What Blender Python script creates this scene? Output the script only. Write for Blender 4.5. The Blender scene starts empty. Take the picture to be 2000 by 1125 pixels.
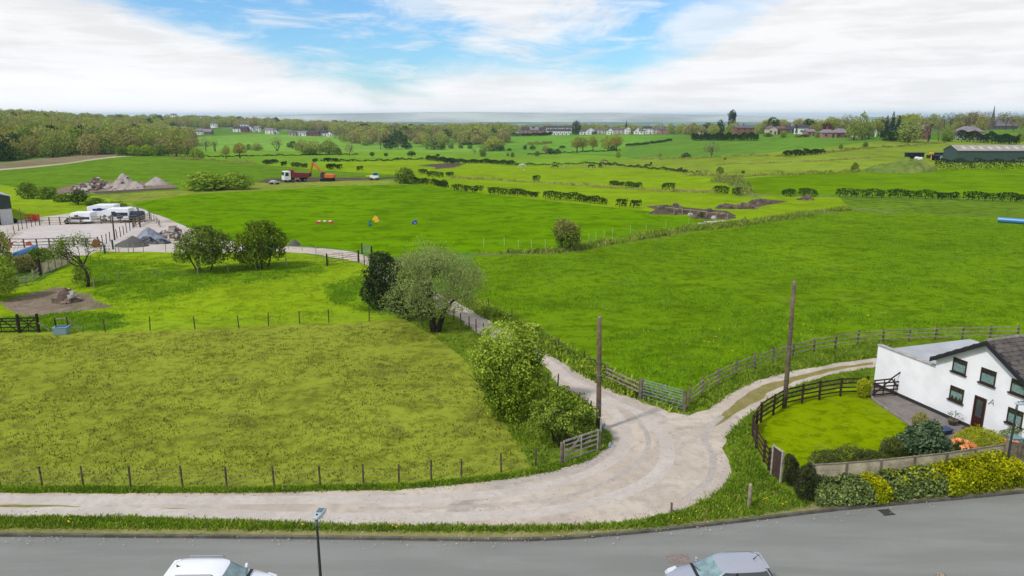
import bpy, bmesh, math, random
import numpy as np
from mathutils import Vector, Matrix, noise as mnoise, geometry as mgeo
R = math.radians
scene = bpy.context.scene
col = scene.collection

# ---------------------------------------------------------------- camera
CAMH, FPX, PITCH = 18.0, 1413.0, R(13.4)
cam_d = bpy.data.cameras.new("Camera")
cam = bpy.data.objects.new("Camera", cam_d); col.objects.link(cam)
cam.location = (0, 0, CAMH); cam.rotation_euler = (R(90) - PITCH, 0, 0)
cam_d.sensor_width = 36; cam_d.lens = 36 * FPX / 2000
cam_d.clip_start = 0.1; cam_d.clip_end = 90000
scene.camera = cam

# ---------------------------------------------------------------- exposure, sun, sky
scene.view_settings.view_transform = 'Standard'
scene.view_settings.look = 'None'
scene.view_settings.exposure = 0.13
scene.view_settings.gamma = 1.0
scene.cycles.max_bounces = 6; scene.cycles.diffuse_bounces = 3; scene.cycles.glossy_bounces = 3
scene.cycles.transmission_bounces = 4; scene.cycles.transparent_max_bounces = 8
scene.cycles.volume_bounces = 0
SUN_DIR = Vector((-0.55, -0.42, 0.80)).normalized()      # towards the sun
sun_d = bpy.data.lights.new("Sun", 'SUN'); sun_d.energy = 2.7; sun_d.angle = R(5); sun_d.color = (1, .95, .87)
sun = bpy.data.objects.new("Sun", sun_d); col.objects.link(sun)
sun.location = (0, 0, 80); sun.rotation_euler = SUN_DIR.to_track_quat('Z', 'Y').to_euler()

world = bpy.data.worlds.new("World"); scene.world = world; world.use_nodes = True

class NT:
    """tiny node-tree helper"""
    def __init__(s, nt): s.nt = nt; s.n = nt.nodes; s.l = nt.links
    def node(s, t, **kw):
        n = s.n.new(t)
        for k, v in kw.items(): setattr(n, k, v)
        return n
    def inp(s, sock, v):
        if isinstance(v, bpy.types.NodeSocket): s.l.new(v, sock)
        elif v is not None: sock.default_value = v
    def math(s, op, a, b=None, c=None, clamp=False):
        n = s.node('ShaderNodeMath', operation=op, use_clamp=clamp)
        s.inp(n.inputs[0], a); s.inp(n.inputs[1], b); s.inp(n.inputs[2], c)
        return n.outputs[0]
    def mix(s, f, a, b, mode='MIX'):
        n = s.node('ShaderNodeMix', data_type='RGBA', blend_type=mode)
        s.inp(n.inputs[0], f); s.inp(n.inputs[6], c4(a)); s.inp(n.inputs[7], c4(b))
        return n.outputs[2]
    def noise(s, vec, scale, detail=4, rough=.55, dist=0.0):
        n = s.node('ShaderNodeTexNoise'); s.inp(n.inputs['Vector'], vec)
        n.inputs['Scale'].default_value = scale; n.inputs['Detail'].default_value = detail
        n.inputs['Roughness'].default_value = rough; n.inputs['Distortion'].default_value = dist
        return n.outputs['Fac']
    def vor(s, vec, scale, feature='F1', out='Distance'):
        n = s.node('ShaderNodeTexVoronoi', feature=feature); s.inp(n.inputs['Vector'], vec)
        n.inputs['Scale'].default_value = scale
        return n.outputs[out]
    def map(s, vec, scale=(1, 1, 1), rot=(0, 0, 0), loc=(0, 0, 0)):
        n = s.node('ShaderNodeMapping'); s.inp(n.inputs[0], vec)
        n.inputs['Scale'].default_value = scale; n.inputs['Rotation'].default_value = rot; n.inputs['Location'].default_value = loc
        return n.outputs[0]
    def smooth(s, v, a, b, lo=0.0, hi=1.0):
        n = s.node('ShaderNodeMapRange', interpolation_type='SMOOTHSTEP'); s.inp(n.inputs[0], v)
        s.inp(n.inputs[1], a); s.inp(n.inputs[2], b); s.inp(n.inputs[3], lo); s.inp(n.inputs[4], hi)
        return n.outputs[0]
    def ramp(s, v, stops):
        n = s.node('ShaderNodeValToRGB'); s.inp(n.inputs[0], v); e = n.color_ramp.elements
        while len(e) < len(stops): e.new(0.5)
        for i, (p, c) in enumerate(stops):
            e[i].position = p; e[i].color = (c, c, c, 1) if isinstance(c, (int, float)) else c4(c)
        return n.outputs[0]
def c4(c):
    if isinstance(c, (tuple, list)) and len(c) == 3: return (c[0], c[1], c[2], 1)
    return c
def lin(v):
    v /= 255.0
    return v / 12.92 if v <= .04045 else ((v + .055) / 1.055) ** 2.4
KA = 0.66                                             # displayed linear value of a sunlit surface -> albedo
def S(r, g, b, k=None):                               # colour seen in the daylight scene -> base colour
    k = KA if k is None else k
    return (lin(r) * k, lin(g) * k, lin(b) * k)

def build_world():
    w = NT(world.node_tree); w.n.clear()
    out = w.node('ShaderNodeOutputWorld'); bg = w.node('ShaderNodeBackground')
    w.l.new(bg.outputs[0], out.inputs[0])
    sky = w.node('ShaderNodeTexSky', sky_type='NISHITA', sun_disc=False)
    sky.sun_elevation = math.asin(SUN_DIR.z); sky.sun_rotation = math.atan2(SUN_DIR.x, SUN_DIR.y)
    sky.altitude = 60; sky.air_density = 1.0; sky.dust_density = 0.6; sky.ozone_density = 2.0
    STR = 0.12; bg.inputs[1].default_value = STR
    tc = w.node('ShaderNodeTexCoord'); sep = w.node('ShaderNodeSeparateXYZ'); w.l.new(tc.outputs['Generated'], sep.inputs[0])
    x, y, z = sep.outputs
    h = w.math('SQRT', w.math('ADD', w.math('MULTIPLY', x, x), w.math('MULTIPLY', y, y)))
    h = w.math('MAXIMUM', h, 0.02)
    az = w.math('ARCTAN2', x, y)                      # bearing, radians, 0 straight ahead
    el = w.math('ARCTANGENT', w.math('DIVIDE', z, h)) # height above the horizon, radians
    cmb = w.node('ShaderNodeCombineXYZ'); w.l.new(az, cmb.inputs[0]); w.l.new(w.math('MULTIPLY', el, 2.2), cmb.inputs[1])
    p = cmb.outputs[0]
    n1 = w.noise(w.map(p, (1, 1.5, 1), (0, 0, R(24)), (3.1, 1.7, 0)), 7.0, 10, .66, .5)
    n2 = w.noise(w.map(p, (1, 2.6, 1), (0, 0, R(32)), (1.3, 5.2, 0)), 9.0, 7, .62, .4)
    n3 = w.noise(w.map(p, (1, 3.4, 1), (0, 0, 0), (7.7, 2.9, 0)), 7.0, 6, .6, .2)
    # height of the top edge of the low cloud bank along the bearing (radians, scaled 0..1 over 0.25)
    def A(px): return math.atan((px - 1000) / FPX)
    def E(py): return math.atan((226 - py) / FPX / math.cos(PITCH))
    stops = [(-1.2, .25), (A(0), .165), (A(160), .15), (A(300), .122), (A(430), .10), (A(600), .064), (A(740), .030), (A(800), .038), (A(900), .058),
             (A(1050), .070), (A(1200), .050), (A(1330), .082), (A(1430), .13), (A(1700), .2), (1.0, .25), (1.3, .2)]
    f = w.math('DIVIDE', w.math('ADD', az, 1.3), 2.6)
    edge = w.math('MULTIPLY', w.ramp(f, [((a + 1.3) / 2.6, e / .25) for a, e in stops]), .25)
    nn = w.math('MULTIPLY', w.math('SUBTRACT', n1, .5), .085)
    d = w.math('SUBTRACT', w.math('ADD', edge, nn), el)
    bank = w.smooth(d, -.024, .030)
    # the piled cloud right of the middle
    def blob(px, py, rx, ry):
        dx = w.math('DIVIDE', w.math('SUBTRACT', az, A(px)), rx); dy = w.math('DIVIDE', w.math('SUBTRACT', el, E(py)), ry)
        q = w.math('SQRT', w.math('ADD', w.math('MULTIPLY', dx, dx), w.math('MULTIPLY', dy, dy)))
        q = w.math('ADD', q, w.math('MULTIPLY', w.math('SUBTRACT', n1, .5), 2.4))
        return w.smooth(q, 1.25, .55)
    b1 = w.math('MULTIPLY', blob(1010, 40, .125, .052), .93)
    b2 = w.math('MULTIPLY', blob(1380, 78, .075, .036), .7)
    b3 = w.math('MULTIPLY', blob(860, 20, .07, .04), .6)
    # wind-drawn veils in the blue
    veil = w.math('MULTIPLY', w.smooth(n2, .44, .70), .62)
    rightveil = w.math('MULTIPLY', w.smooth(az, A(1230), A(1520)), w.math('ADD', .55, w.math('MULTIPLY', n1, .35)))
    high = w.math('MULTIPLY', w.smooth(el, .2, .5), .66)
    c = w.math('MAXIMUM', bank, b1)
    for k in (b2, b3, veil, rightveil, high): c = w.math('MAXIMUM', c, k)
    # behind the camera: broken cloud
    # tone of the cloud: soft grey bases low down, white tops
    g = w.smooth(n3, .40, .66)
    low = w.smooth(el, .075, .012)
    low = w.math('MULTIPLY', low, w.smooth(az, A(1250), A(300), .25, 1.0))
    tone = w.math('SUBTRACT', 1.0, w.math('MULTIPLY', g, w.math('SUBTRACT', .13, w.math('MULTIPLY', low, .10))))
    tone = w.math('SUBTRACT', tone, w.math('MULTIPLY', low, .0))
    cc = w.mix(low, (.90, .90, .915), (1.0, .995, 1.01))
    k = 1 / STR
    cl = w.mix(1.0, cc, w.node('ShaderNodeCombineColor').outputs[0], 'MULTIPLY')
    comb = cl.node.inputs[7].links[0].from_node
    for i in range(3): w.l.new(w.math('MULTIPLY', tone, k), comb.inputs[i])
    blue = w.mix(1.0, sky.outputs[0], (.62, .95, 1.22), 'MULTIPLY')
    res = w.mix(c, blue, cl)
    w.l.new(res, bg.inputs[0])
    world.cycles.sampling_method = 'MANUAL'; world.cycles.sample_map_resolution = 512
build_world()

# ---------------------------------------------------------------- materials
MATS = {}
def mat(name, colr, rough=.8, spec=.3, metal=0.0, var=0.0, vscale=3.0, bump=0.0, bscale=20.0, var2=None, coat=0.0, emit=None):
    if name in MATS: return MATS[name]
    m = bpy.data.materials.new(name); m.use_nodes = True; t = NT(m.node_tree)
    b = t.n['Principled BSDF']; b.inputs['Roughness'].default_value = rough; b.inputs['Metallic'].default_value = metal
    b.inputs['Specular IOR Level'].default_value = spec; b.inputs['Coat Weight'].default_value = coat
    b.inputs['Base Color'].default_value = c4(colr)
    if var or bump:
        co = t.node('ShaderNodeTexCoord').outputs['Object']
        if var:
            n = t.noise(co, vscale, 5, .6)
            a = tuple(max(0, x * (1 - var)) for x in colr); c2 = var2 if var2 else tuple(min(1, x * (1 + var)) for x in colr)
            t.l.new(t.mix(t.smooth(n, .32, .68), a, c2), b.inputs['Base Color'])
        if bump:
            bn = t.node('ShaderNodeBump'); bn.inputs['Strength'].default_value = bump; bn.inputs['Distance'].default_value = .05
            t.l.new(t.noise(co, bscale, 4, .6), bn.inputs['Height']); t.l.new(bn.outputs[0], b.inputs['Normal'])
    MATS[name] = m
    return m

def leafmat(name, dark, light, hue=None, transl=.28, pscale=1.3):
    """foliage: colour of each leaf drifts between two greens"""
    if name in MATS: return MATS[name]
    m = bpy.data.materials.new(name); m.use_nodes = True; t = NT(m.node_tree); t.n.clear()
    out = t.node('ShaderNodeOutputMaterial')
    co = t.node('ShaderNodeTexCoord').outputs['Object']
    ri = t.node('ShaderNodeNewGeometry').outputs['Random Per Island']
    n = t.noise(co, pscale, 3, .6)
    f = t.math('ADD', t.math('MULTIPLY', t.math('POWER', ri, 1.5), .6), t.math('MULTIPLY', t.smooth(n, .35, .68), .4))  # power biases leaves to the dark colour, painting in shaded gaps
    c = t.mix(f, dark, light)
    if hue:
        oi = t.node('ShaderNodeObjectInfo').outputs['Random']
        c = t.mix(t.math('MULTIPLY', oi, .75), c, hue)
    d = t.node('ShaderNodeBsdfDiffuse'); t.l.new(c, d.inputs[0])
    tr = t.node('ShaderNodeBsdfTranslucent'); t.l.new(c, tr.inputs[0])
    mx = t.node('ShaderNodeMixShader'); mx.inputs[0].default_value = transl
    t.l.new(d.outputs[0], mx.inputs[1]); t.l.new(tr.outputs[0], mx.inputs[2]); t.l.new(mx.outputs[0], out.inputs[0])
    MATS[name] = m
    return m

def grassmat(name, base, light, dark, tuft=.5, tscale=.55, fine=2.6, big=.035, dry=None, dryamt=0.0, streak=0.0, srot=0.0, bump=.6):
    """pasture: broad drifts, metre-sized tussocks, fine blades"""
    m = bpy.data.materials.new(name); m.use_nodes = True; t = NT(m.node_tree)
    b = t.n['Principled BSDF']; b.inputs['Roughness'].default_value = 1; b.inputs['Specular IOR Level'].default_value = 0
    co = t.node('ShaderNodeTexCoord').outputs['Object']
    co = t.map(co, (1, 1, .0))
    nb = t.noise(co, big, 5, .6, .8)
    nm = t.noise(co, tscale * 2.4, 6, .66, .4)
    nf = t.noise(co, fine * 2.2, 4, .75)
    c = t.mix(t.smooth(nb, .34, .66), base, light)
    c = t.mix(t.math('MULTIPLY', t.smooth(nm, .52, .64), tuft * 1.25, clamp=True), c, dark)
    c = t.mix(t.math('MULTIPLY', t.smooth(nf, .50, .74), .55 * tuft + .15), c, dark)
    c = t.mix(t.math('MULTIPLY', t.smooth(nf, .48, .28), .35), c, light)
    nq = t.noise(t.map(co, (1, 1, 1), (0, 0, 0), (11, 3, 0)), tscale * 1.7, 3, .55, .6)
    c = t.mix(t.math('MULTIPLY', t.smooth(nq, .50, .66), min(1, 1.1 * tuft)), c, dark); c = t.mix(t.math('MULTIPLY', t.smooth(nq, .47, .33), min(1, 1.0 * tuft)), c, light)
    if dry:
        nd = t.noise(t.map(co, (1, 1, 1), (0, 0, 0), (31, 17, 0)), .22, 6, .7, .6)
        c = t.mix(t.math('MULTIPLY', t.smooth(nd, .54, .72), dryamt), c, dry)
    n5 = t.noise(t.map(co, (1, 1.6, 1), (0, 0, .4), (5, 9, 0)), big * 5, 6, .68, .5)
    c = t.mix(t.math('MULTIPLY', t.smooth(n5, .51, .66), min(.9, .25 + .7 * tuft)), c, dark); c = t.mix(t.math('MULTIPLY', t.smooth(n5, .47, .33), min(.9, .25 + .65 * tuft)), c, light)
    if streak:
        ns = t.noise(t.map(co, (.03, .55, 1), (0, 0, srot)), 1.0, 3, .6)
        c = t.mix(t.math('MULTIPLY', t.smooth(ns, .45, .7), streak), c, dark)
    t.l.new(c, b.inputs['Base Color'])
    bn = t.node('ShaderNodeBump'); bn.inputs['Strength'].default_value = bump; bn.inputs['Distance'].default_value = .3
    hh = t.math('ADD', t.math('MULTIPLY', nq, -1.0), t.math('MULTIPLY', nf, .5))
    t.l.new(hh, bn.inputs['Height']); t.l.new(bn.outputs[0], b.inputs['Normal'])
    MATS[name] = m
    return m

# ---------------------------------------------------------------- terrain
sp, cp = math.sin(PITCH), math.cos(PITCH)
def ray(px, py):
    a = (px - 1000) / FPX; v = (562.5 - py) / FPX
    return Vector((a, cp + v * sp, -sp + v * cp))
def at(px, py, Y):                                     # the point on a sight line at a given distance
    d = ray(px, py); return Vector((0, 0, CAMH)) + d * (Y / d.y)
_ctl = []
for px, py, Y in [(600, 352, 212), (780, 350, 212), (400, 370, 175), (200, 375, 172), (1010, 325, 330), (1180, 322, 335), (1300, 350, 250), (1100, 350, 245),
                  (1150, 296, 540), (1250, 262, 740), (1100, 265, 740), (1000, 268, 700), (1310, 267, 640), (1010, 300, 520), (900, 300, 500), (900, 282, 640), (800, 300, 470), (600, 300, 440),
                  (500, 300, 430), (500, 266, 740), (640, 268, 740), (380, 300, 420), (380, 272, 700), (200, 303, 325), (0, 318, 300), (340, 300, 390), (100, 340, 240), (-200, 340, 240),
                  (500, 330, 270), (700, 325, 300), (1500, 270, 420), (1700, 271, 400), (1990, 277, 380), (2200, 277, 380), (1400, 268, 500), (1500, 302, 315), (1380, 308, 340), (1700, 300, 315),
                  (1450, 338, 238), (1700, 334, 240), (1990, 322, 250), (2300, 322, 250), (1640, 382, 168), (1990, 386, 166), (1200, 385, 168), (800, 365, 190)]:
    p = at(px, py, Y); _ctl.append((p.x / Y, math.log(Y), p.z))
for u in (-1.5, -1.1, -.75, -.4, 0, .4, .75, 1.1, 1.5):
    for Y in (60, 90, 125, 150): _ctl.append((u, math.log(Y), 0.0))
    for Y, z in ((2200, -26), (4000, -30), (7000, -18), (12500, 1)): _ctl.append((u, math.log(Y), z))
for px, Y, z in [(-300, 520, 8), (0, 520, 6), (180, 560, 4), (-300, 760, 15), (40, 760, 13), (250, 800, 6), (-300, 1100, 14), (100, 1100, 10), (420, 1000, 0), (600, 1000, -3), (700, 1400, -7),
                 (450, 1500, 2), (200, 1500, 6), (-300, 1500, 6), (900, 1000, -8), (900, 1500, -14), (1100, 1000, -6), (1300, 1000, -8), (1500, 600, 4), (1800, 560, 8), (2100, 560, 9), (1500, 1000, -10), (1800, 1000, -8),
                 (1200, 1500, -18), (1600, 1500, -20), (2000, 1500, -20), (2600, 560, 9), (2600, 1500, -20), (2600, 300, 2), (-700, 300, -1), (-700, 800, 12)]:
    _ctl.append(((px - 1000) / FPX, math.log(Y), z))
_C = np.array(_ctl); _SU = 2.2
def _phi(r2): return np.where(r2 > 1e-12, .5 * r2 * np.log(np.maximum(r2, 1e-12)), 0.0)
_X = np.stack([_C[:, 0] * _SU, _C[:, 1] * 1.5], 1)
_n = len(_X)
_K = _phi(((_X[:, None] - _X[None]) ** 2).sum(2)) + np.eye(_n) * .002
_Pm = np.concatenate([np.ones((_n, 1)), _X], 1)
_W = np.linalg.solve(np.block([[_K, _Pm], [_Pm.T, np.zeros((3, 3))]]), np.concatenate([_C[:, 2], np.zeros(3)]))
def height(x, y):
    x = np.atleast_1d(np.asarray(x, float)); y = np.atleast_1d(np.asarray(y, float))
    yy = np.maximum(y, 20.0)
    Q = np.stack([np.clip(x / yy, -1.5, 1.5) * _SU, np.log(np.minimum(yy, 12500)) * 1.5], 1)
    z = np.zeros(len(Q))
    for i in range(0, len(Q), 4000):
        q = Q[i:i + 4000]
        z[i:i + 4000] = _phi(((q[:, None] - _X[None]) ** 2).sum(2)) @ _W[:_n] + _W[_n] + q @ _W[_n + 1:]
    b = np.clip((y - 112) / 50, 0, 1); b = b * b * (3 - 2 * b)
    return z * b
def hz(x, y): return float(height(x, y)[0])
_YS = np.geomspace(12, 12000, 900)
def P(px, py):                                         # where the sight line first meets the ground
    d = ray(px, py); s = d.z / d.y
    Z = CAMH + s * _YS - height(d.x / d.y * _YS, _YS)
    k = np.where(Z <= 0)[0]
    if len(k) == 0: Y = 11900.0
    elif k[0] == 0: Y = CAMH / -s
    else:
        lo, hi = _YS[k[0] - 1], _YS[k[0]]
        g = np.linspace(lo, hi, 60); zz = CAMH + s * g - height(d.x / d.y * g, g)
        Y = g[np.argmax(zz <= 0)]
    x = d.x / d.y * Y
    return Vector((x, Y, hz(x, Y)))
def depth(p): return p.y * cp + (CAMH - p.z) * sp      # along the camera axis
def mpp(p): return depth(p) / FPX                      # metres per photo pixel there

# ---------------------------------------------------------------- mesh helpers
def link(o, parent=None):
    col.objects.link(o)
    if parent is not None: o.parent = parent
    return o
def tag(o, label=None, cat=None, group=None, kind=None):
    if label: o['label'] = label
    if cat: o['category'] = cat
    if group: o['group'] = group
    if kind: o['kind'] = kind
    return o
def empty(name, loc=(0, 0, 0), rz=0.0, label=None, cat=None, group=None):
    o = bpy.data.objects.new(name, None); o.location = loc; o.rotation_euler = (0, 0, rz); o.empty_display_size = .3
    link(o); return tag(o, label, cat, group)
def copy_tree(o, parent=None):
    c = o.copy(); col.objects.link(c); c.parent = parent
    for ch in o.children: copy_tree(ch, c)
    return c

class MB:
    def __init__(s): s.v = []; s.f = []; s.m = []; s.cur = 0
    def add(s, vs, fs):
        k = len(s.v); s.v.extend([tuple(v) for v in vs]); s.f.extend([tuple(i + k for i in f) for f in fs]); s.m.extend([s.cur] * len(fs)); return s
    def hexa(s, c):   # 8 corners: bottom 4 ccw, top 4 ccw
        return s.add(c, [(3, 2, 1, 0), (4, 5, 6, 7), (0, 1, 5, 4), (1, 2, 6, 5), (2, 3, 7, 6), (3, 0, 4, 7)])
    def box(s, c, d, rz=0.0):
        x, y, z = (q / 2 for q in d); ca, sa = math.cos(rz), math.sin(rz)
        pts = [(-x, -y, -z), (x, -y, -z), (x, y, -z), (-x, y, -z), (-x, -y, z), (x, -y, z), (x, y, z), (-x, y, z)]
        return s.hexa([(c[0] + a * ca - b * sa, c[1] + a * sa + b * ca, c[2] + e) for a, b, e in pts])
    def beam(s, p, q, w, h, up=(0, 0, 1)):
        p, q = Vector(p), Vector(q); d = (q - p).normalized(); u = Vector(up)
        sd = d.cross(u)
        if sd.length < 1e-4: sd = d.cross(Vector((1, 0, 0)))
        sd.normalize(); u = sd.cross(d).normalized(); a, b = sd * w / 2, u * h / 2
        return s.hexa([p - a - b, q - a - b, q + a - b, p + a - b, p - a + b, q - a + b, q + a + b, p + a + b])
    def tube(s, pts, rads, n=8, cap=True):
        pts = [Vector(p) for p in pts]; rings = []; ref = Vector((.31, .17, .94)).normalized()
        k0 = len(s.v); nf0 = len(s.f)
        for i, p in enumerate(pts):
            d = (pts[min(i + 1, len(pts) - 1)] - pts[max(i - 1, 0)])
            d = d.normalized() if d.length > 1e-9 else Vector((0, 0, 1))
            a = d.cross(ref)
            if a.length < .05: a = d.cross(Vector((1, 0, 0)))
            a.normalize(); b = d.cross(a)
            for j in range(n):
                t = 2 * math.pi * j / n; s.v.append(tuple(p + (a * math.cos(t) + b * math.sin(t)) * rads[i]))
        for i in range(len(pts) - 1):
            for j in range(n):
                j2 = (j + 1) % n; s.f.append((k0 + i * n + j, k0 + i * n + j2, k0 + (i + 1) * n + j2, k0 + (i + 1) * n + j))
        if cap:
            s.f.append(tuple(k0 + j for j in range(n))[::-1]); e = k0 + (len(pts) - 1) * n; s.f.append(tuple(e + j for j in range(n)))
        s.m.extend([s.cur] * (len(s.f) - nf0)); return s
    def lathe(s, c, prof, n=16):   # prof: (radius, z)
        k0 = len(s.v); nf0 = len(s.f)
        for r, z in prof:
            for j in range(n):
                t = 2 * math.pi * j / n; s.v.append((c[0] + r * math.cos(t), c[1] + r * math.sin(t), c[2] + z))
        for i in range(len(prof) - 1):
            for j in range(n):
                j2 = (j + 1) % n; s.f.append((k0 + i * n + j, k0 + i * n + j2, k0 + (i + 1) * n + j2, k0 + (i + 1) * n + j))
        s.f.append(tuple(k0 + j for j in range(n))[::-1]); e = k0 + (len(prof) - 1) * n; s.f.append(tuple(e + j for j in range(n)))
        s.m.extend([s.cur] * (len(s.f) - nf0)); return s
    def prism(s, poly, off):       # polygon (3-D points) pushed along off
        n = len(poly); off = Vector(off); top = [Vector(p) + off for p in poly]
        return s.add(list(poly) + top, [tuple(range(n))[::-1], tuple(range(n, 2 * n))] + [(i, (i + 1) % n, n + (i + 1) % n, n + i) for i in range(n)])
    def mesh(s, name, mats, smooth=False):
        me = bpy.data.meshes.new(name); me.from_pydata(s.v, [], s.f)
        for m in (mats if isinstance(mats, (list, tuple)) else [mats]): me.materials.append(m)
        if any(s.m): me.polygons.foreach_set('material_index', s.m)
        if smooth: me.polygons.foreach_set('use_smooth', [True] * len(me.polygons))
        bm = bmesh.new(); bm.from_mesh(me); bmesh.ops.recalc_face_normals(bm, faces=bm.faces); bm.to_mesh(me); bm.free()
        me.update(); return me
    def build(s, name, mats, parent=None, smooth=False, bevel=0.0):
        o = bpy.data.objects.new(name, s.mesh(name, mats, smooth)); link(o, parent)
        if bevel:
            b = o.modifiers.new('bev', 'BEVEL'); b.width = bevel; b.segments = 2; b.limit_method = 'ANGLE'
        return o

def quads_mesh(name, V, mats, midx=None):
    """V: (N,4,3) array of quads"""
    N = len(V); me = bpy.data.meshes.new(name)
    me.vertices.add(N * 4); me.vertices.foreach_set('co', V.reshape(-1).astype(np.float32))
    me.loops.add(N * 4); me.loops.foreach_set('vertex_index', np.arange(N * 4, dtype=np.int32))
    me.polygons.add(N); me.polygons.foreach_set('loop_start', np.arange(0, N * 4, 4, dtype=np.int32))
    try: me.polygons.foreach_set('loop_total', np.full(N, 4, dtype=np.int32))
    except Exception: pass
    for m in (mats if isinstance(mats, (list, tuple)) else [mats]): me.materials.append(m)
    if midx is not None: me.polygons.foreach_set('material_index', np.asarray(midx, dtype=np.int32))
    me.update(calc_edges=True); me.validate(); return me
def leaves(rng, C, Nrm, size, jitter=.9, aspect=.6):
    """one leaf-sized quad at each point, turned roughly along its normal"""
    N = len(C); n = Nrm + rng.normal(size=(N, 3)) * jitter; n /= np.linalg.norm(n, axis=1)[:, None] + 1e-9
    r = rng.normal(size=(N, 3)); a = np.cross(n, r); a /= np.linalg.norm(a, axis=1)[:, None] + 1e-9; b = np.cross(n, a)
    sz = (np.asarray(size) * rng.uniform(.6, 1.35, N))[:, None]
    a = a * sz * .5; b = b * sz * .5 * aspect
    return np.stack([C - a, C - b * rng.uniform(.7, 1.2, (N, 1)) , C + a, C + b], 1)
def blob_points(rng, blobs, n, shell=.55, lumps=.25, lscale=1.0, cut=.0, zmin=None, low=-.9):
    """points through ellipsoids, denser towards the outside, with uneven outline and gaps; returns points and outward normals"""
    B = np.array(blobs, float); vol = (B[:, 3] * B[:, 4] * B[:, 5]) ** .67; pr = vol / vol.sum()
    out_p, out_n = [], []; got = 0; tries = 0
    while got < n and tries < 40:
        tries += 1; m = n * 2
        k = rng.choice(len(B), m, p=pr); d = rng.normal(size=(m, 3)); d /= np.linalg.norm(d, axis=1)[:, None]
        ok0 = d[:, 2] > low; k, d = k[ok0], d[ok0]; m = len(k)
        rr = rng.uniform(0, 1, m) ** (1 / 3.0); rr = shell + (1 - shell) * rr * rng.uniform(.75, 1.08, m)
        C = B[k, :3]; Rr = B[k, 3:6]
        # lumpy radius
        q = (C + d * Rr) * lscale * .9
        lump = np.sin(q[:, 0] * 2.1 + 1.3 * np.sin(q[:, 1] * 1.7)) * np.sin(q[:, 1] * 2.3 + 1.1 * np.sin(q[:, 2] * 2.0)) + .6 * np.sin(q[:, 2] * 3.1 + q[:, 0] * 1.3)
        p = C + d * Rr * (rr * (1 + lumps * lump * .5))[:, None]
        g = np.sin(p[:, 0] * 3.3 * lscale + 2 * np.sin(p[:, 2] * 2.1 * lscale)) * np.sin(p[:, 1] * 3.1 * lscale + 1.7) * np.sin(p[:, 2] * 3.7 * lscale + .4)
        keep = g > (cut - 1.0 if cut <= 0 else -1 + cut * 1.1) if cut else np.ones(m, bool)
        if cut: keep = (g > -.35 + cut * .5) | (rng.uniform(size=m) < .35)
        if zmin is not None: keep &= p[:, 2] > zmin
        out_p.append(p[keep]); out_n.append((d / Rr)[keep]); got += int(keep.sum())
    p = np.concatenate(out_p)[:n]; nn = np.concatenate(out_n)[:n]; nn /= np.linalg.norm(nn, axis=1)[:, None]
    return p, nn
# ---------------------------------------------------------------- ground: one sheet cut along the edges of fields, tracks and road
g_base = grassmat('meadow', S(96, 138, 44), S(122, 160, 58), S(66, 108, 34), .4, .3)
GK = {'paddock': (.98, 1.13, 1.05), 'upper': (.94, 1.03, .8), 'big': (1.27, 1.24, .8), 'centre': (1.06, 1.1, .5), 'bright': (1, 1, .5), 'yellow': (.98, 1.06, .6), 'back': (1.15, 1.2, 1), 'green3': (1.2, 1.25, 1), 'lawn': (.93, .98, .6)}
def gm(name, c, *a, **k):
    f = GK.get(name, (1, 1, 1)); q = lambda m: tuple(min(.9, lin(v) * KA * m * g) for v, g in zip(c, f))
    return grassmat(name, q(1.06), q(1.34), q(.62), *a, **k)
G = {
 'meadow': g_base,
 'paddock': gm('paddock', (148, 150, 52), .62, .62, 2.4, .05, S(112, 106, 62), .6),
 'upper': gm('upper', (144, 166, 30), .5, .4, 2.2, .05),
 'strip': gm('strip', (118, 140, 40), .6, .7, 2.4, .08, S(140, 130, 70), .3),
 'big': gm('big', (98, 130, 18), .7, .42, 1.9, .035, S(140, 160, 70), .4),
 'lush': gm('lush', (120, 152, 24), .8, .5, 2.4, .08),
 'verge': gm('verge', (112, 138, 30), .6, .9, 3.0, .2, S(150, 150, 80), .35),
 'lawn': gm('lawn', (134, 154, 6), .5, .7, 4.0, .15, S(160, 168, 60), .45, bump=.35),
 'centre': gm('centre', (102, 140, 3), .55, .14, .8, .02, None, 0, .3, R(8)),
 'lane': gm('lane', (138, 152, 60), .45, .2, .9, .03, S(150, 140, 90), .4),
 'leftfar': gm('leftfar', (106, 142, 32), .45, .12, .7, .02, None, 0, .35, R(-4)),
 'yardgrass': gm('yardgrass', (142, 170, 32), .35, .3, 1.2, .04),
 'yellow': gm('yellow', (138, 162, 30), .35, .1, .5, .012, S(154, 160, 76), .35, .25, R(6)),
 'bright': gm('bright', (110, 146, 3), .35, .07, .4, .012, None, 0, .5, R(-4)),
 'rough': gm('rough', (106, 136, 34), .65, .25, 1.0, .05, S(150, 160, 80), .5),
 'olive': gm('olive', (136, 157, 48), .35, .08, .4, .012, S(158, 160, 86), .4, .3, R(4)),
 'green2': gm('green2', (106, 146, 50), .3, .06, .3, .01, None, 0, .45, R(10)),
 'green3': gm('green3', (104, 144, 52), .3, .06, .3, .01, None, 0, .3, R(-6)),
 'midgreen': gm('midgreen', (124, 162, 44), .3, .07, .4, .012, None, 0, .3, R(-3)),
 'back': gm('back', (120, 156, 66), .3, .07, .3, .012),
}
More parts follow.
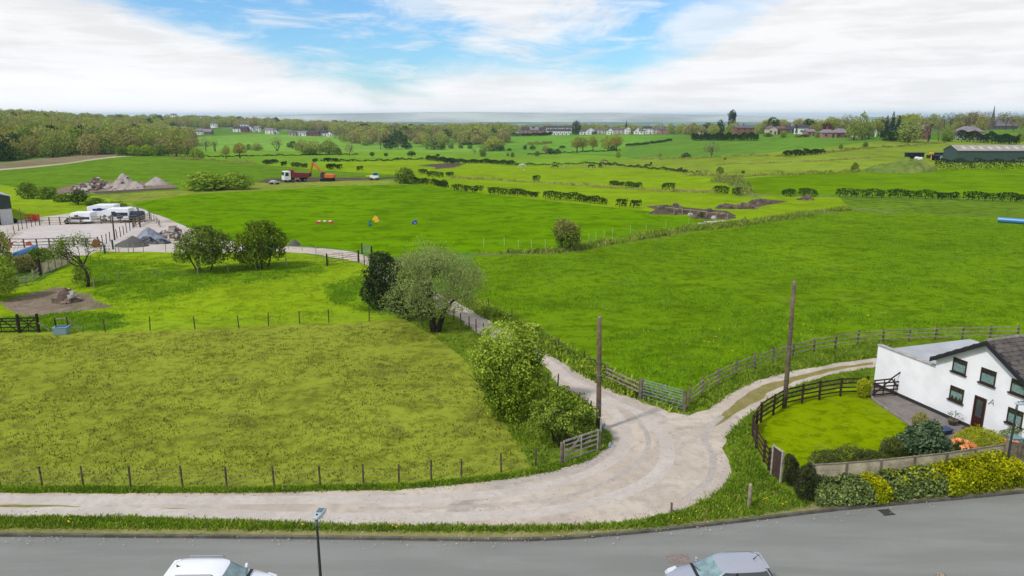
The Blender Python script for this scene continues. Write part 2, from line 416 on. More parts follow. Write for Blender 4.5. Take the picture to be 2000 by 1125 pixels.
def groundmat(name, cols, scales=(.5, 4, 24), bump=.5, dark=None, darkscale=.12, stones=None):
    m = bpy.data.materials.new(name); m.use_nodes = True; t = NT(m.node_tree); b = t.n['Principled BSDF']
    b.inputs['Roughness'].default_value = .95; b.inputs['Specular IOR Level'].default_value = 0
    co = t.node('ShaderNodeTexCoord').outputs['Object']
    n1 = t.noise(co, scales[0], 5, .6, .5); n2 = t.noise(co, scales[1], 5, .65); n3 = t.noise(co, scales[2], 3, .7)
    c = t.mix(t.smooth(n1, .35, .65), cols[0], cols[1])
    c = t.mix(t.math('MULTIPLY', t.smooth(n2, .42, .68), .6), c, cols[2])
    c = t.mix(t.math('MULTIPLY', t.smooth(n3, .55, .72), .45), c, tuple(q * .66 for q in cols[0]))
    c = t.mix(t.math('MULTIPLY', t.smooth(n3, .42, .28), .35), c, tuple(min(.9, q * 1.35) for q in cols[1]))
    if dark:
        nd = t.noise(co, darkscale, 5, .65, .8)
        c = t.mix(t.math('MULTIPLY', t.smooth(nd, .54, .68), .75), c, dark)
    t.l.new(c, b.inputs['Base Color'])
    bn = t.node('ShaderNodeBump'); bn.inputs['Strength'].default_value = bump; bn.inputs['Distance'].default_value = .05
    t.l.new(t.math('ADD', n2, t.math('MULTIPLY', n3, .6)), bn.inputs['Height']); t.l.new(bn.outputs[0], b.inputs['Normal'])
    MATS[name] = m; return m
g_gravel = groundmat('gravel', [S(206, 192, 176), S(228, 214, 198), S(186, 175, 164)], (.3, 1.6, 14), .6, S(168, 158, 150), .22)
g_rut = groundmat('rut_gravel', [S(172, 158, 146), S(190, 180, 170), S(178, 166, 156)], (.35, 2.5, 14), .5)
g_dry = groundmat('dry_strip', [S(150, 140, 84), S(166, 154, 104), S(120, 128, 58)], (.5, 2.5, 9), .6)
g_mud = groundmat('bare_earth', [S(142, 124, 108), S(164, 148, 132), S(120, 104, 90)], (.3, 1.2, 6), .8, S(104, 90, 78), .3)
g_soil = groundmat('soil', [S(98, 86, 74), S(116, 104, 90), S(82, 72, 62)], (.2, .8, 4), .8)
g_arena = groundmat('arena_sand', [S(218, 208, 204), S(226, 218, 214), S(208, 200, 194)], (.2, 1.0, 7), .2)
g_yard = groundmat('yard', [S(214, 202, 192), S(226, 216, 208), S(198, 188, 180)], (.2, 1.0, 8), .3, S(168, 156, 146), .1)
g_stub = groundmat('stubble', [S(140, 128, 96), S(156, 142, 112), S(124, 116, 84)], (.03, .2, 1.0), .3)
g_pale = groundmat('pale_track', [S(188, 180, 150), S(196, 190, 164), S(176, 170, 130)], (.1, .6, 3), .3)
g_patio = groundmat('patio_paving', [S(140, 132, 126), S(156, 148, 142), S(122, 114, 108)], (.5, 2.0, 10), .3, S(108, 100, 96), .35)
g_ditch = groundmat('rough_bank', [S(116, 140, 54), S(144, 156, 84), S(88, 118, 38)], (.15, .7, 3), .8, S(80, 100, 44), .25)

def roadmat():
    m = bpy.data.materials.new('asphalt'); m.use_nodes = True; t = NT(m.node_tree); b = t.n['Principled BSDF']
    b.inputs['Roughness'].default_value = .82; b.inputs['Specular IOR Level'].default_value = .3
    co = t.node('ShaderNodeTexCoord').outputs['Object']
    n0 = t.noise(t.map(co, (.12, .9, 1), (0, 0, R(3))), 1.0, 4, .6, .3); n1 = t.noise(co, .6, 5, .6); n2 = t.noise(co, 28, 3, .7); v = t.vor(co, 3.2)
    c = t.mix(t.smooth(n0, .35, .65), S(142, 144, 138), S(154, 156, 150))
    c = t.mix(t.math('MULTIPLY', t.smooth(n1, .45, .65), .35), c, S(150, 146, 140))
    c = t.mix(t.math('MULTIPLY', t.smooth(n2, .5, .75), .4), c, S(104, 108, 106))
    c = t.mix(t.math('MULTIPLY', t.smooth(n2, .42, .25), .35), c, S(170, 174, 172))
    c = t.mix(t.math('MULTIPLY', t.smooth(v, .045, .02), .6), c, S(190, 190, 184))
    t.l.new(c, b.inputs['Base Color'])
    bn = t.node('ShaderNodeBump'); bn.inputs['Strength'].default_value = .35; bn.inputs['Distance'].default_value = .02
    t.l.new(n2, bn.inputs['Height']); t.l.new(bn.outputs[0], b.inputs['Normal'])
    return m
g_road = roadmat()
def farmat():
    m = bpy.data.materials.new('far_country'); m.use_nodes = True; t = NT(m.node_tree); b = t.n['Principled BSDF']; b.inputs['Roughness'].default_value = 1
    b.inputs['Specular IOR Level'].default_value = 0
    co = t.node('ShaderNodeTexCoord').outputs['Object']
    v = t.vor(t.map(co, (1, .45, 0)), .0028, 'F1', 'Color'); n = t.noise(t.map(co, (1, .35, 0)), .004, 6, .65)
    sp_ = t.node('ShaderNodeSeparateColor'); t.l.new(v, sp_.inputs[0])
    c = t.mix(sp_.outputs[0], S(124, 146, 116), S(156, 168, 138)); c = t.mix(t.math('MULTIPLY', t.smooth(n, .46, .56), .9), c, S(92, 116, 92))  # field and wood tones paled to carry part of the haze
    t.l.new(c, b.inputs['Base Color']); return m
g_far = farmat()

def smoothline(pts, n=4):
    pts = [Vector(p) for p in pts]; out = []
    for i in range(len(pts) - 1):
        p0, p1, p2, p3 = pts[max(i - 1, 0)], pts[i], pts[i + 1], pts[min(i + 2, len(pts) - 1)]
        for k in range(n):
            t = k / n
            out.append(.5 * ((2 * p1) + (p2 - p0) * t + (2 * p0 - 5 * p1 + 4 * p2 - p3) * t * t + (3 * p1 - p0 - 3 * p2 + p3) * t ** 3))
    out.append(pts[-1]); return out
def offset(line, d):                                    # to the right-hand side (towards the camera) for d > 0
    out = []
    for i, p in enumerate(line):
        t = (line[min(i + 1, len(line) - 1)] - line[max(i - 1, 0)]); t.z = 0; t.normalize()
        out.append(p + Vector((t.y, -t.x, 0)) * d)
    return out
# regions, in drawing order (a later one lies inside or beside an earlier one). corners given on the photograph, laid onto the terrain
FAR = 5000
REG = []
def reg(name, m, pts, jit=0.0, step=None, world=None): REG.append((name, m, pts, jit, step, world))
reg('field', G['back'], [(345, 300), (340, 268), (500, 262), (700, 266), (820, 276), (940, 284), (930, 300), (700, 298), (480, 300)])
reg('field', G['leftfar'], [(-300, 345), (0, 330), (262, 304), (345, 303), (420, 312), (500, 319), (640, 333), (770, 341), (785, 353), (640, 353), (500, 356), (350, 372), (180, 380), (60, 372), (0, 360), (-300, 372)])
reg('field', g_stub, [(-300, 332), (0, 318), (60, 312), (220, 299), (262, 304), (130, 318), (0, 329), (-300, 343)])
reg('path', g_pale, [(-300, 345), (0, 329.5), (130, 318), (262, 303.2), (290, 302.5), (262, 305), (130, 320.5), (0, 333), (-300, 350)])
reg('field', G['midgreen'], [(345, 304), (380, 297), (480, 296), (700, 295), (980, 296), (1110, 300), (1200, 305), (1250, 311), (1170, 319), (1000, 322), (900, 316), (800, 311), (640, 317), (560, 320), (500, 319), (420, 312)])
reg('field', G['green3'], [(985, 299), (925, 284), (940, 274), (1000, 266), (1120, 263), (1330, 265), (1240, 280), (1212, 303), (1120, 299), (1020, 302)])
reg('field', G['yellow'], [(500, 319), (560, 320), (640, 317), (800, 311), (900, 316), (1000, 322), (1170, 319), (1290, 330), (1370, 345), (1440, 352), (1475, 380), (1640, 386), (1655, 403), (1560, 415), (1430, 434), (1250, 411), (1060, 391), (830, 363), (785, 354), (770, 341), (640, 333)])
reg('field', G['olive'], [(1000, 322), (1170, 319), (1250, 311), (1380, 308), (1480, 301), (1600, 290), (1690, 278), (1760, 273), (1900, 274), (2400, 280), (2400, 328), (2000, 323), (1700, 334), (1560, 341), (1440, 350), (1370, 345), (1290, 330)])
reg('field', G['green2'], [(1212, 303), (1240, 280), (1330, 265), (1420, 265), (1600, 267), (1760, 269), (1760, 273), (1690, 278), (1600, 290), (1480, 301), (1380, 308), (1250, 311)])
reg('field', G['bright'], [(1440, 350), (1560, 341), (1700, 334), (2000, 323), (2400, 328), (2400, 396), (2000, 386), (1640, 380), (1475, 380), (1455, 362)])
reg('field', G['rough'], [(1655, 403), (1640, 384), (2000, 388), (2400, 397), (2400, 460), (2000, 430), (1800, 418), (1700, 409)])
reg('field', G['yardgrass'], [(-300, 372), (0, 360), (60, 372), (180, 382), (260, 398), (250, 412), (130, 418), (20, 432), (-300, 450)])
reg('field', G['lane'], [(260, 398), (180, 382), (350, 372), (500, 357), (640, 353), (785, 353), (800, 362), (640, 364), (480, 374), (370, 380), (262, 396)])
reg('field', G['centre'], [(258, 397), (370, 380), (480, 374), (640, 364), (770, 360), (830, 363), (1060, 391), (1250, 411), (1430, 434), (1400, 440), (1350, 440), (1150, 474), (1080, 487), (930, 491), (760, 500), (740, 497), (700, 489), (640, 482), (560, 478), (460, 470), (375, 448), (300, 415)])
reg('field', G['big'], [(905, 560), (930, 491), (1080, 487), (1150, 474), (1350, 440), (1430, 434), (1560, 415), (1655, 403), (1700, 409), (1800, 418), (2000, 430), (2400, 460), (2400, 700), (2000, 668), (1860, 664), (1750, 668), (1640, 683), (1540, 704), (1440, 738), (1350, 785), (1320, 795), (1250, 765), (1120, 700), (1000, 630)])
reg('rough_bank', g_ditch, [(930, 493), (1080, 489), (1100, 484), (1180, 470), (1350, 441), (1430, 435), (1560, 417), (1655, 404), (1760, 414), (1760, 420), (1660, 411), (1560, 424), (1440, 444), (1350, 453), (1200, 478), (1130, 492), (1080, 497), (930, 500)], .8, 6)
reg('rough_bank', g_ditch, [(1385, 356), (1400, 346), (1440, 342), (1452, 350), (1465, 362), (1475, 378), (1520, 380), (1480, 386), (1440, 384), (1435, 368), (1420, 358)], .8, 6)
reg('field', G['upper'], [(-300, 560), (0, 562), (80, 548), (140, 512), (180, 488), (380, 492), (560, 490), (640, 504), (720, 515), (760, 540), (880, 600), (880, 612), (790, 623), (640, 632), (380, 642), (206, 648), (0, 651), (-300, 655)])
reg('field', G['lush'], [(165, 505), (260, 520), (380, 525), (470, 520), (560, 512), (640, 516), (625, 530), (520, 545), (420, 556), (300, 585), (215, 585), (185, 570), (150, 550)], 1.2, 1.2)
reg('field', G['lush'], [(640, 560), (700, 545), (740, 560), (770, 590), (790, 616), (740, 612), (690, 600), (650, 585)], 1.0, 1.2)
reg('field', G['lush'], [(-300, 625), (60, 622), (150, 612), (230, 618), (260, 632), (206, 645), (0, 649), (-300, 652)], .8, 1.2)
reg('field', G['paddock'], [(-500, 660), (0, 651), (206, 648), (380, 642), (640, 632), (790, 623), (850, 656), (905, 700), (950, 770), (1000, 850), (1060, 905), (1000, 925), (900, 938), (800, 948), (500, 956), (0, 954), (-500, 950)], .25, 1.5)
reg('field', G['strip'], [(790, 623), (880, 612), (895, 620), (930, 649), (985, 680), (1066, 717), (1090, 757), (1149, 792), (1170, 827), (1188, 862), (1170, 890), (1090, 912), (1040, 915), (1000, 850), (950, 770), (905, 700), (850, 656)], .2, 1.5)
reg('verge', G['verge'], [(-500, 948), (0, 951), (500, 953), (800, 946), (900, 936), (1000, 923), (1060, 905), (1090, 900), (1170, 880), (1200, 850), (1230, 900), (1150, 960), (900, 975), (0, 985), (-500, 985)], .15, 1.0)
reg('verge', G['verge'], [(905, 575), (1000, 625), (1120, 690), (1250, 752), (1320, 782), (1350, 778), (1440, 730), (1540, 697), (1640, 676), (1750, 661), (1860, 657), (1870, 690), (1710, 720), (1560, 745), (1460, 800), (1350, 850), (1200, 800), (1050, 720), (880, 610)], .25, 1.5)
reg('verge', G['verge'], [(-500, 1000), (0, 1005), (600, 1015), (1000, 1022), (1200, 1015), (1380, 960), (1400, 870), (1500, 770), (1705, 715), (1720, 760), (1700, 790), (1600, 850), (1580, 920), (1600, 990), (1400, 1028), (1000, 1055), (500, 1050), (0, 1047), (-500, 1047)], 0)
reg('lawn', G['lawn'], [(1478, 862), (1473, 842), (1476, 822), (1488, 803), (1512, 786), (1534, 772), (1566, 765), (1600, 760), (1640, 755), (1700, 752), (1690, 770), (1706, 783), (1800, 846), (1870, 890), (1700, 900), (1590, 920), (1530, 925), (1505, 915), (1490, 895)])
reg('patio', g_patio, [(1700, 770), (1706, 752), (1790, 770), (1990, 868), (2150, 960), (2100, 985), (1990, 935), (1860, 878), (1800, 846), (1706, 783)])
# the gravel track
reg('gravel_track', g_gravel, [(-500, 958), (0, 962), (230, 965), (500, 962), (700, 958), (800, 954), (900, 945), (1000, 934), (1080, 920), (1150, 897), (1185, 872), (1192, 858), (1184, 838), (1170, 826), (1149, 792), (1112, 768), (1090, 756), (1066, 717), (1030, 695), (985, 675), (930, 649), (894, 619), (850, 600), (800, 580), (745, 545), (722, 520), (700, 512), (622, 497), (557, 492), (470, 492),
     (470, 480), (557, 481), (600, 483), (650, 487), (690, 492), (720, 502), (770, 525), (830, 560), (911, 600), (983, 640), (1077, 696), (1170, 749), (1223, 773), (1303, 803), (1345, 812), (1385, 800), (1420, 772), (1480, 742), (1560, 722), (1640, 708), (1712, 699),
     (1712, 716), (1640, 729), (1560, 751), (1500, 784), (1455, 818), (1420, 852), (1410, 875), (1424, 900), (1429, 925), (1420, 946), (1390, 970), (1330, 1000), (1250, 1018), (1150, 1026), (1000, 1029), (850, 1030), (700, 1026), (500, 1020), (400, 1016), (250, 1011), (0, 1010), (-500, 1008)], .22, .8)
reg('dry_strip', g_dry, [(1395, 822), (1440, 782), (1490, 752), (1560, 733), (1640, 715), (1705, 707), (1705, 712), (1640, 722), (1570, 740), (1510, 762), (1465, 790), (1420, 820), (1385, 838)], .2, .8)
reg('dry_strip', g_dry, [(-200, 986), (0, 986), (100, 986), (160, 990), (100, 992), (0, 991), (-200, 991)], .1, .6)
reg('dry_strip', g_dry, [(275, 993), (320, 992), (390, 995), (340, 998), (290, 997)], .1, .6)
g_wheel = groundmat('gravel_pale', [S(210, 200, 190), S(224, 214, 204), S(198, 188, 178)], (.5, 3, 16), .4); g_gdark = groundmat('gravel_dark', [S(196, 186, 177), S(210, 200, 191), S(178, 168, 160)], (.5, 2.5, 12), .6)
def strip(pts, w, m, name='wheel_track', jit=.12):
    L = smoothline([P(*q) for q in pts], 5); A_, B_ = offset(L, w / 2), offset(L, -w / 2); REG.append((name, m, A_ + B_[::-1], jit, .7, 'xy'))
strip([(-60, 975), (300, 977), (600, 976), (850, 972), (1020, 958), (1130, 930), (1205, 890), (1222, 845), (1195, 800), (1150, 765), (1105, 735), (1080, 712)], .75, g_wheel)
strip([(-60, 999), (300, 1001), (600, 1009), (850, 1010), (1050, 1000), (1200, 970), (1290, 920), (1300, 860), (1255, 812), (1190, 775)], .8, g_wheel)
strip([(700, 993), (900, 990), (1080, 975), (1190, 940), (1258, 890), (1262, 845), (1225, 800)], .3, g_gdark, jit=.18)
strip([(1340, 975), (1385, 935), (1392, 890), (1375, 850), (1410, 812)], .4, g_gdark, jit=.2); strip([(1100, 928), (1150, 908), (1185, 885), (1200, 862)], .55, g_gdark)
strip([(960, 944), (1040, 936), (1110, 920), (1160, 900)], .5, g_gdark); strip([(960, 632), (1010, 655), (1080, 702), (1150, 748), (1230, 790), (1300, 815)], .35, g_gdark)
# the yard
reg('yard', g_yard, [(-300, 470), (0, 437), (80, 424), (250, 402), (275, 407), (320, 424), (374, 447), (420, 462), (475, 478), (475, 493), (380, 493), (190, 491), (170, 499), (60, 500), (0, 500), (-300, 530)], .3, 3)
reg('arena', g_arena, [(12, 478), (60, 444), (80, 440), (240, 437), (290, 434), (215, 484), (205, 489), (40, 489)])
reg('bare_earth', g_mud, [(0, 590), (60, 573), (110, 560), (150, 571), (178, 576), (195, 590), (222, 599), (170, 606), (120, 613), (60, 620), (30, 611), (10, 600)], .5, 1.5)
reg('bare_earth', g_mud, [(90, 375), (150, 360), (230, 352), (330, 358), (352, 368), (250, 374), (180, 378), (110, 379)], .6, 4)
reg('bare_earth', g_soil, [(180, 375), (250, 371), (348, 366), (350, 369), (250, 376), (190, 379)], .4, 4)
reg('bare_earth', g_soil, [(500, 357), (520, 349), (600, 346), (735, 347), (790, 345), (790, 348), (735, 351), (640, 354), (560, 356)], .6, 4)
reg('bare_earth', g_soil, [(815, 323), (850, 320), (885, 318), (910, 320), (888, 327), (850, 331), (848, 326)], .8, 6)
reg('bare_earth', g_soil, [(1260, 403), (1300, 400), (1340, 405), (1420, 412), (1440, 422), (1380, 424), (1300, 414)], .6, 4)
reg('bare_earth', g_soil, [(1395, 403), (1440, 400), (1500, 390), (1540, 393), (1480, 405), (1430, 409)], .6, 4)
reg('pavement', mat('pavement', S(128, 126, 128), .9, .2, var=.2, vscale=2.0, bump=.3, bscale=30), None, 0, None, 'pave')

# --- road edge: kerb line found on the photograph
KERB_PX = [(-700, 1041), (-300, 1041), (0, 1041), (250, 1043), (500, 1045), (700, 1047), (850, 1049), (1000, 1050), (1100, 1047), (1180, 1041), (1260, 1034), (1400, 1019), (1500, 1007), (1600, 995), (1700, 985), (1800, 976), (1900, 967), (2000, 957), (2300, 925), (2700, 885)]
KERB = [P(*q) for q in KERB_PX]
KL = smoothline(KERB, 3)
REG.append(('verge', groundmat('dry_verge', [S(150, 146, 92), S(170, 162, 110), S(112, 128, 52)], (.6, 3, 12), .6), offset(KL, -.03) + offset(KL, -.55)[::-1], .12, .6, 'xy'))
ROADW = 6.1
NEARK = offset(KL, ROADW)

def ground():
    loops = []; info = []
    rnd = random.Random(5)
    for name, m, pts, jit, step, wd in REG:
        if wd == 'pave': W = [(p.x, p.y) for p in offset(KL, ROADW + .14)] + [(p.x, p.y) for p in reversed(offset(KL, ROADW + 2.2))]
        elif wd == 'xy': W = [(p.x, p.y) for p in pts]
        else: W = [(p.x, p.y) for p in (P(*q) for q in pts)]
        out = []
        for i in range(len(W)):
            a, b = Vector(W[i]), Vector(W[(i + 1) % len(W)]); L = (b - a).length
            st = step or max(4.0, .03 * a.y)
            n = max(1, min(60, int(L / st))); nr = Vector((-(b - a).y, (b - a).x)); nr = nr.normalized() if nr.length > 0 else nr
            for k in range(n):
                p = a + (b - a) * (k / n); j = 0
                if jit and k: j = jit * (mnoise.noise(Vector((p.x * .9 / max(jit * 3, .3), p.y * .9 / max(jit * 3, .3), 3.1))) * 1.6 + rnd.uniform(-.35, .35))
                q = p + nr * j; out.append((q.x, q.y))
        loops.append(out); info.append((name, m))
    road = [(p.x, p.y) for p in KL] + [(p.x, p.y) for p in reversed(NEARK)]
    loops.append(road); info.append(('road', g_road))
    # free points: sparse on the flat near ground, rows that widen with distance beyond
    free = []
    for y in np.arange(-40, 110, 9.0):
        for x in np.linspace(-130, 130, 28): free.append((x + rnd.uniform(-.6, .6), y + rnd.uniform(-.6, .6)))
    for y in np.geomspace(112, 12000, 140):
        for u in np.linspace(-1.35, 1.35, 74): free.append((u * y + rnd.uniform(-.003, .003) * y, y * (1 + rnd.uniform(-.004, .004))))
    verts = []; edges = []
    for L in loops:
        k = len(verts); verts.extend(L); edges.extend([(k + i, k + (i + 1) % len(L)) for i in range(len(L))])
    verts.extend(free)
    vo, eo, fo, ov, oe, of = mgeo.delaunay_2d_cdt([Vector(v) for v in verts], edges, [], 0, 1e-4)
    V = np.array([(v.x, v.y) for v in vo]); F = np.array([f for f in fo if len(f) == 3])
    C = V[F].mean(1); reg_id = np.full(len(F), -1)
    def inside(poly, X):
        Q = np.array(poly); x, y = X[:, 0], X[:, 1]; r = np.zeros(len(X), bool); j = len(Q) - 1
        for i in range(len(Q)):
            yi, yj, xi, xj = Q[i, 1], Q[j, 1], Q[i, 0], Q[j, 0]
            if yi != yj:
                c = ((yi > y) != (yj > y)) & (x < (xj - xi) * (y - yi) / (yj - yi) + xi); r ^= c
            j = i
        return r
    for k, L in enumerate(loops): reg_id[inside(L, C)] = k
    far = (reg_id < 0) & (C[:, 1] > 1050); reg_id[far] = -2
    Z = height(V[:, 0], V[:, 1])
    amp = np.clip((V[:, 1] - 150) / 400, 0, 1)
    # one object per region
    for rid in sorted(set(reg_id)):
        name, m = ('far_land', g_far) if rid == -2 else ('ground', g_base) if rid == -1 else info[rid]
        fs = F[reg_id == rid]; used, inv = np.unique(fs, return_inverse=True)
        dz = 0.0
        if name == 'road': dz = -.11
        vs = np.column_stack([V[used], Z[used] + dz]); me = bpy.data.meshes.new(name)
        me.from_pydata(vs.tolist(), [], inv.reshape(-1, 3).tolist()); me.materials.append(m); me.update()
        # all faces up
        n = np.zeros(len(me.polygons) * 3); me.polygons.foreach_get('normal', n)
        if n.reshape(-1, 3)[:, 2].mean() < 0: me.flip_normals()
        me.polygons.foreach_set('use_smooth', [True] * len(me.polygons))
        tag(link(bpy.data.objects.new(name, me)), kind='structure')
ground()

def kerb(line, w, name='kerb'):
    m = mat('kerb_stone', S(112, 108, 98), .9, .2, var=.3, vscale=1.5, bump=.4, bscale=25)
    b = MB(); Lt = [0]
    for i in range(len(line) - 1):
        a, c = line[i], line[i + 1]; n = max(1, int((c - a).length / .9)); pr = None
        for k in range(n):
            p = a + (c - a) * (k / n); q = a + (c - a) * ((k + .985) / n)
            t = (c - a).normalized(); s_ = Vector((t.y, -t.x, 0)) * w
            z0, z1 = Vector((0, 0, -.16)), Vector((0, 0, .012 + random.Random(i * 50 + k).uniform(-.006, .006)))
            b.hexa([p + z0, q + z0, q + s_ + z0, p + s_ + z0, p + z1, q + z1, q + s_ + z1, p + s_ + z1])
    o = b.build(name, m); tag(o, kind='structure'); return o
kerb(offset(KL, -.02), .15)
kerb(offset(KL, ROADW - .012), .15)

# far ridge of moorland on the horizon
def ridge(name, Y, prof, m):
    b = MB(); xs = [p[0] for p in prof]
    n = 120; pts = []
    for i in range(n + 1):
        px = xs[0] + (xs[-1] - xs[0]) * i / n
        py = np.interp(px, xs, [p[1] for p in prof]) + .5 * mnoise.noise(Vector((px * .013, 2.2, 0))) + .25 * mnoise.noise(Vector((px * .06, 5.2, 0)))
        p = at(px, py, Y); pts.append(p)
    k = len(pts)
    V = [(p.x, p.y - (p.z + 45) * 5 - 500, -45) for p in pts] + [(p.x, p.y - 500, -45 + (p.z + 45) * .6) for p in pts] + [tuple(p) for p in pts] + [(p.x * 1.08, p.y + 2500, -45) for p in pts]
    F = [(r * k + i, r * k + i + 1, (r + 1) * k + i + 1, (r + 1) * k + i) for r in range(3) for i in range(k - 1)]
    b.add(V, F); tag(b.build(name, m, smooth=True), kind='structure')
m_moor = mat('moor', S(204, 206, 194), 1, 0, var=.3, vscale=.0012)  # some of the distance haze is put into this pale base colour
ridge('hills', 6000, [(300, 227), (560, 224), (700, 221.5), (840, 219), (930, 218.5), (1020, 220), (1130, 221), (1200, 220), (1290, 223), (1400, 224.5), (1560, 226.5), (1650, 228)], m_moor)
# ---------------------------------------------------------------- vegetation
RNG = np.random.default_rng(11)
L_ = lambda *c: S(*c, k=1.08)
lm_haw = leafmat('leaf_hawthorn', L_(48, 76, 12), L_(162, 184, 54), pscale=.9)
lm_hawy = leafmat('leaf_yellow_green', L_(110, 140, 34), L_(186, 198, 84), pscale=.9)
lm_elder = leafmat('leaf_elder', L_(62, 90, 22), L_(166, 184, 76), pscale=.9)
lm_willow = leafmat('leaf_willow', L_(92, 108, 56), L_(176, 186, 112), pscale=.8)
lm_holly = leafmat('leaf_holly', L_(30, 44, 28), L_(84, 98, 54), pscale=.9)
lm_sallow = leafmat('leaf_sallow', L_(48, 70, 20), L_(150, 168, 66), pscale=.8)
lm_dense = leafmat('leaf_dense', L_(36, 58, 10), L_(136, 158, 44), pscale=.8)
lm_shrub = leafmat('leaf_shrub', L_(64, 90, 26), L_(140, 162, 56), pscale=.6)
lm_light = leafmat('leaf_light', L_(100, 130, 34), L_(172, 188, 66), pscale=.6)
lm_dark = leafmat('leaf_dark', L_(16, 32, 8), L_(58, 80, 24), L_(70, 90, 36), pscale=.3)
lm_wood = leafmat('leaf_wood', L_(60, 84, 26), L_(164, 182, 74), L_(160, 168, 84), pscale=.2)
lm_olive = leafmat('leaf_olive', L_(84, 94, 36), L_(184, 186, 86), L_(160, 150, 96), pscale=.2)
lm_ochre = leafmat('leaf_ochre', L_(116, 106, 38), L_(176, 164, 66), L_(150, 164, 62), pscale=.2)
lm_twig = leafmat('twig_brown', L_(92, 82, 62), L_(146, 134, 104), L_(126, 120, 92), pscale=.2)
lm_copper = leafmat('leaf_copper', L_(74, 42, 40), L_(128, 82, 74), pscale=.3)
lm_blue = leafmat('leaf_conifer', L_(26, 46, 44), L_(68, 96, 86), pscale=.3)
lm_yew = leafmat('leaf_yew', L_(36, 42, 28), L_(88, 94, 58), pscale=2.0)
lm_laurel = leafmat('leaf_laurel', L_(18, 38, 6), L_(150, 168, 96), pscale=1.2, transl=.15)  # dark gaps and pale glints are put into the leaf colours
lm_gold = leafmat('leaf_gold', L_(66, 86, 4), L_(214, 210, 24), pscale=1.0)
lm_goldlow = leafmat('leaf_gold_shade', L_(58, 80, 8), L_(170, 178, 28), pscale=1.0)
lm_juniper = leafmat('leaf_juniper', L_(48, 60, 30), L_(116, 124, 66), pscale=1.5)
lm_rhodo = leafmat('leaf_rhododendron', L_(34, 56, 34), L_(118, 138, 100), pscale=1.5, transl=.12)
lm_broom = leafmat('leaf_broom', L_(120, 134, 18), L_(196, 196, 50), pscale=1.5)
lm_azalea = leafmat('petal_azalea', L_(236, 150, 84, ), L_(255, 206, 150), pscale=2)
lm_blade = leafmat('grass_blade', L_(82, 116, 20), L_(142, 168, 46), pscale=.5)
lm_bladedry = leafmat('grass_blade_dry', L_(120, 124, 60), L_(176, 170, 100), pscale=.5)
m_bark = mat('bark', S(84, 72, 58), .95, .1, var=.4, vscale=4, bump=.6, bscale=18)
m_barkdark = mat('bark_dark', S(58, 50, 40), .95, .1, var=.4, vscale=4, bump=.6, bscale=18)

def limbs(rng, b, p, d, L, r, depth_, spread=.55, up=.15, tips=None, ns=5, kids=(2, 3), shrink=.72):
    pts = [Vector(p)]; rr = [r]; d = Vector(d).normalized(); q = Vector(p)
    for i in range(3):
        d = (d + Vector(rng.normal(size=3)) * .13 + Vector((0, 0, up * .25))).normalized(); q = q + d * L / 3
        pts.append(q.copy()); rr.append(max(r * (1 - .3 * (i + 1) / 3), .006))
    b.tube(pts, rr, max(3, ns), cap=False)
    if depth_ == 0:
        if tips is not None: tips.append((q.copy(), d.copy()))
        return
    for k in range(int(rng.integers(kids[0], kids[1] + 1))):
        a = d.cross(Vector(rng.normal(size=3))).normalized()
        nd = (d + a * spread * rng.uniform(.6, 1.35) + Vector((0, 0, up))).normalized()
        limbs(rng, b, pts[int(rng.integers(2, 4))], nd, L * shrink * rng.uniform(.8, 1.2), rr[-1] * .68, depth_ - 1, spread, up, tips, ns - 1, kids, shrink)

def scaled(blobs, W, D, H): return [(x * W, y * D, z * H, rx * W, ry * D, rz * H) for x, y, z, rx, ry, rz in blobs]
def plant(name, label, cat, px, ybase, ytop, wpx, mats, n, leaf, blobs, seed=1, dfac=.9, trunk=None, group=None, parts=('crown', 'trunk'), lumps=.28, cut=.5, shell=.45, Y=None, second=None, asp=.6, lowcut=-.9, jit=.9, lscale=None, dz=0.0):
    """a tree or bush sized from the photograph: stands on the ground under (px, ybase)"""
    rng = np.random.default_rng(seed)
    base = P(px, ybase) if Y is None else at(px, ybase, Y)
    base.z = hz(base.x, base.y) + dz
    k = mpp(base); W = wpx * k; H = max(.3, (ybase - ytop) * k * 1.04 / max(.7, math.cos(math.atan2(CAMH - base.z, base.y)))); D = W * dfac
    root = empty(name, base, 0, label, cat, group)
    bl = scaled(blobs, W, D, H)
    Pn, Nn = blob_points(rng, bl, n, shell=shell, lumps=lumps, cut=cut, zmin=.03, low=lowcut, lscale=lscale or 2.2 / max(1, H * .35))
    lk = leaf
    V = leaves(rng, Pn, Nn, lk, jit, asp)
    mi = None; ml = [mats]
    if second:    # second leaf colour towards the top
        ml = [mats, second[0]]; t = (Pn[:, 2] / H) + rng.normal(size=n) * .16; mi = (t > second[1]).astype(np.int32)
    link(bpy.data.objects.new(parts[0], quads_mesh(parts[0], V, ml, mi)), root)
    if trunk and parts[1] != 'none':
        for i in range(trunk.n):
            b = MB(); trunk(rng, b, W, D, H); b.build(parts[1], m_bark if 'dark' not in name else m_barkdark, root, smooth=True)
    return root, (W, D, H)
def stems(nst, r, spread, frac=.6, dep=2, lean=.0):
    def f(rng, b, W, D, H):
            a = rng.uniform(0, 6.28); s = spread * rng.uniform(.2, 1)
            limbs(rng, b, (math.cos(a) * .12 * W * (nst > 1), math.sin(a) * .12 * D * (nst > 1), -.05), (math.cos(a) * s + lean, math.sin(a) * s, 1), H * frac * .55, r * rng.uniform(.7, 1.1), dep, .6, .2, None, 6)
    f.n = nst
    return f
B_ROUND = [(0, 0, .55, .46, .46, .42), (-.2, .05, .42, .3, .35, .32), (.22, -.05, .45, .28, .34, .32), (.05, .1, .78, .26, .28, .2)]
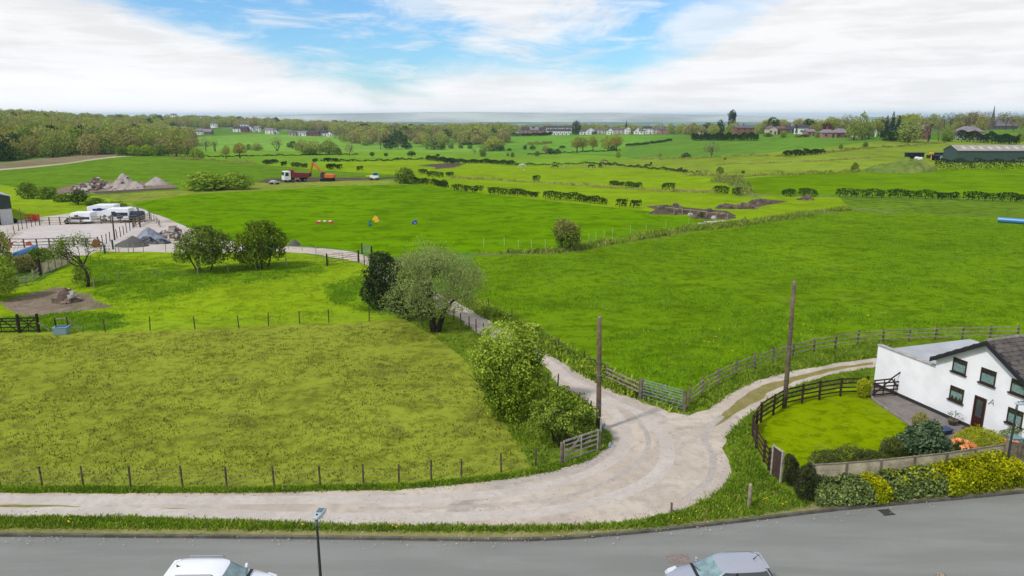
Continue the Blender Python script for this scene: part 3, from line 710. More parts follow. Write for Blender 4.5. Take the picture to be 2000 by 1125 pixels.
B_BUSH = [(0, 0, .45, .46, .46, .46), (-.25, .1, .35, .26, .34, .33), (.25, -.08, .36, .26, .34, .34), (-.08, -.1, .7, .25, .28, .28), (.15, .05, .72, .22, .25, .24)]

# --- the group by the gate and track
plant('hawthorn_bush', 'tall hawthorn bush with yellow green top growing beside the gravel track', 'bush', 993, 806, 640, 150, lm_haw, 19000, .17,
      [(0, 0, .42, .44, .46, .42), (.18, -.05, .42, .32, .4, .38), (-.2, 0, .52, .30, .36, .30), (-.05, .1, .74, .36, .4, .24), (.25, .1, .66, .24, .3, .24), (.02, -.25, .25, .36, .28, .26), (.3, .2, .82, .2, .2, .14)], 3, second=(lm_hawy, .6), trunk=stems(7, .06, .5), lumps=.4, cut=.6, parts=('foliage', 'stem'))
plant('elder_bush', 'rounded green bush with bare lower stems behind the weathered field gate', 'bush', 1098, 866, 762, 128, lm_elder, 11000, .15,
      [(0, 0, .5, .44, .46, .36), (-.22, 0, .4, .28, .4, .3), (.24, 0, .42, .26, .36, .34), (.0, .1, .72, .24, .3, .2)], 5, second=(lm_haw, .8), trunk=stems(9, .05, .75, .7), lumps=.45, cut=.7, lowcut=-.5, parts=('foliage', 'stem'))
# loose young shoots above it
def willow():
    rng = np.random.default_rng(21)
    base = P(850, 648); k = mpp(base); H = 7.9
    root = empty('willow_tree', base, 0, 'big spring willow with thin grey green leaves and a forked dark trunk', 'tree')
    b = MB(); tips = []
    for (dx, dy, L, r) in ((-.14, .0, 2.3, .33), (.3, .05, 2.1, .27)):
        limbs(rng, b, (dx * .6, 0, -.1), (dx * 1.5, dy, 1), L, r, 5, .55, .10, tips, 8, (2, 3), .74)
    b.build('trunk', m_barkdark, root, smooth=True)
    tp = np.array([t[0] for t in tips]); 
    c0 = np.array([0, 0, 4.6]); q = (tp - c0) / np.array([4.0, 3.8, 3.6]); rr = np.linalg.norm(q, axis=1)
    tp = c0 + (tp - c0) / np.maximum(rr, 1)[:, None]
    idx = rng.integers(0, len(tp), 14000); C = tp[idx] + rng.normal(size=(14000, 3)) * .42
    Pn, Nn = blob_points(rng, [(.1, 0, 5.0, 3.7, 3.4, 2.9), (-2.4, -.5, 2.9, 2.1, 2.0, 1.8), (2.2, .2, 4.7, 1.9, 1.8, 1.9), (-.8, 0, 3.0, 2.3, 2.2, 1.6), (1.9, -.3, 2.5, 1.5, 1.4, 1.2), (.4, -.8, 2.3, 1.4, 1.0, 1.0)], 14000, shell=.35, lumps=.4, cut=.7, zmin=.8, lscale=.75)
    C = np.concatenate([C, Pn]); N = np.concatenate([rng.normal(size=(14000, 3)), Nn])
    kp = C[:, 2] > .9; C = C[kp]; N = N[kp]
    link(bpy.data.objects.new('crown', quads_mesh('crown', leaves(rng, C, N, .14, 1.2, .5), lm_willow)), root)
willow()
plant('dark_holly_bush', 'dark evergreen bush at the far end of the trackside clump', 'bush', 752, 600, 496, 92, lm_holly, 9000, .22,
      [(0, 0, .5, .46, .5, .48), (-.2, -.1, .3, .3, .4, .3), (.2, .1, .45, .35, .4, .42), (-.05, 0, .75, .3, .35, .25)], 7, lumps=.3, cut=.3, trunk=stems(3, .08, .3))
plant('dark_holly_bush', 'dark evergreen bush half hidden behind the big willow', 'bush', 806, 622, 530, 96, lm_holly, 8000, .22, B_BUSH, 8, lumps=.35, cut=.4, second=(lm_sallow, .75))
# --- pair of trees in the small upper field
plant('field_tree', 'spreading green tree above the wire fence, nearer the tarped heap', 'tree', 402, 531, 444, 106, lm_sallow, 8500, .26,
      [(-.02, 0, .62, .42, .45, .34), (-.28, 0, .42, .24, .36, .24), (.22, .05, .55, .3, .4, .36), (.08, 0, .8, .26, .3, .2), (.1, -.1, .34, .28, .34, .2)], 12, lumps=.45, cut=.8, trunk=stems(3, .12, .45, .75, 3))
plant('field_tree', 'dense green tree leaning right above the wire fence', 'tree', 511, 524, 434, 102, lm_dense, 9000, .26,
      [(.05, 0, .6, .42, .45, .36), (.25, 0, .5, .26, .36, .34), (-.25, .05, .42, .26, .4, .28), (.1, 0, .82, .26, .3, .18), (-.12, -.1, .26, .34, .34, .2)], 13, lumps=.45, cut=.6, trunk=stems(3, .12, .5, .7, 3))
plant('twiggy_bush', 'isolated bush on the ditch line between the two large green fields', 'bush', 1106, 489, 430, 58, lm_sallow, 5200, .24,
      [(0, 0, .5, .42, .45, .46), (-.22, 0, .58, .24, .3, .42), (.24, 0, .5, .24, .3, .42), (0, 0, .76, .36, .36, .22)], 14, lumps=.4, cut=.7, second=(lm_olive, .6), trunk=stems(9, .05, .5, .85, 2), parts=('foliage', 'stem'))
# --- left-hand garden edge
plant('yellow_shrub', 'yellow green shrub at the left edge above the dark field gate', 'shrub', -6, 585, 495, 90, lm_light, 6500, .22, B_BUSH, 31, lumps=.4, cut=.5, parts=('foliage', 'stem'))
plant('twiggy_tree', 'sparse olive twiggy tree at the left edge beside the sand arena', 'tree', 2, 540, 452, 60, lm_olive, 3800, .22, B_ROUND, 32, lumps=.4, cut=.9, trunk=stems(4, .07, .4, .8, 3))
plant('rounded_shrub', 'rounded bright green shrub beside the blue plastic pipe', 'shrub', 82, 523, 484, 56, lm_shrub, 4200, .2, B_BUSH, 33, lumps=.15, cut=.1, parts=('foliage', 'stem'))
plant('brown_shrub', 'low brownish shrub left of the rounded bright green shrub', 'shrub', 48, 530, 497, 46, lm_olive, 2600, .2, B_BUSH, 34, lumps=.35, cut=.5, parts=('foliage', 'stem'))
def leaner():
    rng = np.random.default_rng(41); base = P(172, 560); root = empty('leaning_tree', base, 0, 'small bent tree leaning over the concrete panel fence', 'tree')
    b = MB(); tips = []
    b.tube([(0, 0, -.1), (.15, 0, .9), (.0, 0, 1.7), (-.5, 0, 2.5)], [.2, .17, .15, .12], 8)
    for d in ((-.8, .1, .8), (.5, .2, 1), (-1, -.2, .35), (.2, -.3, 1), (-.5, .4, 1.1)):
        limbs(rng, b, (-.3, 0, 2.2), d, 1.5, .09, 3, .55, .05, tips, 6)
    b.build('trunk', m_bark, root, smooth=True)
    tp = np.array([t[0] for t in tips]); idx = rng.integers(0, len(tp), 2600); C = tp[idx] + rng.normal(size=(2600, 3)) * .35
    P2, _ = blob_points(rng, [(-.6, 0, 1.4, 1.0, 1.0, 1.3)], 900, shell=.2, lumps=.5, cut=.8, zmin=.1)
    C = np.concatenate([C, P2]); C = C[C[:, 2] > .1]
    link(bpy.data.objects.new('crown', quads_mesh('crown', leaves(rng, C, rng.normal(size=C.shape), .17, 1, .55), lm_sallow)), root)
leaner()
# --- garden of the white house
def bushbox(name, label, cat, corners, h, mats, n, leaf, seed=1, second=None, asp=.6, round_=.28, group=None, cut=.0, lumps=.15, h2=None):
    """a hedge or bed of shrubs: polyline [(px,py)...] along its foot, width in metres"""
    rng = np.random.default_rng(seed); pts, w = corners; W = [P(*q) for q in pts]
    root = empty(name, W[0], 0, label, cat, group); o = W[0]
    seg = [(W[i + 1] - W[i]).length for i in range(len(W) - 1)]; tot = sum(seg)
    t = rng.uniform(0, tot, n); C = np.zeros((n, 3)); N = np.zeros((n, 3)); fr = t / tot
    hh = h + (0 if h2 is None else (h2 - h)) * fr
    acc = 0; dirs = np.zeros((n, 2)); pos = np.zeros((n, 2)); gz = np.zeros(n)
    for i, s in enumerate(seg):
        m_ = (t >= acc) & (t <= acc + s); d = (W[i + 1] - W[i]) / s; u = (t[m_] - acc)[:, None]
        pos[m_] = np.array([W[i].x, W[i].y]) + u * np.array([d.x, d.y]); dirs[m_] = (d.x, d.y); gz[m_] = W[i].z + (W[i + 1].z - W[i].z) * (t[m_] - acc) / s; acc += s
    a = rng.uniform(0, np.pi, n); e = 1.0 - round_
    ca, sa = np.cos(a), np.sin(a)
    rad = rng.uniform(.62, 1.04, n) + lumps * np.sin(t * 2.6 + 2 * np.sin(t * 1.1)) * .5
    ex = np.sign(ca) * np.abs(ca) ** e * .5 * w * rad; ez = np.abs(sa) ** e * hh * rad
    endf = np.minimum(1, np.minimum(t, tot - t) / (.35 * w + .01)); ez *= .6 + .4 * np.sqrt(np.maximum(endf, 0))
    low = rng.uniform(0, 1, n) < .3; ez[low] *= rng.uniform(.1, 1, low.sum())
    nx = np.stack([-dirs[:, 1], dirs[:, 0]], 1)
    C[:, :2] = pos + nx * ex[:, None]; C[:, 2] = gz + ez + .03
    N[:, :2] = nx * ca[:, None]; N[:, 2] = sa
    keep = np.ones(n, bool)
    if cut: keep = np.sin(t * 4.1 + 1.7 * np.sin(t * 1.3)) + np.sin(ez * 5) * .5 + rng.normal(size=n) * .4 > -1 + cut
    C, N, ez, hh = C[keep], N[keep], ez[keep], hh[keep]
    C -= np.array(o); V = leaves(rng, C, N, leaf, .75, asp); ml = [mats]; mi = None
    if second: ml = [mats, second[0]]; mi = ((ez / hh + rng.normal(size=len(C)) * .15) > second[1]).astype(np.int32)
    link(bpy.data.objects.new('foliage', quads_mesh('foliage', V, ml, mi)), root); return root
bushbox('laurel_hedge', 'pale flecked laurel hedge at the roadside corner beside the dark drooping conifers', 'hedge', ([(1583, 976), (1640, 976), (1690, 971)], 1.5), 1.02, lm_laurel, 5400, .16, 51, round_=.5)
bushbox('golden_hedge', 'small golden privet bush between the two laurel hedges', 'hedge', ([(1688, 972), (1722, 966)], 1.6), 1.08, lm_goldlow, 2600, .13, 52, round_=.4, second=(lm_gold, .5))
bushbox('laurel_hedge', 'pale flecked laurel hedge between the two golden privet hedges', 'hedge', ([(1724, 966), (1780, 960), (1830, 954)], 1.6), 1.04, lm_laurel, 5800, .15, 53, round_=.5, second=(lm_gold, 1.0))
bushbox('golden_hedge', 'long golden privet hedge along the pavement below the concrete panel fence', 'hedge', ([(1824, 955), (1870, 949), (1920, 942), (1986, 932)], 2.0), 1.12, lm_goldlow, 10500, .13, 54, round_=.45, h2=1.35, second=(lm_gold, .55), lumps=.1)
plant('drooping_conifer', 'dark drooping conifer beside the small brown panel gate', 'conifer', 1543, 945, 892, 38, lm_yew, 3200, .11, [(0, 0, .45, .42, .5, .5), (-.1, 0, .75, .3, .4, .25), (.15, 0, .3, .36, .4, .34)], 55, lumps=.5, asp=.35, cut=.2, parts=('foliage', 'trunk'))
plant('drooping_conifer', 'dark drooping conifer at the corner of the laurel hedge', 'conifer', 1572, 974, 912, 48, lm_yew, 4200, .11, [(0, 0, .45, .46, .5, .5), (.1, 0, .72, .34, .4, .27), (-.1, 0, .3, .4, .4, .34)], 56, lumps=.5, asp=.35, cut=.2, parts=('foliage', 'trunk'))
plant('juniper_shrub', 'wide sprawling brown green juniper along the bottom of the lawn', 'shrub', 1652, 915, 874, 145, lm_juniper, 7000, .13, [(0, 0, .4, .42, .5, .55), (-.3, 0, .3, .24, .5, .4), (.3, 0, .3, .24, .5, .42)], 57, dfac=.4, lumps=.3, asp=.35, cut=.4, parts=('foliage', 'stem'))
plant('upright_juniper', 'feathery upright shrub left of the big dark rhododendron', 'shrub', 1737, 905, 858, 62, lm_juniper, 3600, .12, [(0, 0, .4, .4, .5, .5), (.15, 0, .6, .24, .4, .4), (-.2, 0, .5, .18, .3, .42)], 58, dfac=.7, lumps=.4, asp=.35, cut=.5, parts=('foliage', 'stem'))
plant('rhododendron_bush', 'big dark green rhododendron between lawn and panel fence', 'shrub', 1800, 893, 826, 96, lm_rhodo, 6500, .16, B_BUSH, 59, dfac=.8, lumps=.25, cut=.3, parts=('foliage', 'stem'))
plant('bronze_shrub', 'small bronze leaved shrub at the edge of the patio', 'shrub', 1796, 832, 805, 30, lm_olive, 1200, .1, B_BUSH, 60, lumps=.3, cut=.3, parts=('foliage', 'stem'))
plant('spreading_shrub', 'feathery green shrub below the orange azalea left of the gatepost', 'shrub', 1868, 893, 862, 70, lm_juniper, 2600, .12, B_BUSH, 61, dfac=.6, lumps=.3, cut=.4, asp=.4, parts=('foliage', 'stem'))
plant('golden_broom', 'tall yellow green broom below the front door of the white house', 'shrub', 1908, 884, 838, 88, lm_broom, 6000, .13, [(0, 0, .45, .46, .5, .5), (-.25, 0, .5, .24, .4, .45), (.25, 0, .5, .24, .4, .45)], 62, dfac=.8, lumps=.3, asp=.25, cut=.3, parts=('foliage', 'stem'))
plant('pale_shrub', 'pale green shrub at the right edge under the lower window', 'shrub', 1990, 872, 824, 66, leafmat('leaf_pale', L_(70, 98, 40), L_(206, 216, 176), pscale=2), 3800, .13, B_BUSH, 63, lumps=.25, cut=.3, parts=('foliage', 'stem'))
for px, yb, yt, w, sd, lab in ((1869, 892, 866, 52, 64, 'orange azalea in flower behind the panel fence, larger of the two'), (1962, 882, 864, 40, 65, 'small orange azalea beside the right street lamp')):
    r_, dm = plant('azalea_bush', lab, 'shrub', px, yb, yt, w, lm_juniper, 900, .1, B_BUSH, sd, dfac=.6, lumps=.2, parts=('foliage', 'stem'))
    rg = np.random.default_rng(sd); cc, nn = blob_points(rg, scaled([(0, -.1, .72, .46, .5, .34)], *dm), 16, shell=.9, low=.1)
    b = MB()
    for c_ in cc:
        q, qn = blob_points(rg, [(c_[0], c_[1], c_[2], .17, .17, .14)], 60, shell=.8, low=-.2)
        b.v.extend([]); V = leaves(rg, q, qn, .11, .5, .8)
        for quad in V: b.add(quad.tolist(), [(0, 1, 2, 3)])
    b.build('blossom', lm_azalea, r_)
plant('golden_shrub', 'round golden shrub beside the dark timber yard gate', 'shrub', 1685, 775, 740, 29, lm_broom, 2600, .13, [(0, 0, .5, .48, .48, .5), (0, 0, .3, .42, .42, .3)], 66, lumps=.08, second=None, parts=('foliage', 'stem'))

# ---------------------------------------------------------------- hedges of the middle distance
def fieldhedge(name, label, pts, h, w, m, dens=26, leaf=.5, gap=0.0, stemmed=False, group='field hedges', seed=1, hvar=.12):
    rng = np.random.default_rng(seed); W = [P(*q) for q in pts]; o = W[0].copy()
    Vs = []; b = MB()
    for i in range(len(W) - 1):
        a, c = W[i], W[i + 1]; L = (c - a).length; n = int(max(20, L * dens)); t = rng.uniform(0, 1, n)
        d = (c - a) / L; nr = np.array([-d.y, d.x])
        hh = h * (1 + hvar * np.sin(t * L * .9 + i) + hvar * np.sin(t * L * .31 + 2 * i))
        lo = .22 if stemmed else .0
        u = rng.uniform(0, 1, n); z = (lo + (1 - lo) * np.sqrt(u)) * hh
        if stemmed:
            wob = .5 + .5 * np.sin(t * L * 2 * math.pi / 2.6 + 1.1 * np.sin(t * L * .4)); z = (lo + (1 - lo) * (u * (1 - .0 * wob))) * hh; z = np.where(u < .45, z + .0 * wob, z)
        y = rng.uniform(-.5, .5, n) * w * np.sqrt(np.clip(1.15 - (z / hh) ** 3, .2, 1))
        xy = np.array([a.x, a.y]) + t[:, None] * np.array([c.x - a.x, c.y - a.y]) + y[:, None] * nr
        C = np.column_stack([xy - np.array([o.x, o.y]), z + a.z + t * (c.z - a.z) - o.z])
        if stemmed:
            keep = rng.uniform(size=n) < np.where(z / hh < .62, np.clip(1.25 - 1.0 * wob, .15, 1), 1); C = C[keep]; y = y[keep]
        if gap: 
            g = np.sin(t * L * .7 + i * 2) + .6 * np.sin(t * L * .23 + 1); C = C[g > -1.6 + gap * 1.6]
        N = np.column_stack([nr[0] * np.sign(y[:len(C)]), nr[1] * np.sign(y[:len(C)]), np.full(len(C), .5)])
        Vs.append(leaves(rng, C, N, leaf, .8, .7))
        if stemmed:
            for k in range(int(L / 1.3)):
                p = a + (c - a) * ((k + rng.uniform(.2, .8)) * 1.3 / L) - o; b.tube([p + Vector((0, 0, -.1)), p + Vector((rng.uniform(-.15, .15), 0, h * .7))], [.09, .05], 4)
    V = np.concatenate(Vs); b.cur = 1; n4 = len(V)
    mb = MB(); mb.v = [tuple(q) for q in V.reshape(-1, 3).tolist()]; mb.f = [(4 * i, 4 * i + 1, 4 * i + 2, 4 * i + 3) for i in range(n4)]; mb.m = [0] * n4
    if b.v: mb.cur = 1; mb.add(b.v, b.f)
    me = bpy.data.meshes.new(name); me.from_pydata(mb.v, [], mb.f); me.materials.append(m); me.materials.append(m_barkdark); me.polygons.foreach_set('material_index', mb.m); me.update()
    h_ = link(bpy.data.objects.new(name, me)); h_.location = o
    return tag(h_, label, 'hedge', group)
HD = lm_dark
for i, (lab, pts, h, st) in enumerate([
    ('dark clipped hedge beside the round bush, nearest it', [(798, 356), (838, 362)], 1.5, True),
    ('short dark clipped hedge with a small thorn bush growing in it', [(843, 361), (872, 368)], 1.5, True),
    ('dark clipped hedge on stems, third beyond the round bush', [(882, 373), (943, 377)], 1.5, True),
    ('dark clipped hedge on stems, fourth beyond the round bush', [(954, 379), (1052, 386)], 1.5, True),
    ('longest dark clipped hedge on stems behind the lush centre field', [(1061, 388), (1120, 392), (1182, 400)], 1.6, True),
    ('pair of stemmed thorn bushes past the end of the longest clipped hedge', [(1204, 404), (1224, 405)], 1.5, True),
    ('last two stemmed thorn bushes before the long spoil heap', [(1233, 405), (1249, 407)], 1.4, True),
    ('long clipped hedge below the bright field, section with the gate gap on its left', [(1632, 384), (1700, 386), (1727, 387)], 1.7, True),
    ('long clipped hedge below the bright field, middle section', [(1732, 386), (1800, 388), (1872, 390)], 1.7, True),
    ('long clipped hedge below the bright field, section running out of frame', [(1880, 390), (2000, 395), (2120, 400)], 1.7, True),
    ('rough clump of hedge by the ditch at the corner of the bright field', [(1560, 382), (1594, 386)], 1.6, False),
    ('small hedge clump where the ditch meets the bright field', [(1528, 383), (1552, 385)], 1.5, False),
    ('clipped hedge remnant left of the pair in the yellow field', [(1191, 364), (1218, 366)], 1.5, True),
    ('clipped hedge remnant, right one of the pair in the yellow field', [(1223, 366), (1252, 369)], 1.5, True),
    ('solid dark hedge stub alone in the yellow field', [(1293, 372), (1318, 372)], 1.7, False),
    ('low hedge clump left of the reedy ditch', [(1394, 377), (1422, 379)], 1.6, False),
    ('brown hedge clump at the foot of the reedy ditch', [(1430, 381), (1446, 382)], 1.6, False),
    ('tiny square hedge stub on the boundary bank of the yellow field', [(1041, 355), (1054, 355)], 1.7, False),
    ('dark hedge stub behind the round bush', [(818, 340), (834, 341)], 1.5, False),
    ('dark broad hedge stub beyond the round bush', [(834, 346), (866, 347)], 1.6, False),
    ('thin hedge stub at the end of the dark stubs', [(872, 344), (886, 345)], 1.2, False),
    ('long dark hedge running right from the bare soil patch', [(866, 319), (950, 319), (1004, 323)], 1.9, False),
    ('ragged dark hedge above the bare soil patch', [(834, 313), (862, 316), (892, 318)], 2.2, False),
    ('dark square hedge block above the orange excavator', [(638, 332), (667, 331)], 1.9, False),
    ('dark hedge block right of the orange excavator', [(697, 335), (709, 335)], 1.7, False),
    ('dark hedge block left of the excavator arm', [(571, 326), (588, 327)], 1.5, False),
    ('short dark hedge block beside the block left of the excavator', [(590, 328), (601, 328)], 1.4, False),
    ('small dark hedge block above the dump truck', [(549, 324), (560, 324)], 1.5, False),
    ('ragged dark hedge tuft left of the small block above the truck', [(516, 321), (540, 319)], 1.5, False),
    ('flat dark hedge beyond the excavator on the field edge', [(632, 316), (660, 316)], 1.5, False),
    ('small dark hedge tuft at the end of the flat dark hedge', [(611, 317), (621, 317)], 1.4, False),
    ('thin dark hedge rising across the far green field on the right', [(1222, 287), (1270, 282), (1312, 276)], 1.9, False),
    ('straight dark hedge in front of the far red brick houses', [(1352, 275), (1420, 275), (1480, 275)], 4.0, False),
    ('low grey hedge on the bank between the two right hand far fields', [(1530, 307), (1570, 303), (1608, 300)], 2.2, False),
    ('dark thick hedge in front of the green barn', [(1825, 335), (1900, 332), (2000, 330), (2100, 328)], 3.4, False),
    ('dark tall hedge before the bungalow near the church', [(1868, 276), (1930, 280), (1990, 283)], 5.0, False),
    ('dark clipped hedge left of the brick house near the church', [(1718, 275), (1780, 277)], 4.5, False),
    ('dark hedge at the end of the far terraces', [(1000, 267), (1050, 266), (1078, 264)], 3, False),
    ('pale dry bramble bank in the far green hollow', [(1030, 284), (1060, 282), (1078, 280)], 2.2, False),
    ]):
    m_ = HD if 'pale' not in lab else lm_ochre
    far_ = P(*pts[0]).y
    fieldhedge('field_hedge', lab, pts, h, 1.6 if far_ < 260 else 2.2, m_, dens=95 if far_ < 260 else 50 * max(1, h / 1.7), leaf=.36 if far_ < 260 else .62, stemmed=st, seed=100 + i)
# thin rough banks and boundary lines between the fields
for i, (lab, pts, h, m_) in enumerate([
    ('thin rough boundary bank across the yellow fields from hedge stubs to ditch', [(880, 349), (960, 352), (1050, 357), (1120, 362), (1190, 368), (1260, 372), (1330, 375), (1400, 378)], .55, lm_olive),
    ('thin dark boundary bank behind the grazing horses', [(1004, 324), (1080, 322), (1160, 320), (1190, 322), (1250, 328), (1310, 333), (1370, 342)], .8, lm_dark),
    ('thin boundary bank below the far right pasture', [(1340, 343), (1400, 343), (1440, 346), (1560, 341), (1680, 336)], .8, lm_olive),
    ('thin dark boundary bank behind the excavator field', [(660, 316), (740, 315), (800, 312), (834, 312)], .8, lm_dark),
    ('thin boundary bank of the small far left fields', [(330, 311), (380, 313), (440, 315), (500, 319)], .8, lm_olive),
    ('thin bank in front of the far left trees', [(360, 305), (430, 307), (500, 305), (640, 303), (700, 302)], .6, lm_dark),
    ('thin dark bank under the row of olive oaks', [(1030, 303), (1100, 299), (1180, 296), (1212, 294)], .8, lm_dark),
    ('thin bank across the far right pasture', [(1250, 312), (1320, 311), (1390, 309), (1450, 306), (1530, 306)], .8, lm_olive),
    ('thin bank along the top of the far right pasture', [(1608, 300), (1680, 291), (1740, 288), (1800, 283), (1850, 279)], .7, lm_olive),
    ('thin ridge across the middle of the far right pasture', [(1400, 322), (1500, 319), (1600, 315), (1700, 309)], .35, lm_olive),
    ]):
    fieldhedge('boundary_bank', lab, pts, h, 1.2, m_, dens=22, leaf=.5, seed=200 + i, hvar=.4, group='rough field boundary banks')

# ---------------------------------------------------------------- trees and bushes of the middle distance, copied from a few kinds
def proto(name, m, blobs, n, leaf, trunk=None, seed=1, lumps=.35, cut=.45, shell=.5, trunkmat=None, asp=.7):
    rng = np.random.default_rng(seed); Pn, Nn = blob_points(rng, blobs, n, shell=shell, lumps=lumps, cut=cut, zmin=.01, lscale=7.0)
    V = leaves(rng, Pn, Nn, leaf, .8, asp); me = quads_mesh('crown', V, m)
    b = MB()
    if trunk: trunk(rng, b, 1, 1, 1)
    else: b.tube([(0, 0, -.08), (0, 0, .4)], [.035, .02], 6)
    return me, b.mesh('trunk', trunkmat or m_bark, True), V
T_TREE = [(0, 0, .62, .42, .42, .34), (-.22, 0, .5, .26, .3, .26), (.22, .05, .52, .26, .3, .26), (0, .1, .82, .26, .28, .17), (.05, -.2, .45, .3, .25, .22)]
T_FAT = [(0, 0, .5, .48, .48, .46), (-.25, 0, .38, .28, .34, .34), (.25, .05, .42, .28, .34, .36), (0, .1, .75, .3, .3, .24)]
T_LOW = T_FAT + [(0, 0, .24, .42, .42, .24), (.15, .1, .3, .36, .36, .3)]
T_BSH = [(0, 0, .4, .46, .46, .5), (-.25, .1, .35, .3, .34, .4), (.25, -.08, .36, .3, .34, .42), (0, 0, .6, .34, .34, .36), (0, 0, .2, .48, .48, .22)]
T_WIDE = [(0, 0, .6, .5, .46, .3), (-.3, 0, .5, .26, .3, .22), (.3, 0, .52, .26, .3, .24), (0, 0, .8, .3, .3, .18)]
T_POPL = [(0, 0, .55, .36, .36, .38), (0, 0, .8, .38, .38, .2), (.02, 0, .3, .24, .24, .28)]
T_CONE = [(0, 0, .3, .34, .34, .26), (0, 0, .5, .24, .24, .26), (.03, 0, .75, .14, .14, .25)]
def tr1(rng, b, W, D, H):
    b.tube([(0, 0, -.1), (.01, 0, .3), (0, .01, .62)], [.045, .032, .012], 6)
    for k in range(4): a = k * 1.6; b.tube([(0, 0, .3), (.16 * math.cos(a), .16 * math.sin(a), .5), (.3 * math.cos(a), .3 * math.sin(a), .66)], [.022, .014, .005], 4)
def tr_bare(rng, b, W, D, H): limbs(rng, b, (0, 0, -.03), (0, 0, 1), .30, .035, 4, .5, .12, None, 5, (2, 3), .70)
def tr_multi(rng, b, W, D, H):
    for k in range(5): limbs(rng, b, (rng.uniform(-.05, .05), rng.uniform(-.05, .05), -.03), (rng.uniform(-.35, .35), rng.uniform(-.35, .35), 1), .3, .022, 3, .4, .15, None, 4, (2, 3), .7)
PROTO = {}
for i in range(3):
    PROTO['wood%d' % i] = proto('w', lm_wood, T_LOW, 1100, .085, tr1, 300 + i)
    PROTO['olive%d' % i] = proto('o', lm_olive, T_LOW if i else T_TREE, 1000, .085, tr1, 310 + i)
    PROTO['twig%d' % i] = proto('t', lm_twig, T_TREE, 520, .07, tr_bare, 320 + i, cut=.8, asp=.3)
    PROTO['shrub%d' % i] = proto('s', lm_shrub, [(x, y, z * .9, rx, ry, rz * 1.1) for x, y, z, rx, ry, rz in B_BUSH], 900, .10, None, 330 + i)
    PROTO['dark%d' % i] = proto('d', lm_dark, T_FAT, 800, .09, None, 340 + i)
PROTO['ochre0'] = proto('c', lm_ochre, T_WIDE, 1100, .07, tr1, 350); PROTO['ochre1'] = proto('c', lm_ochre, T_FAT, 1100, .075, tr1, 351)
PROTO['oak0'] = proto('c', lm_ochre, T_TREE, 1300, .065, tr1, 352, cut=.6); PROTO['light0'] = proto('c', lm_light, T_BSH, 1500, .09, None, 353); PROTO['light1'] = proto('c', lm_light, T_BSH, 1500, .085, None, 354)
PROTO['conifer0'] = proto('c', lm_blue, T_CONE, 700, .08, None, 355); PROTO['poplar0'] = proto('c', lm_dark, T_POPL, 1400, .07, tr1, 356); PROTO['copper0'] = proto('c', lm_copper, T_FAT, 900, .09, None, 357)
PROTO['bare0'] = proto('c', lm_twig, T_TREE, 1000, .06, tr_bare, 358, cut=.9, asp=.3); PROTO['bare1'] = proto('c', lm_twig, [(0, 0, .7, .36, .36, .3), (.1, 0, .45, .3, .3, .2)], 900, .06, tr_bare, 359, cut=.9, asp=.3); PROTO['multi0'] = proto('c', lm_twig, [(0, 0, .6, .46, .46, .42)], 700, .05, tr_multi, 360, cut=.6, asp=.25)
PROTO['blue0'] = proto('c', lm_blue, T_FAT, 900, .085, None, 361); PROTO['thorn0'] = proto('c', lm_dark, [(0, 0, .55, .48, .45, .42), (-.2, 0, .4, .3, .3, .3), (.2, 0, .45, .3, .3, .34)], 900, .085, tr1, 362, cut=.3)
NAMES = {'wood': ('broadleaf_tree', 'tree'), 'olive': ('broadleaf_tree', 'tree'), 'twig': ('brown_tree', 'tree'), 'shrub': ('bush', 'bush'), 'dark': ('dark_bush', 'bush'), 'ochre': ('olive_tree', 'tree'), 'oak': ('oak_tree', 'tree'),
         'light': ('willow_bush', 'bush'), 'conifer': ('conifer', 'tree'), 'poplar': ('poplar_tree', 'tree'), 'copper': ('copper_beech', 'tree'), 'bare': ('bare_tree', 'tree'), 'multi': ('bare_tree', 'tree'), 'blue': ('evergreen_tree', 'tree'), 'thorn': ('thorn_bush', 'bush')}
TREES = []
def tree(kind, px, yb, yt, w, label, group=None, Y=None, rz=None, parts=True, name=None, cat=None):
    base = P(px, yb) if Y is None else at(px, yb, Y)
    base.z = hz(base.x, base.y); k = mpp(base)
    H = (yb - yt) * k if Y is None else CAMH + ray(px, yt).z / ray(px, yt).y * Y - base.z
    W = w * k; nm, ct = NAMES[kind.rstrip('0123456789')]
    root = empty(name or nm, base, rz if rz is not None else random.Random(px * 7 + yt).uniform(0, 6.28), label, cat or ct, group)
    root.scale = (W, W, H); cr, tk, _ = PROTO[kind]
    link(bpy.data.objects.new('crown', cr), root); link(bpy.data.objects.new('trunk', tk), root)
    return root
T = tree
T('shrub0', 791, 358, 324, 46, 'big round bush standing where the clipped hedges begin')
T('light0', 400, 370, 334, 84, 'large yellow green willow bush behind the bare mud, left one of two'); T('light1', 458, 369, 333, 68, 'yellow green willow bush right of the large one behind the mud')
T('shrub1', 55, 388, 352, 40, 'rounded bush at the left end of the hedge behind the horse lorries'); T('shrub2', 92, 388, 362, 44, 'dark green bush second in the hedge behind the horse lorries')
T('dark1', 153, 399, 370, 48, 'tallest dark bush of the hedge behind the horse lorries'); T('shrub0', 186, 400, 384, 40, 'low bush right of the tallest one behind the horse lorries'); T('light1', 225, 403, 391, 50, 'low yellow bush at the lane end behind the white lorries')
T('shrub2', 122, 394, 376, 34, 'small bush between the two dark bushes of the lorry hedge')
for px, yb, yt, w, lab in [(727, 306, 296, 12, 'small round thorn bush in a row of four, first from the round headed tree'), (754, 306, 298, 11, 'smallest thorn bush of the far row of four'), (804, 306, 294, 18, 'largest dark thorn bush of the far row of four'), (855, 307, 300, 11, 'thorn bush above the ragged dark hedge, last of the far row of four')]:
    T('thorn0', px, yb, yt, w, lab, 'far row of thorn bushes')
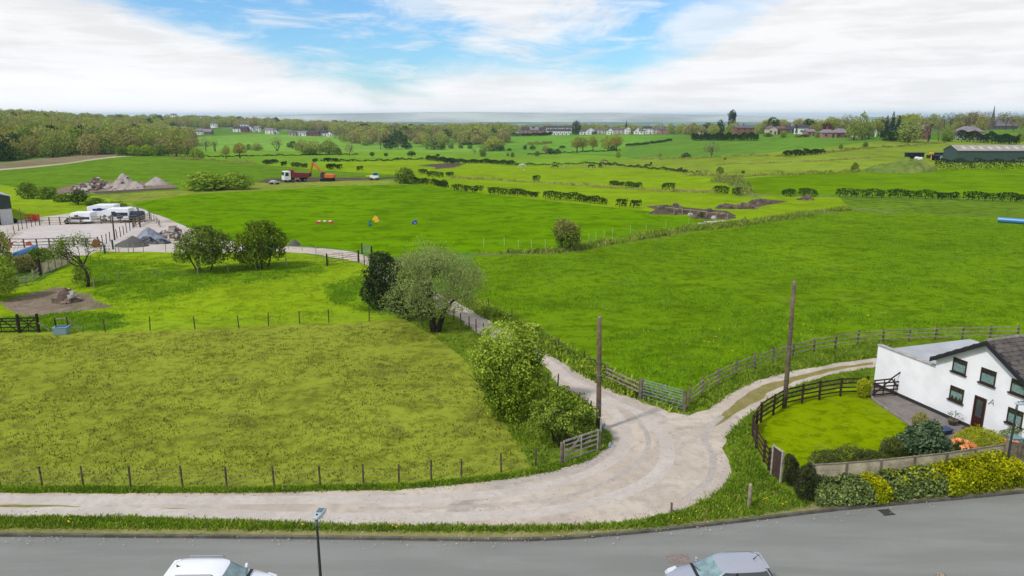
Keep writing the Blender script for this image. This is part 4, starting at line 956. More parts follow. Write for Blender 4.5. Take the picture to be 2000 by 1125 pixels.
for k, px, yb, yt, w, lab in [
    ('light0', 384, 312, 286, 27, 'yellow oak standing alone on the far left field edge'), ('oak0', 442, 310, 284, 22, 'smaller olive oak of the far left pair'), ('oak0', 469, 309, 279, 32, 'larger olive oak with many stems in the far left pair'),
    ('bare0', 403, 296, 268, 24, 'bare tree on the left of the far bare pair'), ('multi0', 420, 296, 268, 18, 'bare tree on the right of the far bare pair'), ('multi0', 541, 295, 266, 28, 'bare many stemmed tree alone in the far green field'),
    ('wood0', 590, 297, 271, 30, 'grey green tree at the left of the far thicket'), ('wood1', 615, 301, 274, 42, 'big green tree in the far thicket'), ('wood2', 643, 301, 272, 34, 'tall green tree at the right of the far thicket'), ('shrub0', 605, 303, 287, 30, 'low bush in front of the far thicket'), ('shrub1', 660, 303, 286, 16, 'small bush at the right end of the far thicket'), ('dark0', 572, 290, 275, 22, 'dark low bush at the left end of the far thicket'),
    ('twig0', 682, 304, 279, 24, 'round headed brown tree right of the far thicket'), ('wood0', 500, 294, 280, 28, 'low bushy tree right of the larger olive oak'), ('shrub2', 486, 293, 280, 10, 'small bush next to the larger olive oak'),
    ('twig1', 743, 292, 270, 20, 'greyish tree at the left of the far dark copse'), ('dark0', 762, 292, 276, 28, 'dark bush in the far copse before the wood'), ('twig2', 778, 292, 272, 22, 'brown tree in the far copse before the wood'), ('dark1', 794, 292, 278, 24, 'dark bush at the right of the far copse before the wood'),
    ('wood1', 848, 292, 268, 46, 'broad pale green tree in the far field corner'), ('dark2', 863, 292, 281, 18, 'dark bush under the broad pale green tree'), ('wood2', 880, 290, 278, 16, 'small tree right of the broad pale green tree'), ('shrub0', 900, 290, 280, 12, 'little bush left of the ochre tree clump'), ('shrub1', 918, 291, 281, 12, 'little round bush near the ochre tree clump'),
    ('ochre1', 965, 294, 270, 48, 'broad ochre tree in the far hollow'), ('dark0', 962, 294, 283, 18, 'dark bush under the broad ochre tree'), ('dark1', 977, 295, 283, 18, 'second dark bush under the broad ochre tree'), ('twig0', 926, 301, 289, 13, 'brown round bush below the ochre tree, left one'), ('shrub2', 943, 306, 291, 16, 'green brown bush below the ochre tree, nearest'), ('twig1', 948, 297, 284, 18, 'brown bush at the left foot of the ochre tree'),
    ('dark2', 995, 295, 289, 10, 'small bush right of the broad ochre tree'), ('shrub0', 1001, 307, 296, 10, 'round bush on the field line left of the bushy clump'), ('shrub1', 992, 305, 298, 6, 'tiny bush beside the round bush on the field line'), ('dark0', 1025, 293, 283, 10, 'dark bush on the far slope under the terraces, left one'), ('dark1', 1040, 293, 284, 12, 'dark bush on the far slope under the terraces, right one'), ('shrub2', 1049, 305, 294, 12, 'round bush left of the dark bushy clump'),
    ('olive0', 1066, 301, 284, 18, 'olive tree behind the dark bushy clump'), ('dark2', 1076, 302, 289, 18, 'dark bush, left one of the bushy clump'), ('dark0', 1088, 302, 290, 16, 'dark bush, right one of the bushy clump'), ('dark1', 1098, 290, 284, 14, 'low dark bush beyond the bushy clump'),
    ('oak0', 1127, 297, 267, 30, 'first olive oak of the row on the far field boundary'), ('oak0', 1138, 296, 267, 26, 'second olive oak of the row on the far field boundary'), ('oak0', 1158, 296, 266, 24, 'middle olive oak of the row on the far field boundary'), ('ochre1', 1188, 295, 264, 38, 'big round olive oak of the row'), ('ochre0', 1204, 296, 264, 30, 'last olive oak of the row with drooping side'), ('dark2', 1197, 295, 284, 13, 'dark bush under the big round olive oak'), ('light0', 1207, 308, 293, 9, 'small pale bush on the bank below the olive oaks'),
    ('twig1', 1289, 312, 296, 12, 'upright brown bush on the far bank left of two'), ('dark0', 1340, 310, 298, 19, 'broad dark bush on the far bank right of two'), ('bare0', 1389, 307, 277, 38, 'lone grey tree with round bare crown in the far field'), ('dark1', 1416, 312, 308, 5, 'tiny dark bush below the lone grey tree'),
    ('shrub0', 1642, 291, 281, 9, 'small round bush on the far pasture bank, left one'), ('shrub1', 1690, 287, 276, 12, 'small round bush on the far pasture bank, right one'), ('shrub2', 1669, 335, 315, 14, 'upright green bush at the foot of the weedy mound'), ('dark2', 1756, 329, 318, 26, 'dark bush on the weedy mound'),
    ('twig2', 1380, 341, 331, 22, 'brown bramble clump on the ditch bank, larger'), ('shrub0', 1406, 338, 324, 15, 'green bush beside the brown bramble clump'), ('dark0', 1330, 333, 326, 7, 'tiny dark bush on the boundary bank'), ('twig0', 1341, 334, 329, 8, 'tiny brown bush on the boundary bank'), ('dark1', 1451, 339, 333, 9, 'dark tuft at the head of the reedy ditch'),
    ('dark2', 1368, 427, 414, 14, 'dark thorn stub behind the spoil heaps'), ('shrub1', 867, 362, 349, 18, 'small thorn bush growing in the short clipped hedge'),
    ('dark0', 628, 315, 311, 6, 'tiny dark bush beside the far left pair'), ('dark1', 777, 311, 307, 6, 'tiny dark bush on the far boundary bank'),
    ]: T(k, px, yb, yt, w, lab)
# ---------------------------------------------------------------- fences, gates and poles
m_wood = mat('grey_wood', S(132, 122, 104), .9, .1, var=.35, vscale=3, bump=.4, bscale=25)
m_woodpale = mat('pale_wood', S(172, 160, 138), .9, .1, var=.3, vscale=3, bump=.4, bscale=25)
m_woodbrown = mat('brown_stain', S(72, 52, 42), .8, .2, var=.3, vscale=4, bump=.3, bscale=25)
m_wooddark = mat('dark_wood', S(60, 52, 44), .9, .1, var=.3, vscale=4, bump=.4, bscale=25)
m_post = mat('post_wood', S(104, 90, 74), .9, .1, var=.4, vscale=5, bump=.5, bscale=25)
m_weather = mat('weathered_white_wood', S(186, 180, 168), .9, .1, var=.3, vscale=4, bump=.3, bscale=25)
m_galv = mat('galvanised', S(150, 166, 176), .45, .5, .6, var=.2, vscale=6)
m_wire = mat('wire', S(120, 122, 120), .5, .5, .7)
m_black = mat('black', (.012, .012, .014), .5, .3)

def fence_posts(root, pts, h, r, m, rnd, square=False, lean=.05, name='post', top=None):
    for p in pts:
        q = p - root.location; t = Vector((rnd.uniform(-lean, lean), rnd.uniform(-lean, lean), 1)) * (h * rnd.uniform(.94, 1.06)); b = MB()
        if square: b.beam(q - Vector((0, 0, .2)), q + t, r * 2, r * 2, up=(0, 1, 0))
        else: b.tube([q - Vector((0, 0, .2)), q + t * .97, q + t], [r, r * .95, r * .7], 7)
        b.build(name, m, root)
def wires(root, pts, hs, m=m_wire, r=.006):
    for hh in hs:
        b = MB(); L = []
        for i in range(len(pts) - 1):
            a, c = pts[i] - root.location, pts[i + 1] - root.location
            for k in range(4): t = k / 4; L.append(a + (c - a) * t + Vector((0, 0, hh - .03 * math.sin(math.pi * t))))
        L.append(pts[-1] - root.location + Vector((0, 0, hh))); b.tube(L, [r] * len(L), 4, cap=False); b.build('wire', m, root)
def wirefence(name, label, px, h, r=.045, m=m_post, seed=1, hs=(.25, .55, .85), lean=.05, group=None, w=.006):
    pts = [P(*q) for q in px]; root = empty(name, pts[0], 0, label, 'fence', group); rnd = random.Random(seed)
    fence_posts(root, pts, h, r, m, rnd, lean=lean); wires(root, pts, hs, r=w); return root
def railfence(name, label, pts, h, nr, m, mr=None, seed=1, rh=.10, postr=.06, hs=None, side=0, group=None):
    root = empty(name, pts[0], 0, label, 'fence', group); rnd = random.Random(seed)
    fence_posts(root, pts, h + .06, postr, m, rnd, True, .02)
    hs = hs or [h * (i + .9) / (nr) for i in range(nr)]
    for i in range(len(pts) - 1):
        a, c = pts[i] - root.location, pts[i + 1] - root.location; d = (c - a).normalized(); s_ = Vector((d.y, -d.x, 0)) * (postr + .022)
        for z in hs:
            b = MB(); b.beam(a + s_ + Vector((0, 0, z + rnd.uniform(-.02, .02))), c + s_ + Vector((0, 0, z + rnd.uniform(-.02, .02))), .04, rh); b.build('rail', mr or m, root)
    return root
def along(px, step, closed=False):      # posts at regular steps along a line given on the photograph
    L = smoothline([P(*q) for q in px], 6); out = [L[0].copy()]; acc = 0; 
    for i in range(len(L) - 1):
        a, c = L[i], L[i + 1]; d = (c - a).length
        while acc + d >= step * len(out): out.append(a + (c - a) * ((step * len(out) - acc) / d))
        acc += d
    for p in out: p.z = hz(p.x, p.y)
    return out

wirefence('wire_fence', 'post and wire fence along the near edge of the large olive paddock', [(-80, 950), (0, 949), (83, 949), (163, 949), (255, 950), (357, 950), (443, 951), (536, 950), (626, 949), (710, 947), (779, 945), (842, 938), (901, 932), (979, 922), (1046, 912), (1096, 906)], 1.08, .05, seed=3, lean=.04)
wirefence('wire_fence', 'thin post and wire fence between the olive paddock and the upper small field', [(135, 650), (206, 648), (293, 645), (381, 643), (467, 641), (524, 637), (585, 632), (642, 630), (721, 627), (788, 622), (824, 636)], 1.2, .05, seed=4, lean=.06)
wirefence('wire_fence', 'wooden post fence beside the track between the willow and the hawthorn', [(824, 636), (886, 627), (901, 637), (916, 643), (930, 648), (944, 655), (985, 680), (1030, 700), (1070, 757), (1089, 760), (1130, 800), (1152, 818), (1172, 842)], 1.15, .05, seed=5, lean=.06)
wirefence('wire_fence', 'old wire fence on the bank right of the track', [(910, 577), (955, 602), (1000, 622), (1045, 650), (1090, 682), (1140, 708), (1184, 738)], 1.0, .045, seed=6, lean=.1)
wirefence('wire_fence', 'pale electric fence with thin white posts in front of the ditch', [(945, 482), (985, 479), (1013, 484), (1038, 484), (1065, 483), (1134, 474), (1150, 471), (1164, 468), (1180, 464), (1196, 461), (1231, 455), (1262, 450), (1300, 444), (1345, 438)], 1.2, .022, mat('white_post', S(210, 214, 196), .7), seed=7, lean=.04, w=.004)
wirefence('wire_fence', 'wire fence with pale posts under the pair of trees', [(184, 562), (206, 553), (232, 548), (305, 543), (387, 539), (446, 532), (500, 528), (560, 520), (640, 515)], 1.15, .055, m_woodpale, seed=8, lean=.05)
wirefence('wire_fence', 'yellow topped posts along the gravel lane to the yard', [(563, 486), (590, 490), (617, 494), (632, 512)], 1.1, .04, m_woodpale, seed=9)
railfence('post_and_rail_fence', 'weathered grey three rail fence curving along the grassy drive', along([(1346, 792), (1378, 765), (1420, 742), (1470, 722), (1530, 702), (1600, 686), (1680, 673), (1760, 668), (1860, 664), (1990, 662)], 2.35), 1.12, 3, m_wood, m_woodpale, 11, .09, .06, [.36, .70, 1.05])
BR = [P(*q) for q in ((1692, 772), (1641, 774), (1600, 781), (1566, 788), (1532, 796), (1510, 810), (1486, 825), (1477, 840), (1470, 852), (1477, 875), (1492, 902), (1501, 918), (1508, 927))]
railfence('post_and_rail_fence', 'dark brown four rail fence curving round the garden lawn', BR, 1.25, 4, m_woodbrown, m_woodbrown, 12, .09, .055, [.28, .58, .88, 1.17])
railfence('post_and_rail_fence', 'short broken grey rail fence between the right track bank and the metal gate', [P(*q) for q in ((1186, 745), (1216, 760), (1249, 775))], 1.05, 3, m_wood, m_woodpale, 13, .1, .07, [.4, .7, .98])

def bar_gate(name, label, a, c, h, nb, m, braces=((0, 0, 1, 1),), postm=None, posth=1.35, postr=.09, tub=False, rz=None, group=None):
    """field gate hung between two posts"""
    root = empty(name, a, 0, label, 'gate', group); d = c - a; L = d.length; t = d.normalized(); o = Vector((0, 0, 0)); lift = .14
    def pt(s, z): return t * (s * L) + Vector((0, 0, lift + z))
    for i in range(nb):
        z = h * (i / (nb - 1)) ** .85; b = MB()
        if tub: b.tube([pt(.03, z), pt(.97, z)], [.025, .025], 6)
        else: b.beam(pt(.02, z), pt(.98, z), .03, .10 if i in (0, nb - 1) else .085)
        b.build('bar', m, root)
    for s in (.03, .97, .5):
        b = MB()
        if tub: b.tube([pt(s, -.02), pt(s, h + .02)], [.024, .024], 6)
        else: b.beam(pt(s, -.03) + Vector((t.y, -t.x, 0)) * .033, pt(s, h + .03) + Vector((t.y, -t.x, 0)) * .033, .09, .03, up=t)
        b.build('upright', m, root)
    for x0, z0, x1, z1 in braces:
        b = MB(); s_ = Vector((-t.y, t.x, 0)) * .034
        if tub: b.tube([pt(x0, z0 * h), pt(x1, z1 * h)], [.018, .018], 6)
        else: b.beam(pt(x0, z0 * h) + s_, pt(x1, z1 * h) + s_, .03, .085)
        b.build('brace', m, root)
    if postm:
        for q in (t * -.06, t * (L + .06)):
            b = MB(); b.tube([q - Vector((0, 0, .3)), q + Vector((0, 0, posth)), q + Vector((0, 0, posth + .05))], [postr, postr, postr * .5], 10); b.build('gate_post', postm, root, smooth=False)
    return root
bar_gate('field_gate', 'weathered grey five bar wooden gate leaning by the elder bush', P(1098, 907), P(1168, 882), 1.15, 5, m_weather, ((.05, .1, .5, .95), (.5, .5, .8, .6)), m_wood, 1.25, .08)
bar_gate('metal_gate', 'galvanised metal field gate opening from the track into the big field', P(1253, 779), P(1335, 803), 1.2, 7, m_galv, ((.03, 0, .5, 1), (.5, 1, .97, 0)), m_wood, 1.35, .12, True)
bar_gate('field_gate', 'dark double field gate at the left edge below the bare earth', P(-30, 652), P(38, 650), 1.15, 5, m_wooddark, ((.05, 0, .5, 1), (.5, 1, .95, 0)), m_wooddark, 1.5, .1)
bar_gate('field_gate', 'dark field gate leaf with a tall post beside the propped rail', P(40, 650), P(75, 649), 1.15, 5, m_wooddark, ((.05, 0, .95, 1), (.05, 1, .95, 0)), m_wooddark, 1.6, .12)
bar_gate('metal_gate', 'rusty metal gate standing open on the lane by the dark bushes', P(640, 519), P(700, 512), 1.2, 5, mat('rust_bar', S(96, 72, 64), .7, .3, var=.3), ((.03, 0, .97, 1),), m_wooddark, 1.5, .1, True)
bar_gate('metal_gate', 'pale metal gate on the far side of the lane', P(708, 496), P(726, 502), 1.2, 6, m_galv, ((.03, 0, .97, 1),), m_wooddark, 1.4, .1, True)
wirefence('wire_fence', 'dark short post fence from the rusty gate to the bushes', [(700, 513), (712, 517), (730, 524), (745, 532)], 1.1, .06, m_wooddark, seed=10)
def prop(name, label, cat, a, c, r, m):
    root = empty(name, a, 0, label, cat); b = MB(); b.tube([(0, 0, .9), c - a], [r, r], 7); b.build('strut', m, root); return root
prop('strut_post', 'pale strut propped against the tall dark gate post', 'strut', P(78, 650), P(100, 648), .06, m_woodpale)
def frame_trough():
    a, c = P(111, 651), P(134, 649); root = empty('timber_frame', a, 0, 'timber frame with a sloping strut around the pale blue trough', 'frame')
    h = 1.35
    for q in (Vector(), c - a): b = MB(); b.tube([q - Vector((0, 0, .2)), q + Vector((0, 0, h))], [.07, .06], 7); b.build('post', m_wooddark, root)
    b = MB(); b.tube([Vector((0, 0, h - .12)), c - a + Vector((0, 0, h - .1))], [.05, .05], 7); b.build('rail', m_woodpale, root)
    b = MB(); b.tube([c - a + Vector((0, 0, h - .15)), P(163, 649) - a + Vector((0, 0, .02))], [.05, .05], 7); b.build('strut', m_wood, root)
    t = empty('water_trough', P(122, 652), R(8), 'pale blue grey plastic water trough under the timber frame', 'trough')
    b = MB(); b.hexa([(-.5, -.4, 0), (.5, -.4, 0), (.5, .4, 0), (-.5, .4, 0), (-.56, -.46, .62), (.56, -.46, .62), (.56, .46, .62), (-.56, .46, .62)])
    m = mat('blue_plastic', S(150, 178, 192), .5); b.build('tub', m, t, bevel=.04)
    b = MB(); b.box((0, 0, .64), (1.16, .96, .05)); b.build('rim', m, t, bevel=.015); b = MB(); b.box((0, 0, .668), (.9, .7, .012)); b.build('water', mat('dark_water', (.02, .03, .03), .05, .5), t)
frame_trough()
def pole(px, yb, px2, yt, label, r, seed):
    a = P(px, yb); Y = a.y; t = at(px2, yt, Y); root = empty('telegraph_pole', a, 0, label, 'pole', None)
    b = MB(); t = t - a; b.tube([Vector((0, 0, -.3)), t * .33, t * .66, t], [r, r * .93, r * .85, r * .78], 12, cap=True)
    b.build('shaft', mat('pole_wood', S(122, 106, 90), .85, .15, var=.35, vscale=2.2, bump=.3, bscale=15), root, smooth=True)
    b = MB(); b.tube([t + Vector((0, 0, .002)), t + Vector((0, 0, .05))], [r * .82, r * .6], 12); b.build('cap', mat('pole_cap', S(140, 142, 136), .5, .4, .4), root)
    for s in (.24, .5, .62):
        b = MB(); q = t * s; b.tube([q, q + Vector((0, 0, .05))], [r * .95 + .012] * 2, 12); b.build('band', m_galv, root)
    return root
pole(1169, 842, 1171, 620, 'bare wooden telegraph pole beside the weathered gate', .155, 1)
pole(1532, 797, 1551.5, 551, 'leaning wooden telegraph pole behind the brown lawn fence', .15, 2)
# white marker and blue bags by the pole
b = MB(); b.box((0, 0, .5), (.1, .06, 1.0)); o = b.build('marker_post', mat('white_paint', (.75, .75, .73), .5), bevel=.01); o.location = P(1173, 846); tag(o, 'thin white marker post at the foot of the pole by the gate', 'marker')
def rag(name, label, cat, px, py, s, m, seed):
    rg = np.random.default_rng(seed); b = MB(); n = 9; V = []
    for i in range(n):
        for j in range(n):
            x, y = (i / (n - 1) - .5), (j / (n - 1) - .5); d = max(0, 1 - 2.1 * math.hypot(x, y))
            V.append((x * s + rg.normal() * .02 * s, y * s * .7 + rg.normal() * .02 * s, s * (.02 + .45 * d * (1 + .5 * math.sin(7 * x + seed) * math.cos(6 * y))) ))
    b.add(V, [(i * n + j, (i + 1) * n + j, (i + 1) * n + j + 1, i * n + j + 1) for i in range(n - 1) for j in range(n - 1)])
    o = b.build(name, m, smooth=True); o.location = P(px, py); tag(o, label, cat); return o
m_bag = mat('blue_white_bag', S(150, 190, 214), .6, var=.5, vscale=3, var2=S(232, 236, 240))
rag('plastic_bag', 'crumpled blue and white plastic bag on the grass by the pole', 'bag', 1180, 836, .55, m_bag, 1); rag('plastic_bag', 'pale crumpled bag at the gravel edge below the pole', 'bag', 1192, 871, .4, m_bag, 2)
b = MB(); b.tube([(0, 0, -.2), (.01, 0, 1.18), (.01, 0, 1.22)], [.085, .085, .06], 10); o = b.build('bollard_post', m_woodpale, smooth=False); o.location = P(1462, 991); tag(o, 'short round wooden post standing alone on the verge near the road', 'post')
b = MB(); b.tube([(0, 0, -.2), (.0, 0, .5)], [.05, .05], 8); o = b.build('bollard_post', m_wood); o.location = P(1311, 1001); tag(o, 'small grey stake at the gravel edge near the road', 'post')

# ---------------------------------------------------------------- the white house
def house():
    A = P(1706, 752); Bq = P(1960, 866); e = (Bq - A); e.z = 0; e.normalize(); nin = Vector((-e.y, e.x, 0))
    if nin.x < 0: nin = -nin
    def s_at(px):                                    # where a photo column meets the front wall
        u = (px - 1000) / FPX
        best = None
        for k in range(4000):
            s = k * .01; p = A + e * s
            v = p.x / (p.y * cp + (CAMH - 1.5) * sp)
            if v >= u: return s
        return 20.0
    def z_at(px, py):                                # height on the front wall under a photo pixel
        d = ray(px, py); n2 = nin
        t = (A - Vector((0, 0, CAMH))).dot(n2) / d.dot(n2)
        return CAMH + d.z * t, (Vector((0, 0, CAMH)) + d * t - A).dot(e)
    s1 = z_at(1829, 705)[1]; zap, sap = z_at(1935, 667); ze = z_at(1829, 697)[0]; zw = z_at(1711, 673)[0]
    s2 = 2 * sap - s1; dep = 13.0; wd = 8.2
    root = empty('white_house', A, 0, 'white rendered cottage with brown windows, flat roofed wing and tiled gable roof', 'house')
    M3 = lambda s, d, z: Vector((e.x * s + nin.x * d, e.y * s + nin.y * d, z))
    m_ren = mat('white_render', (.80, .80, .815), .85, .2, var=.06, vscale=.8, bump=.15, bscale=30)
    m_plinth = mat('black_plinth', (.03, .03, .032), .7)
    # walls
    b = MB(); T = .25
    gpoly = [M3(s1, 0, 0), M3(s2, 0, 0), M3(s2, 0, ze), M3(sap, 0, zap), M3(s1, 0, ze)]
    b.prism(gpoly, nin * dep); b.build('wall', m_ren, root)
    b = MB(); b.hexa([M3(0, 0, 0), M3(s1 - .003, 0, 0), M3(s1 - .003, T, 0), M3(0, T, 0), M3(0, 0, zw), M3(s1 - .003, 0, zw), M3(s1 - .003, T, zw), M3(0, T, zw)]); b.build('parapet_wall', m_ren, root)
    b = MB(); b.hexa([M3(0, T + .002, 0), M3(s1 - .003, T + .002, 0), M3(s1 - .003, wd, 0), M3(0, wd, 0)] + [M3(0, T + .002, zw - .42), M3(s1 - .003, T + .002, zw - .42), M3(s1 - .003, wd, zw - .42), M3(0, wd, zw - .42)]); b.build('wing', m_ren, root)
    b = MB(); z = zw - .42; b.hexa([M3(-.08, T + .004, z + .003), M3(s1 - .004, T + .004, z + .003), M3(s1 - .004, wd + .1, z + .003), M3(-.08, wd + .1, z + .003)] + [M3(-.08, T + .004, z + .06), M3(s1 - .004, T + .004, z + .06), M3(s1 - .004, wd + .1, z + .06), M3(-.08, wd + .1, z + .06)]); b.build('flat_roof', mat('flat_roof', S(196, 200, 204), .6, var=.12, vscale=.6), root)
    b = MB(); b.hexa([M3(-.05, -.05, zw + .003), M3(s1 - .004, -.05, zw + .003), M3(s1 - .004, T + .05, zw + .003), M3(-.05, T + .05, zw + .003)] + [M3(-.05, -.05, zw + .08), M3(s1 - .004, -.05, zw + .08), M3(s1 - .004, T + .05, zw + .08), M3(-.05, T + .05, zw + .08)]); b.build('coping', mat('coping', S(186, 182, 178), .9, var=.25, vscale=2), root)
    b = MB(); s_a = s1 - 2.1; b.hexa([M3(s_a, 2.0, z + .064), M3(s1 - .1, 2.0, z + .064), M3(s1 - .1, 3.3, z + .064), M3(s_a, 3.3, z + .064)] + [M3(s_a, 2.0, z + .16), M3(s1 - .1, 2.0, z + .16), M3(s1 - .1, 3.3, z + .16), M3(s_a, 3.3, z + .16)]); b.build('rooflight', mat('dark_grey_roof', S(110, 108, 114), .6), root)
    b = MB(); b.hexa([M3(-.02, -.025, .002), M3(s2, -.025, .002), M3(s2, -.003, .002), M3(-.02, -.003, .002), M3(-.02, -.025, .22), M3(s2, -.025, .22), M3(s2, -.003, .22), M3(-.02, -.003, .22)]); b.build('plinth', m_plinth, root)
    # roof: two slopes of tiles, courses built as thin overlapping strips
    m_tile = mat('roof_tile', S(104, 98, 94), .85, .2, var=.35, vscale=2.5, bump=.4, bscale=12)
    rf = None; ov = .32
    for sg in (-1, 1):
        b = MB(); se = s1 if sg < 0 else s2; run = abs(sap - se); slope = (zap - ze) / run; nC = 13
        for k in range(nC):
            f0, f1 = k / nC * 1.06, (k + 1) / nC * 1.06 + .012
            for j in range(26):
                d0, d1 = -.3 + (dep + .6) * j / 26 + (.15 if k % 2 else 0), -.3 + (dep + .6) * (j + .97) / 26 + (.15 if k % 2 else 0)
                d0, d1 = max(d0, -.3), min(d1, dep + .3)
                x0, x1 = sap + sg * run * f0, sap + sg * run * f1; z0, z1 = zap - slope * run * f0, zap - slope * run * f1
                lift = .05; jz = .008 * math.sin(j * 3.7 + k * 1.3)
                b.hexa([M3(x0, d0, z0 + lift), M3(x1, d0, z1 + lift), M3(x1, d1, z1 + lift), M3(x0, d1, z0 + lift), M3(x0, d0, z0 + lift + .04), M3(x1, d0, z1 + lift + .085 + jz), M3(x1, d1, z1 + lift + .085 + jz), M3(x0, d1, z0 + lift + .04)])
        o = b.build('roof', m_tile, root); rf = rf or o
        b = MB(); run2 = run * 1.06; f = .30
        for d0 in (-.3,):
            b.hexa([M3(sap, d0 - .06, zap - .22), M3(sap + sg * run2, d0 - .06, zap - slope * run2 - .20), M3(sap + sg * run2, d0 - .004, zap - slope * run2 - .20), M3(sap, d0 - .004, zap - .22), M3(sap, d0 - .06, zap + .055), M3(sap + sg * run2, d0 - .06, zap - slope * run2 + .045), M3(sap + sg * run2, d0 - .004, zap - slope * run2 + .045), M3(sap, d0 - .004, zap + .055)])
            b.hexa([M3(sap, d0 - .002, zap - .06), M3(sap + sg * run2, d0 - .002, zap - slope * run2 - .06), M3(sap + sg * run2, -.002, zap - slope * run2 - .06), M3(sap, -.002, zap - .06), M3(sap, d0 - .002, zap + .045), M3(sap + sg * run2, d0 - .002, zap - slope * run2 + .045), M3(sap + sg * run2, -.002, zap - slope * run2 + .045), M3(sap, -.002, zap + .045)])
        b.build('bargeboard', mat('bargeboard', (.02, .02, .024), .5), root)
    b = MB()
    for j in range(28):
        d0, d1 = -.3 + (dep + .6) * j / 28, -.3 + (dep + .6) * (j + .96) / 28; b.tube([M3(sap, d0, zap + .09), M3(sap, d1, zap + .09)], [.11, .105], 8)
    b.build('ridge_tiles', mat('ridge', S(150, 142, 136), .9, var=.3, vscale=3), rf)
    b = MB(); q = [(sap - 2.0, wd - .4), (sap - 1.0, wd - .4), (sap - 1.0, wd + .5), (sap - 2.0, wd + .5)]; b.hexa([M3(x, y, zw) for x, y in q] + [M3(x, y, zap + .62) for x, y in q]); b.build('chimney', m_ren, rf)
    # windows
    m_fr = mat('brown_frame', S(62, 44, 38), .45, .4); m_gl = mat('window_glass', (.05, .065, .07), .06, .6, coat=.3); m_cur = mat('net_curtain', S(176, 196, 196), .9, var=.25, vscale=9)
    def window(px0, py0, px1, py1, lace=False):
        z0, sa = z_at(px0, (py0 + py1) / 2); _, sb = z_at(px1, (py0 + py1) / 2)
        pc = (px0 + px1) / 2; zt = z_at(pc, py0)[0]; zb = z_at(pc, py1)[0]
        w = sb - sa
        fr = MB()
        def bar(x0, x1, za, zb_, d0=-.05, d1=.01): fr.hexa([M3(x0, d0, za), M3(x1, d0, za), M3(x1, d1, za), M3(x0, d1, za), M3(x0, d0, zb_), M3(x1, d0, zb_), M3(x1, d1, zb_), M3(x0, d1, zb_)])
        t = .068
        bar(sa, sb, zb, zb + t); bar(sa, sb, zt - t, zt); bar(sa, sa + t, zb + t, zt - t); bar(sb - t, sb, zb + t, zt - t)
        zm = zb + (zt - zb) * .68; bar(sa + t, sb - t, zm, zm + t * .8)
        for q in (.62,): bar(sa + w * q, sa + w * q + .05, zm + t * .8, zt - t)
        f = fr.build('window', m_fr, root)
        g = MB(); g.add([M3(sa + t, -.026, zb + t), M3(sb - t, -.026, zb + t), M3(sb - t, -.026, zt - t), M3(sa + t, -.026, zt - t)], [(0, 1, 2, 3)])
        gm = bpy.data.materials.get('pane_glass') or glassmat(); g.build('pane', gm, f)
        c = MB(); n = 40; V = []; F = []
        for k in range(n + 1):
            x = sa + t + (w - 2 * t) * k / n; dd = -.012 + .005 * math.sin(k * 1.9)
            lo = zb + t; hi = zm
            if lace: hi = zm; lo = zb + t + (zm - zb) * .35 * abs(math.sin(k / n * math.pi * 3))
            V += [M3(x, dd, lo), M3(x, dd, hi)]
        F = [(2 * k, 2 * k + 2, 2 * k + 3, 2 * k + 1) for k in range(n)]; c.add(V, F); c.build('curtain', m_cur, f)
        bk = MB(); bk.hexa([M3(sa + .02, -.0045, zb + .02), M3(sb - .02, -.0045, zb + .02), M3(sb - .02, -.002, zb + .02), M3(sa + .02, -.002, zb + .02), M3(sa + .02, -.0045, zt - .02), M3(sb - .02, -.0045, zt - .02), M3(sb - .02, -.002, zt - .02), M3(sa + .02, -.002, zt - .02)]); bk.build('dark_room_sheet', mat('room_dark', (.035, .038, .036), .9), f)  # flat dark sheet painted in place of the unlit room behind the pane
        sl = MB(); sl.hexa([M3(sa - .08, -.12, zb - .08), M3(sb + .08, -.12, zb - .08), M3(sb + .08, -.001, zb - .08), M3(sa - .08, -.001, zb - .08), M3(sa - .08, -.12, zb - .003), M3(sb + .08, -.12, zb - .003), M3(sb + .08, -.001, zb - .003), M3(sa - .08, -.001, zb - .003)]); sl.build('sill', m_fr, f)
    window(1861, 701, 1889, 729); window(1915, 721, 1946, 751); window(1974, 743, 2006, 771); window(1855, 756, 1883, 784, True); window(1967, 799, 1999, 830)
    window(2040, 775, 2075, 803)
    # door
    _, sa = z_at(1901, 800); _, sb = z_at(1925, 800); zt = z_at(1913, 774)[0]
    b = MB(); 
    for x0, x1, za, zb_ in ((sa, sa + .08, .0, zt), (sb - .08, sb, .0, zt), (sa + .08, sb - .08, zt - .08, zt)):
        b.hexa([M3(x0, -.06, za), M3(x1, -.06, za), M3(x1, -.001, za), M3(x0, -.001, za), M3(x0, -.06, zb_), M3(x1, -.06, zb_), M3(x1, -.001, zb_), M3(x0, -.001, zb_)])
    b.build('door_frame', m_fr, root)
    b = MB(); b.hexa([M3(sa + .083, -.045, .02), M3(sb - .083, -.045, .02), M3(sb - .083, -.03, .02), M3(sa + .083, -.03, .02), M3(sa + .083, -.045, zt - .083), M3(sb - .083, -.045, zt - .083), M3(sb - .083, -.03, zt - .083), M3(sa + .083, -.03, zt - .083)])
    for za, zb_ in ((.15, .42), (.48, .75)): b.hexa([M3(sa + .18, -.058, za), M3(sb - .18, -.058, za), M3(sb - .18, -.047, za), M3(sa + .18, -.047, za), M3(sa + .18, -.058, zb_), M3(sb - .18, -.058, zb_), M3(sb - .18, -.047, zb_), M3(sa + .18, -.047, zb_)])
    d_ = b.build('door', mat('mahogany', S(74, 30, 28), .35, .4), root)
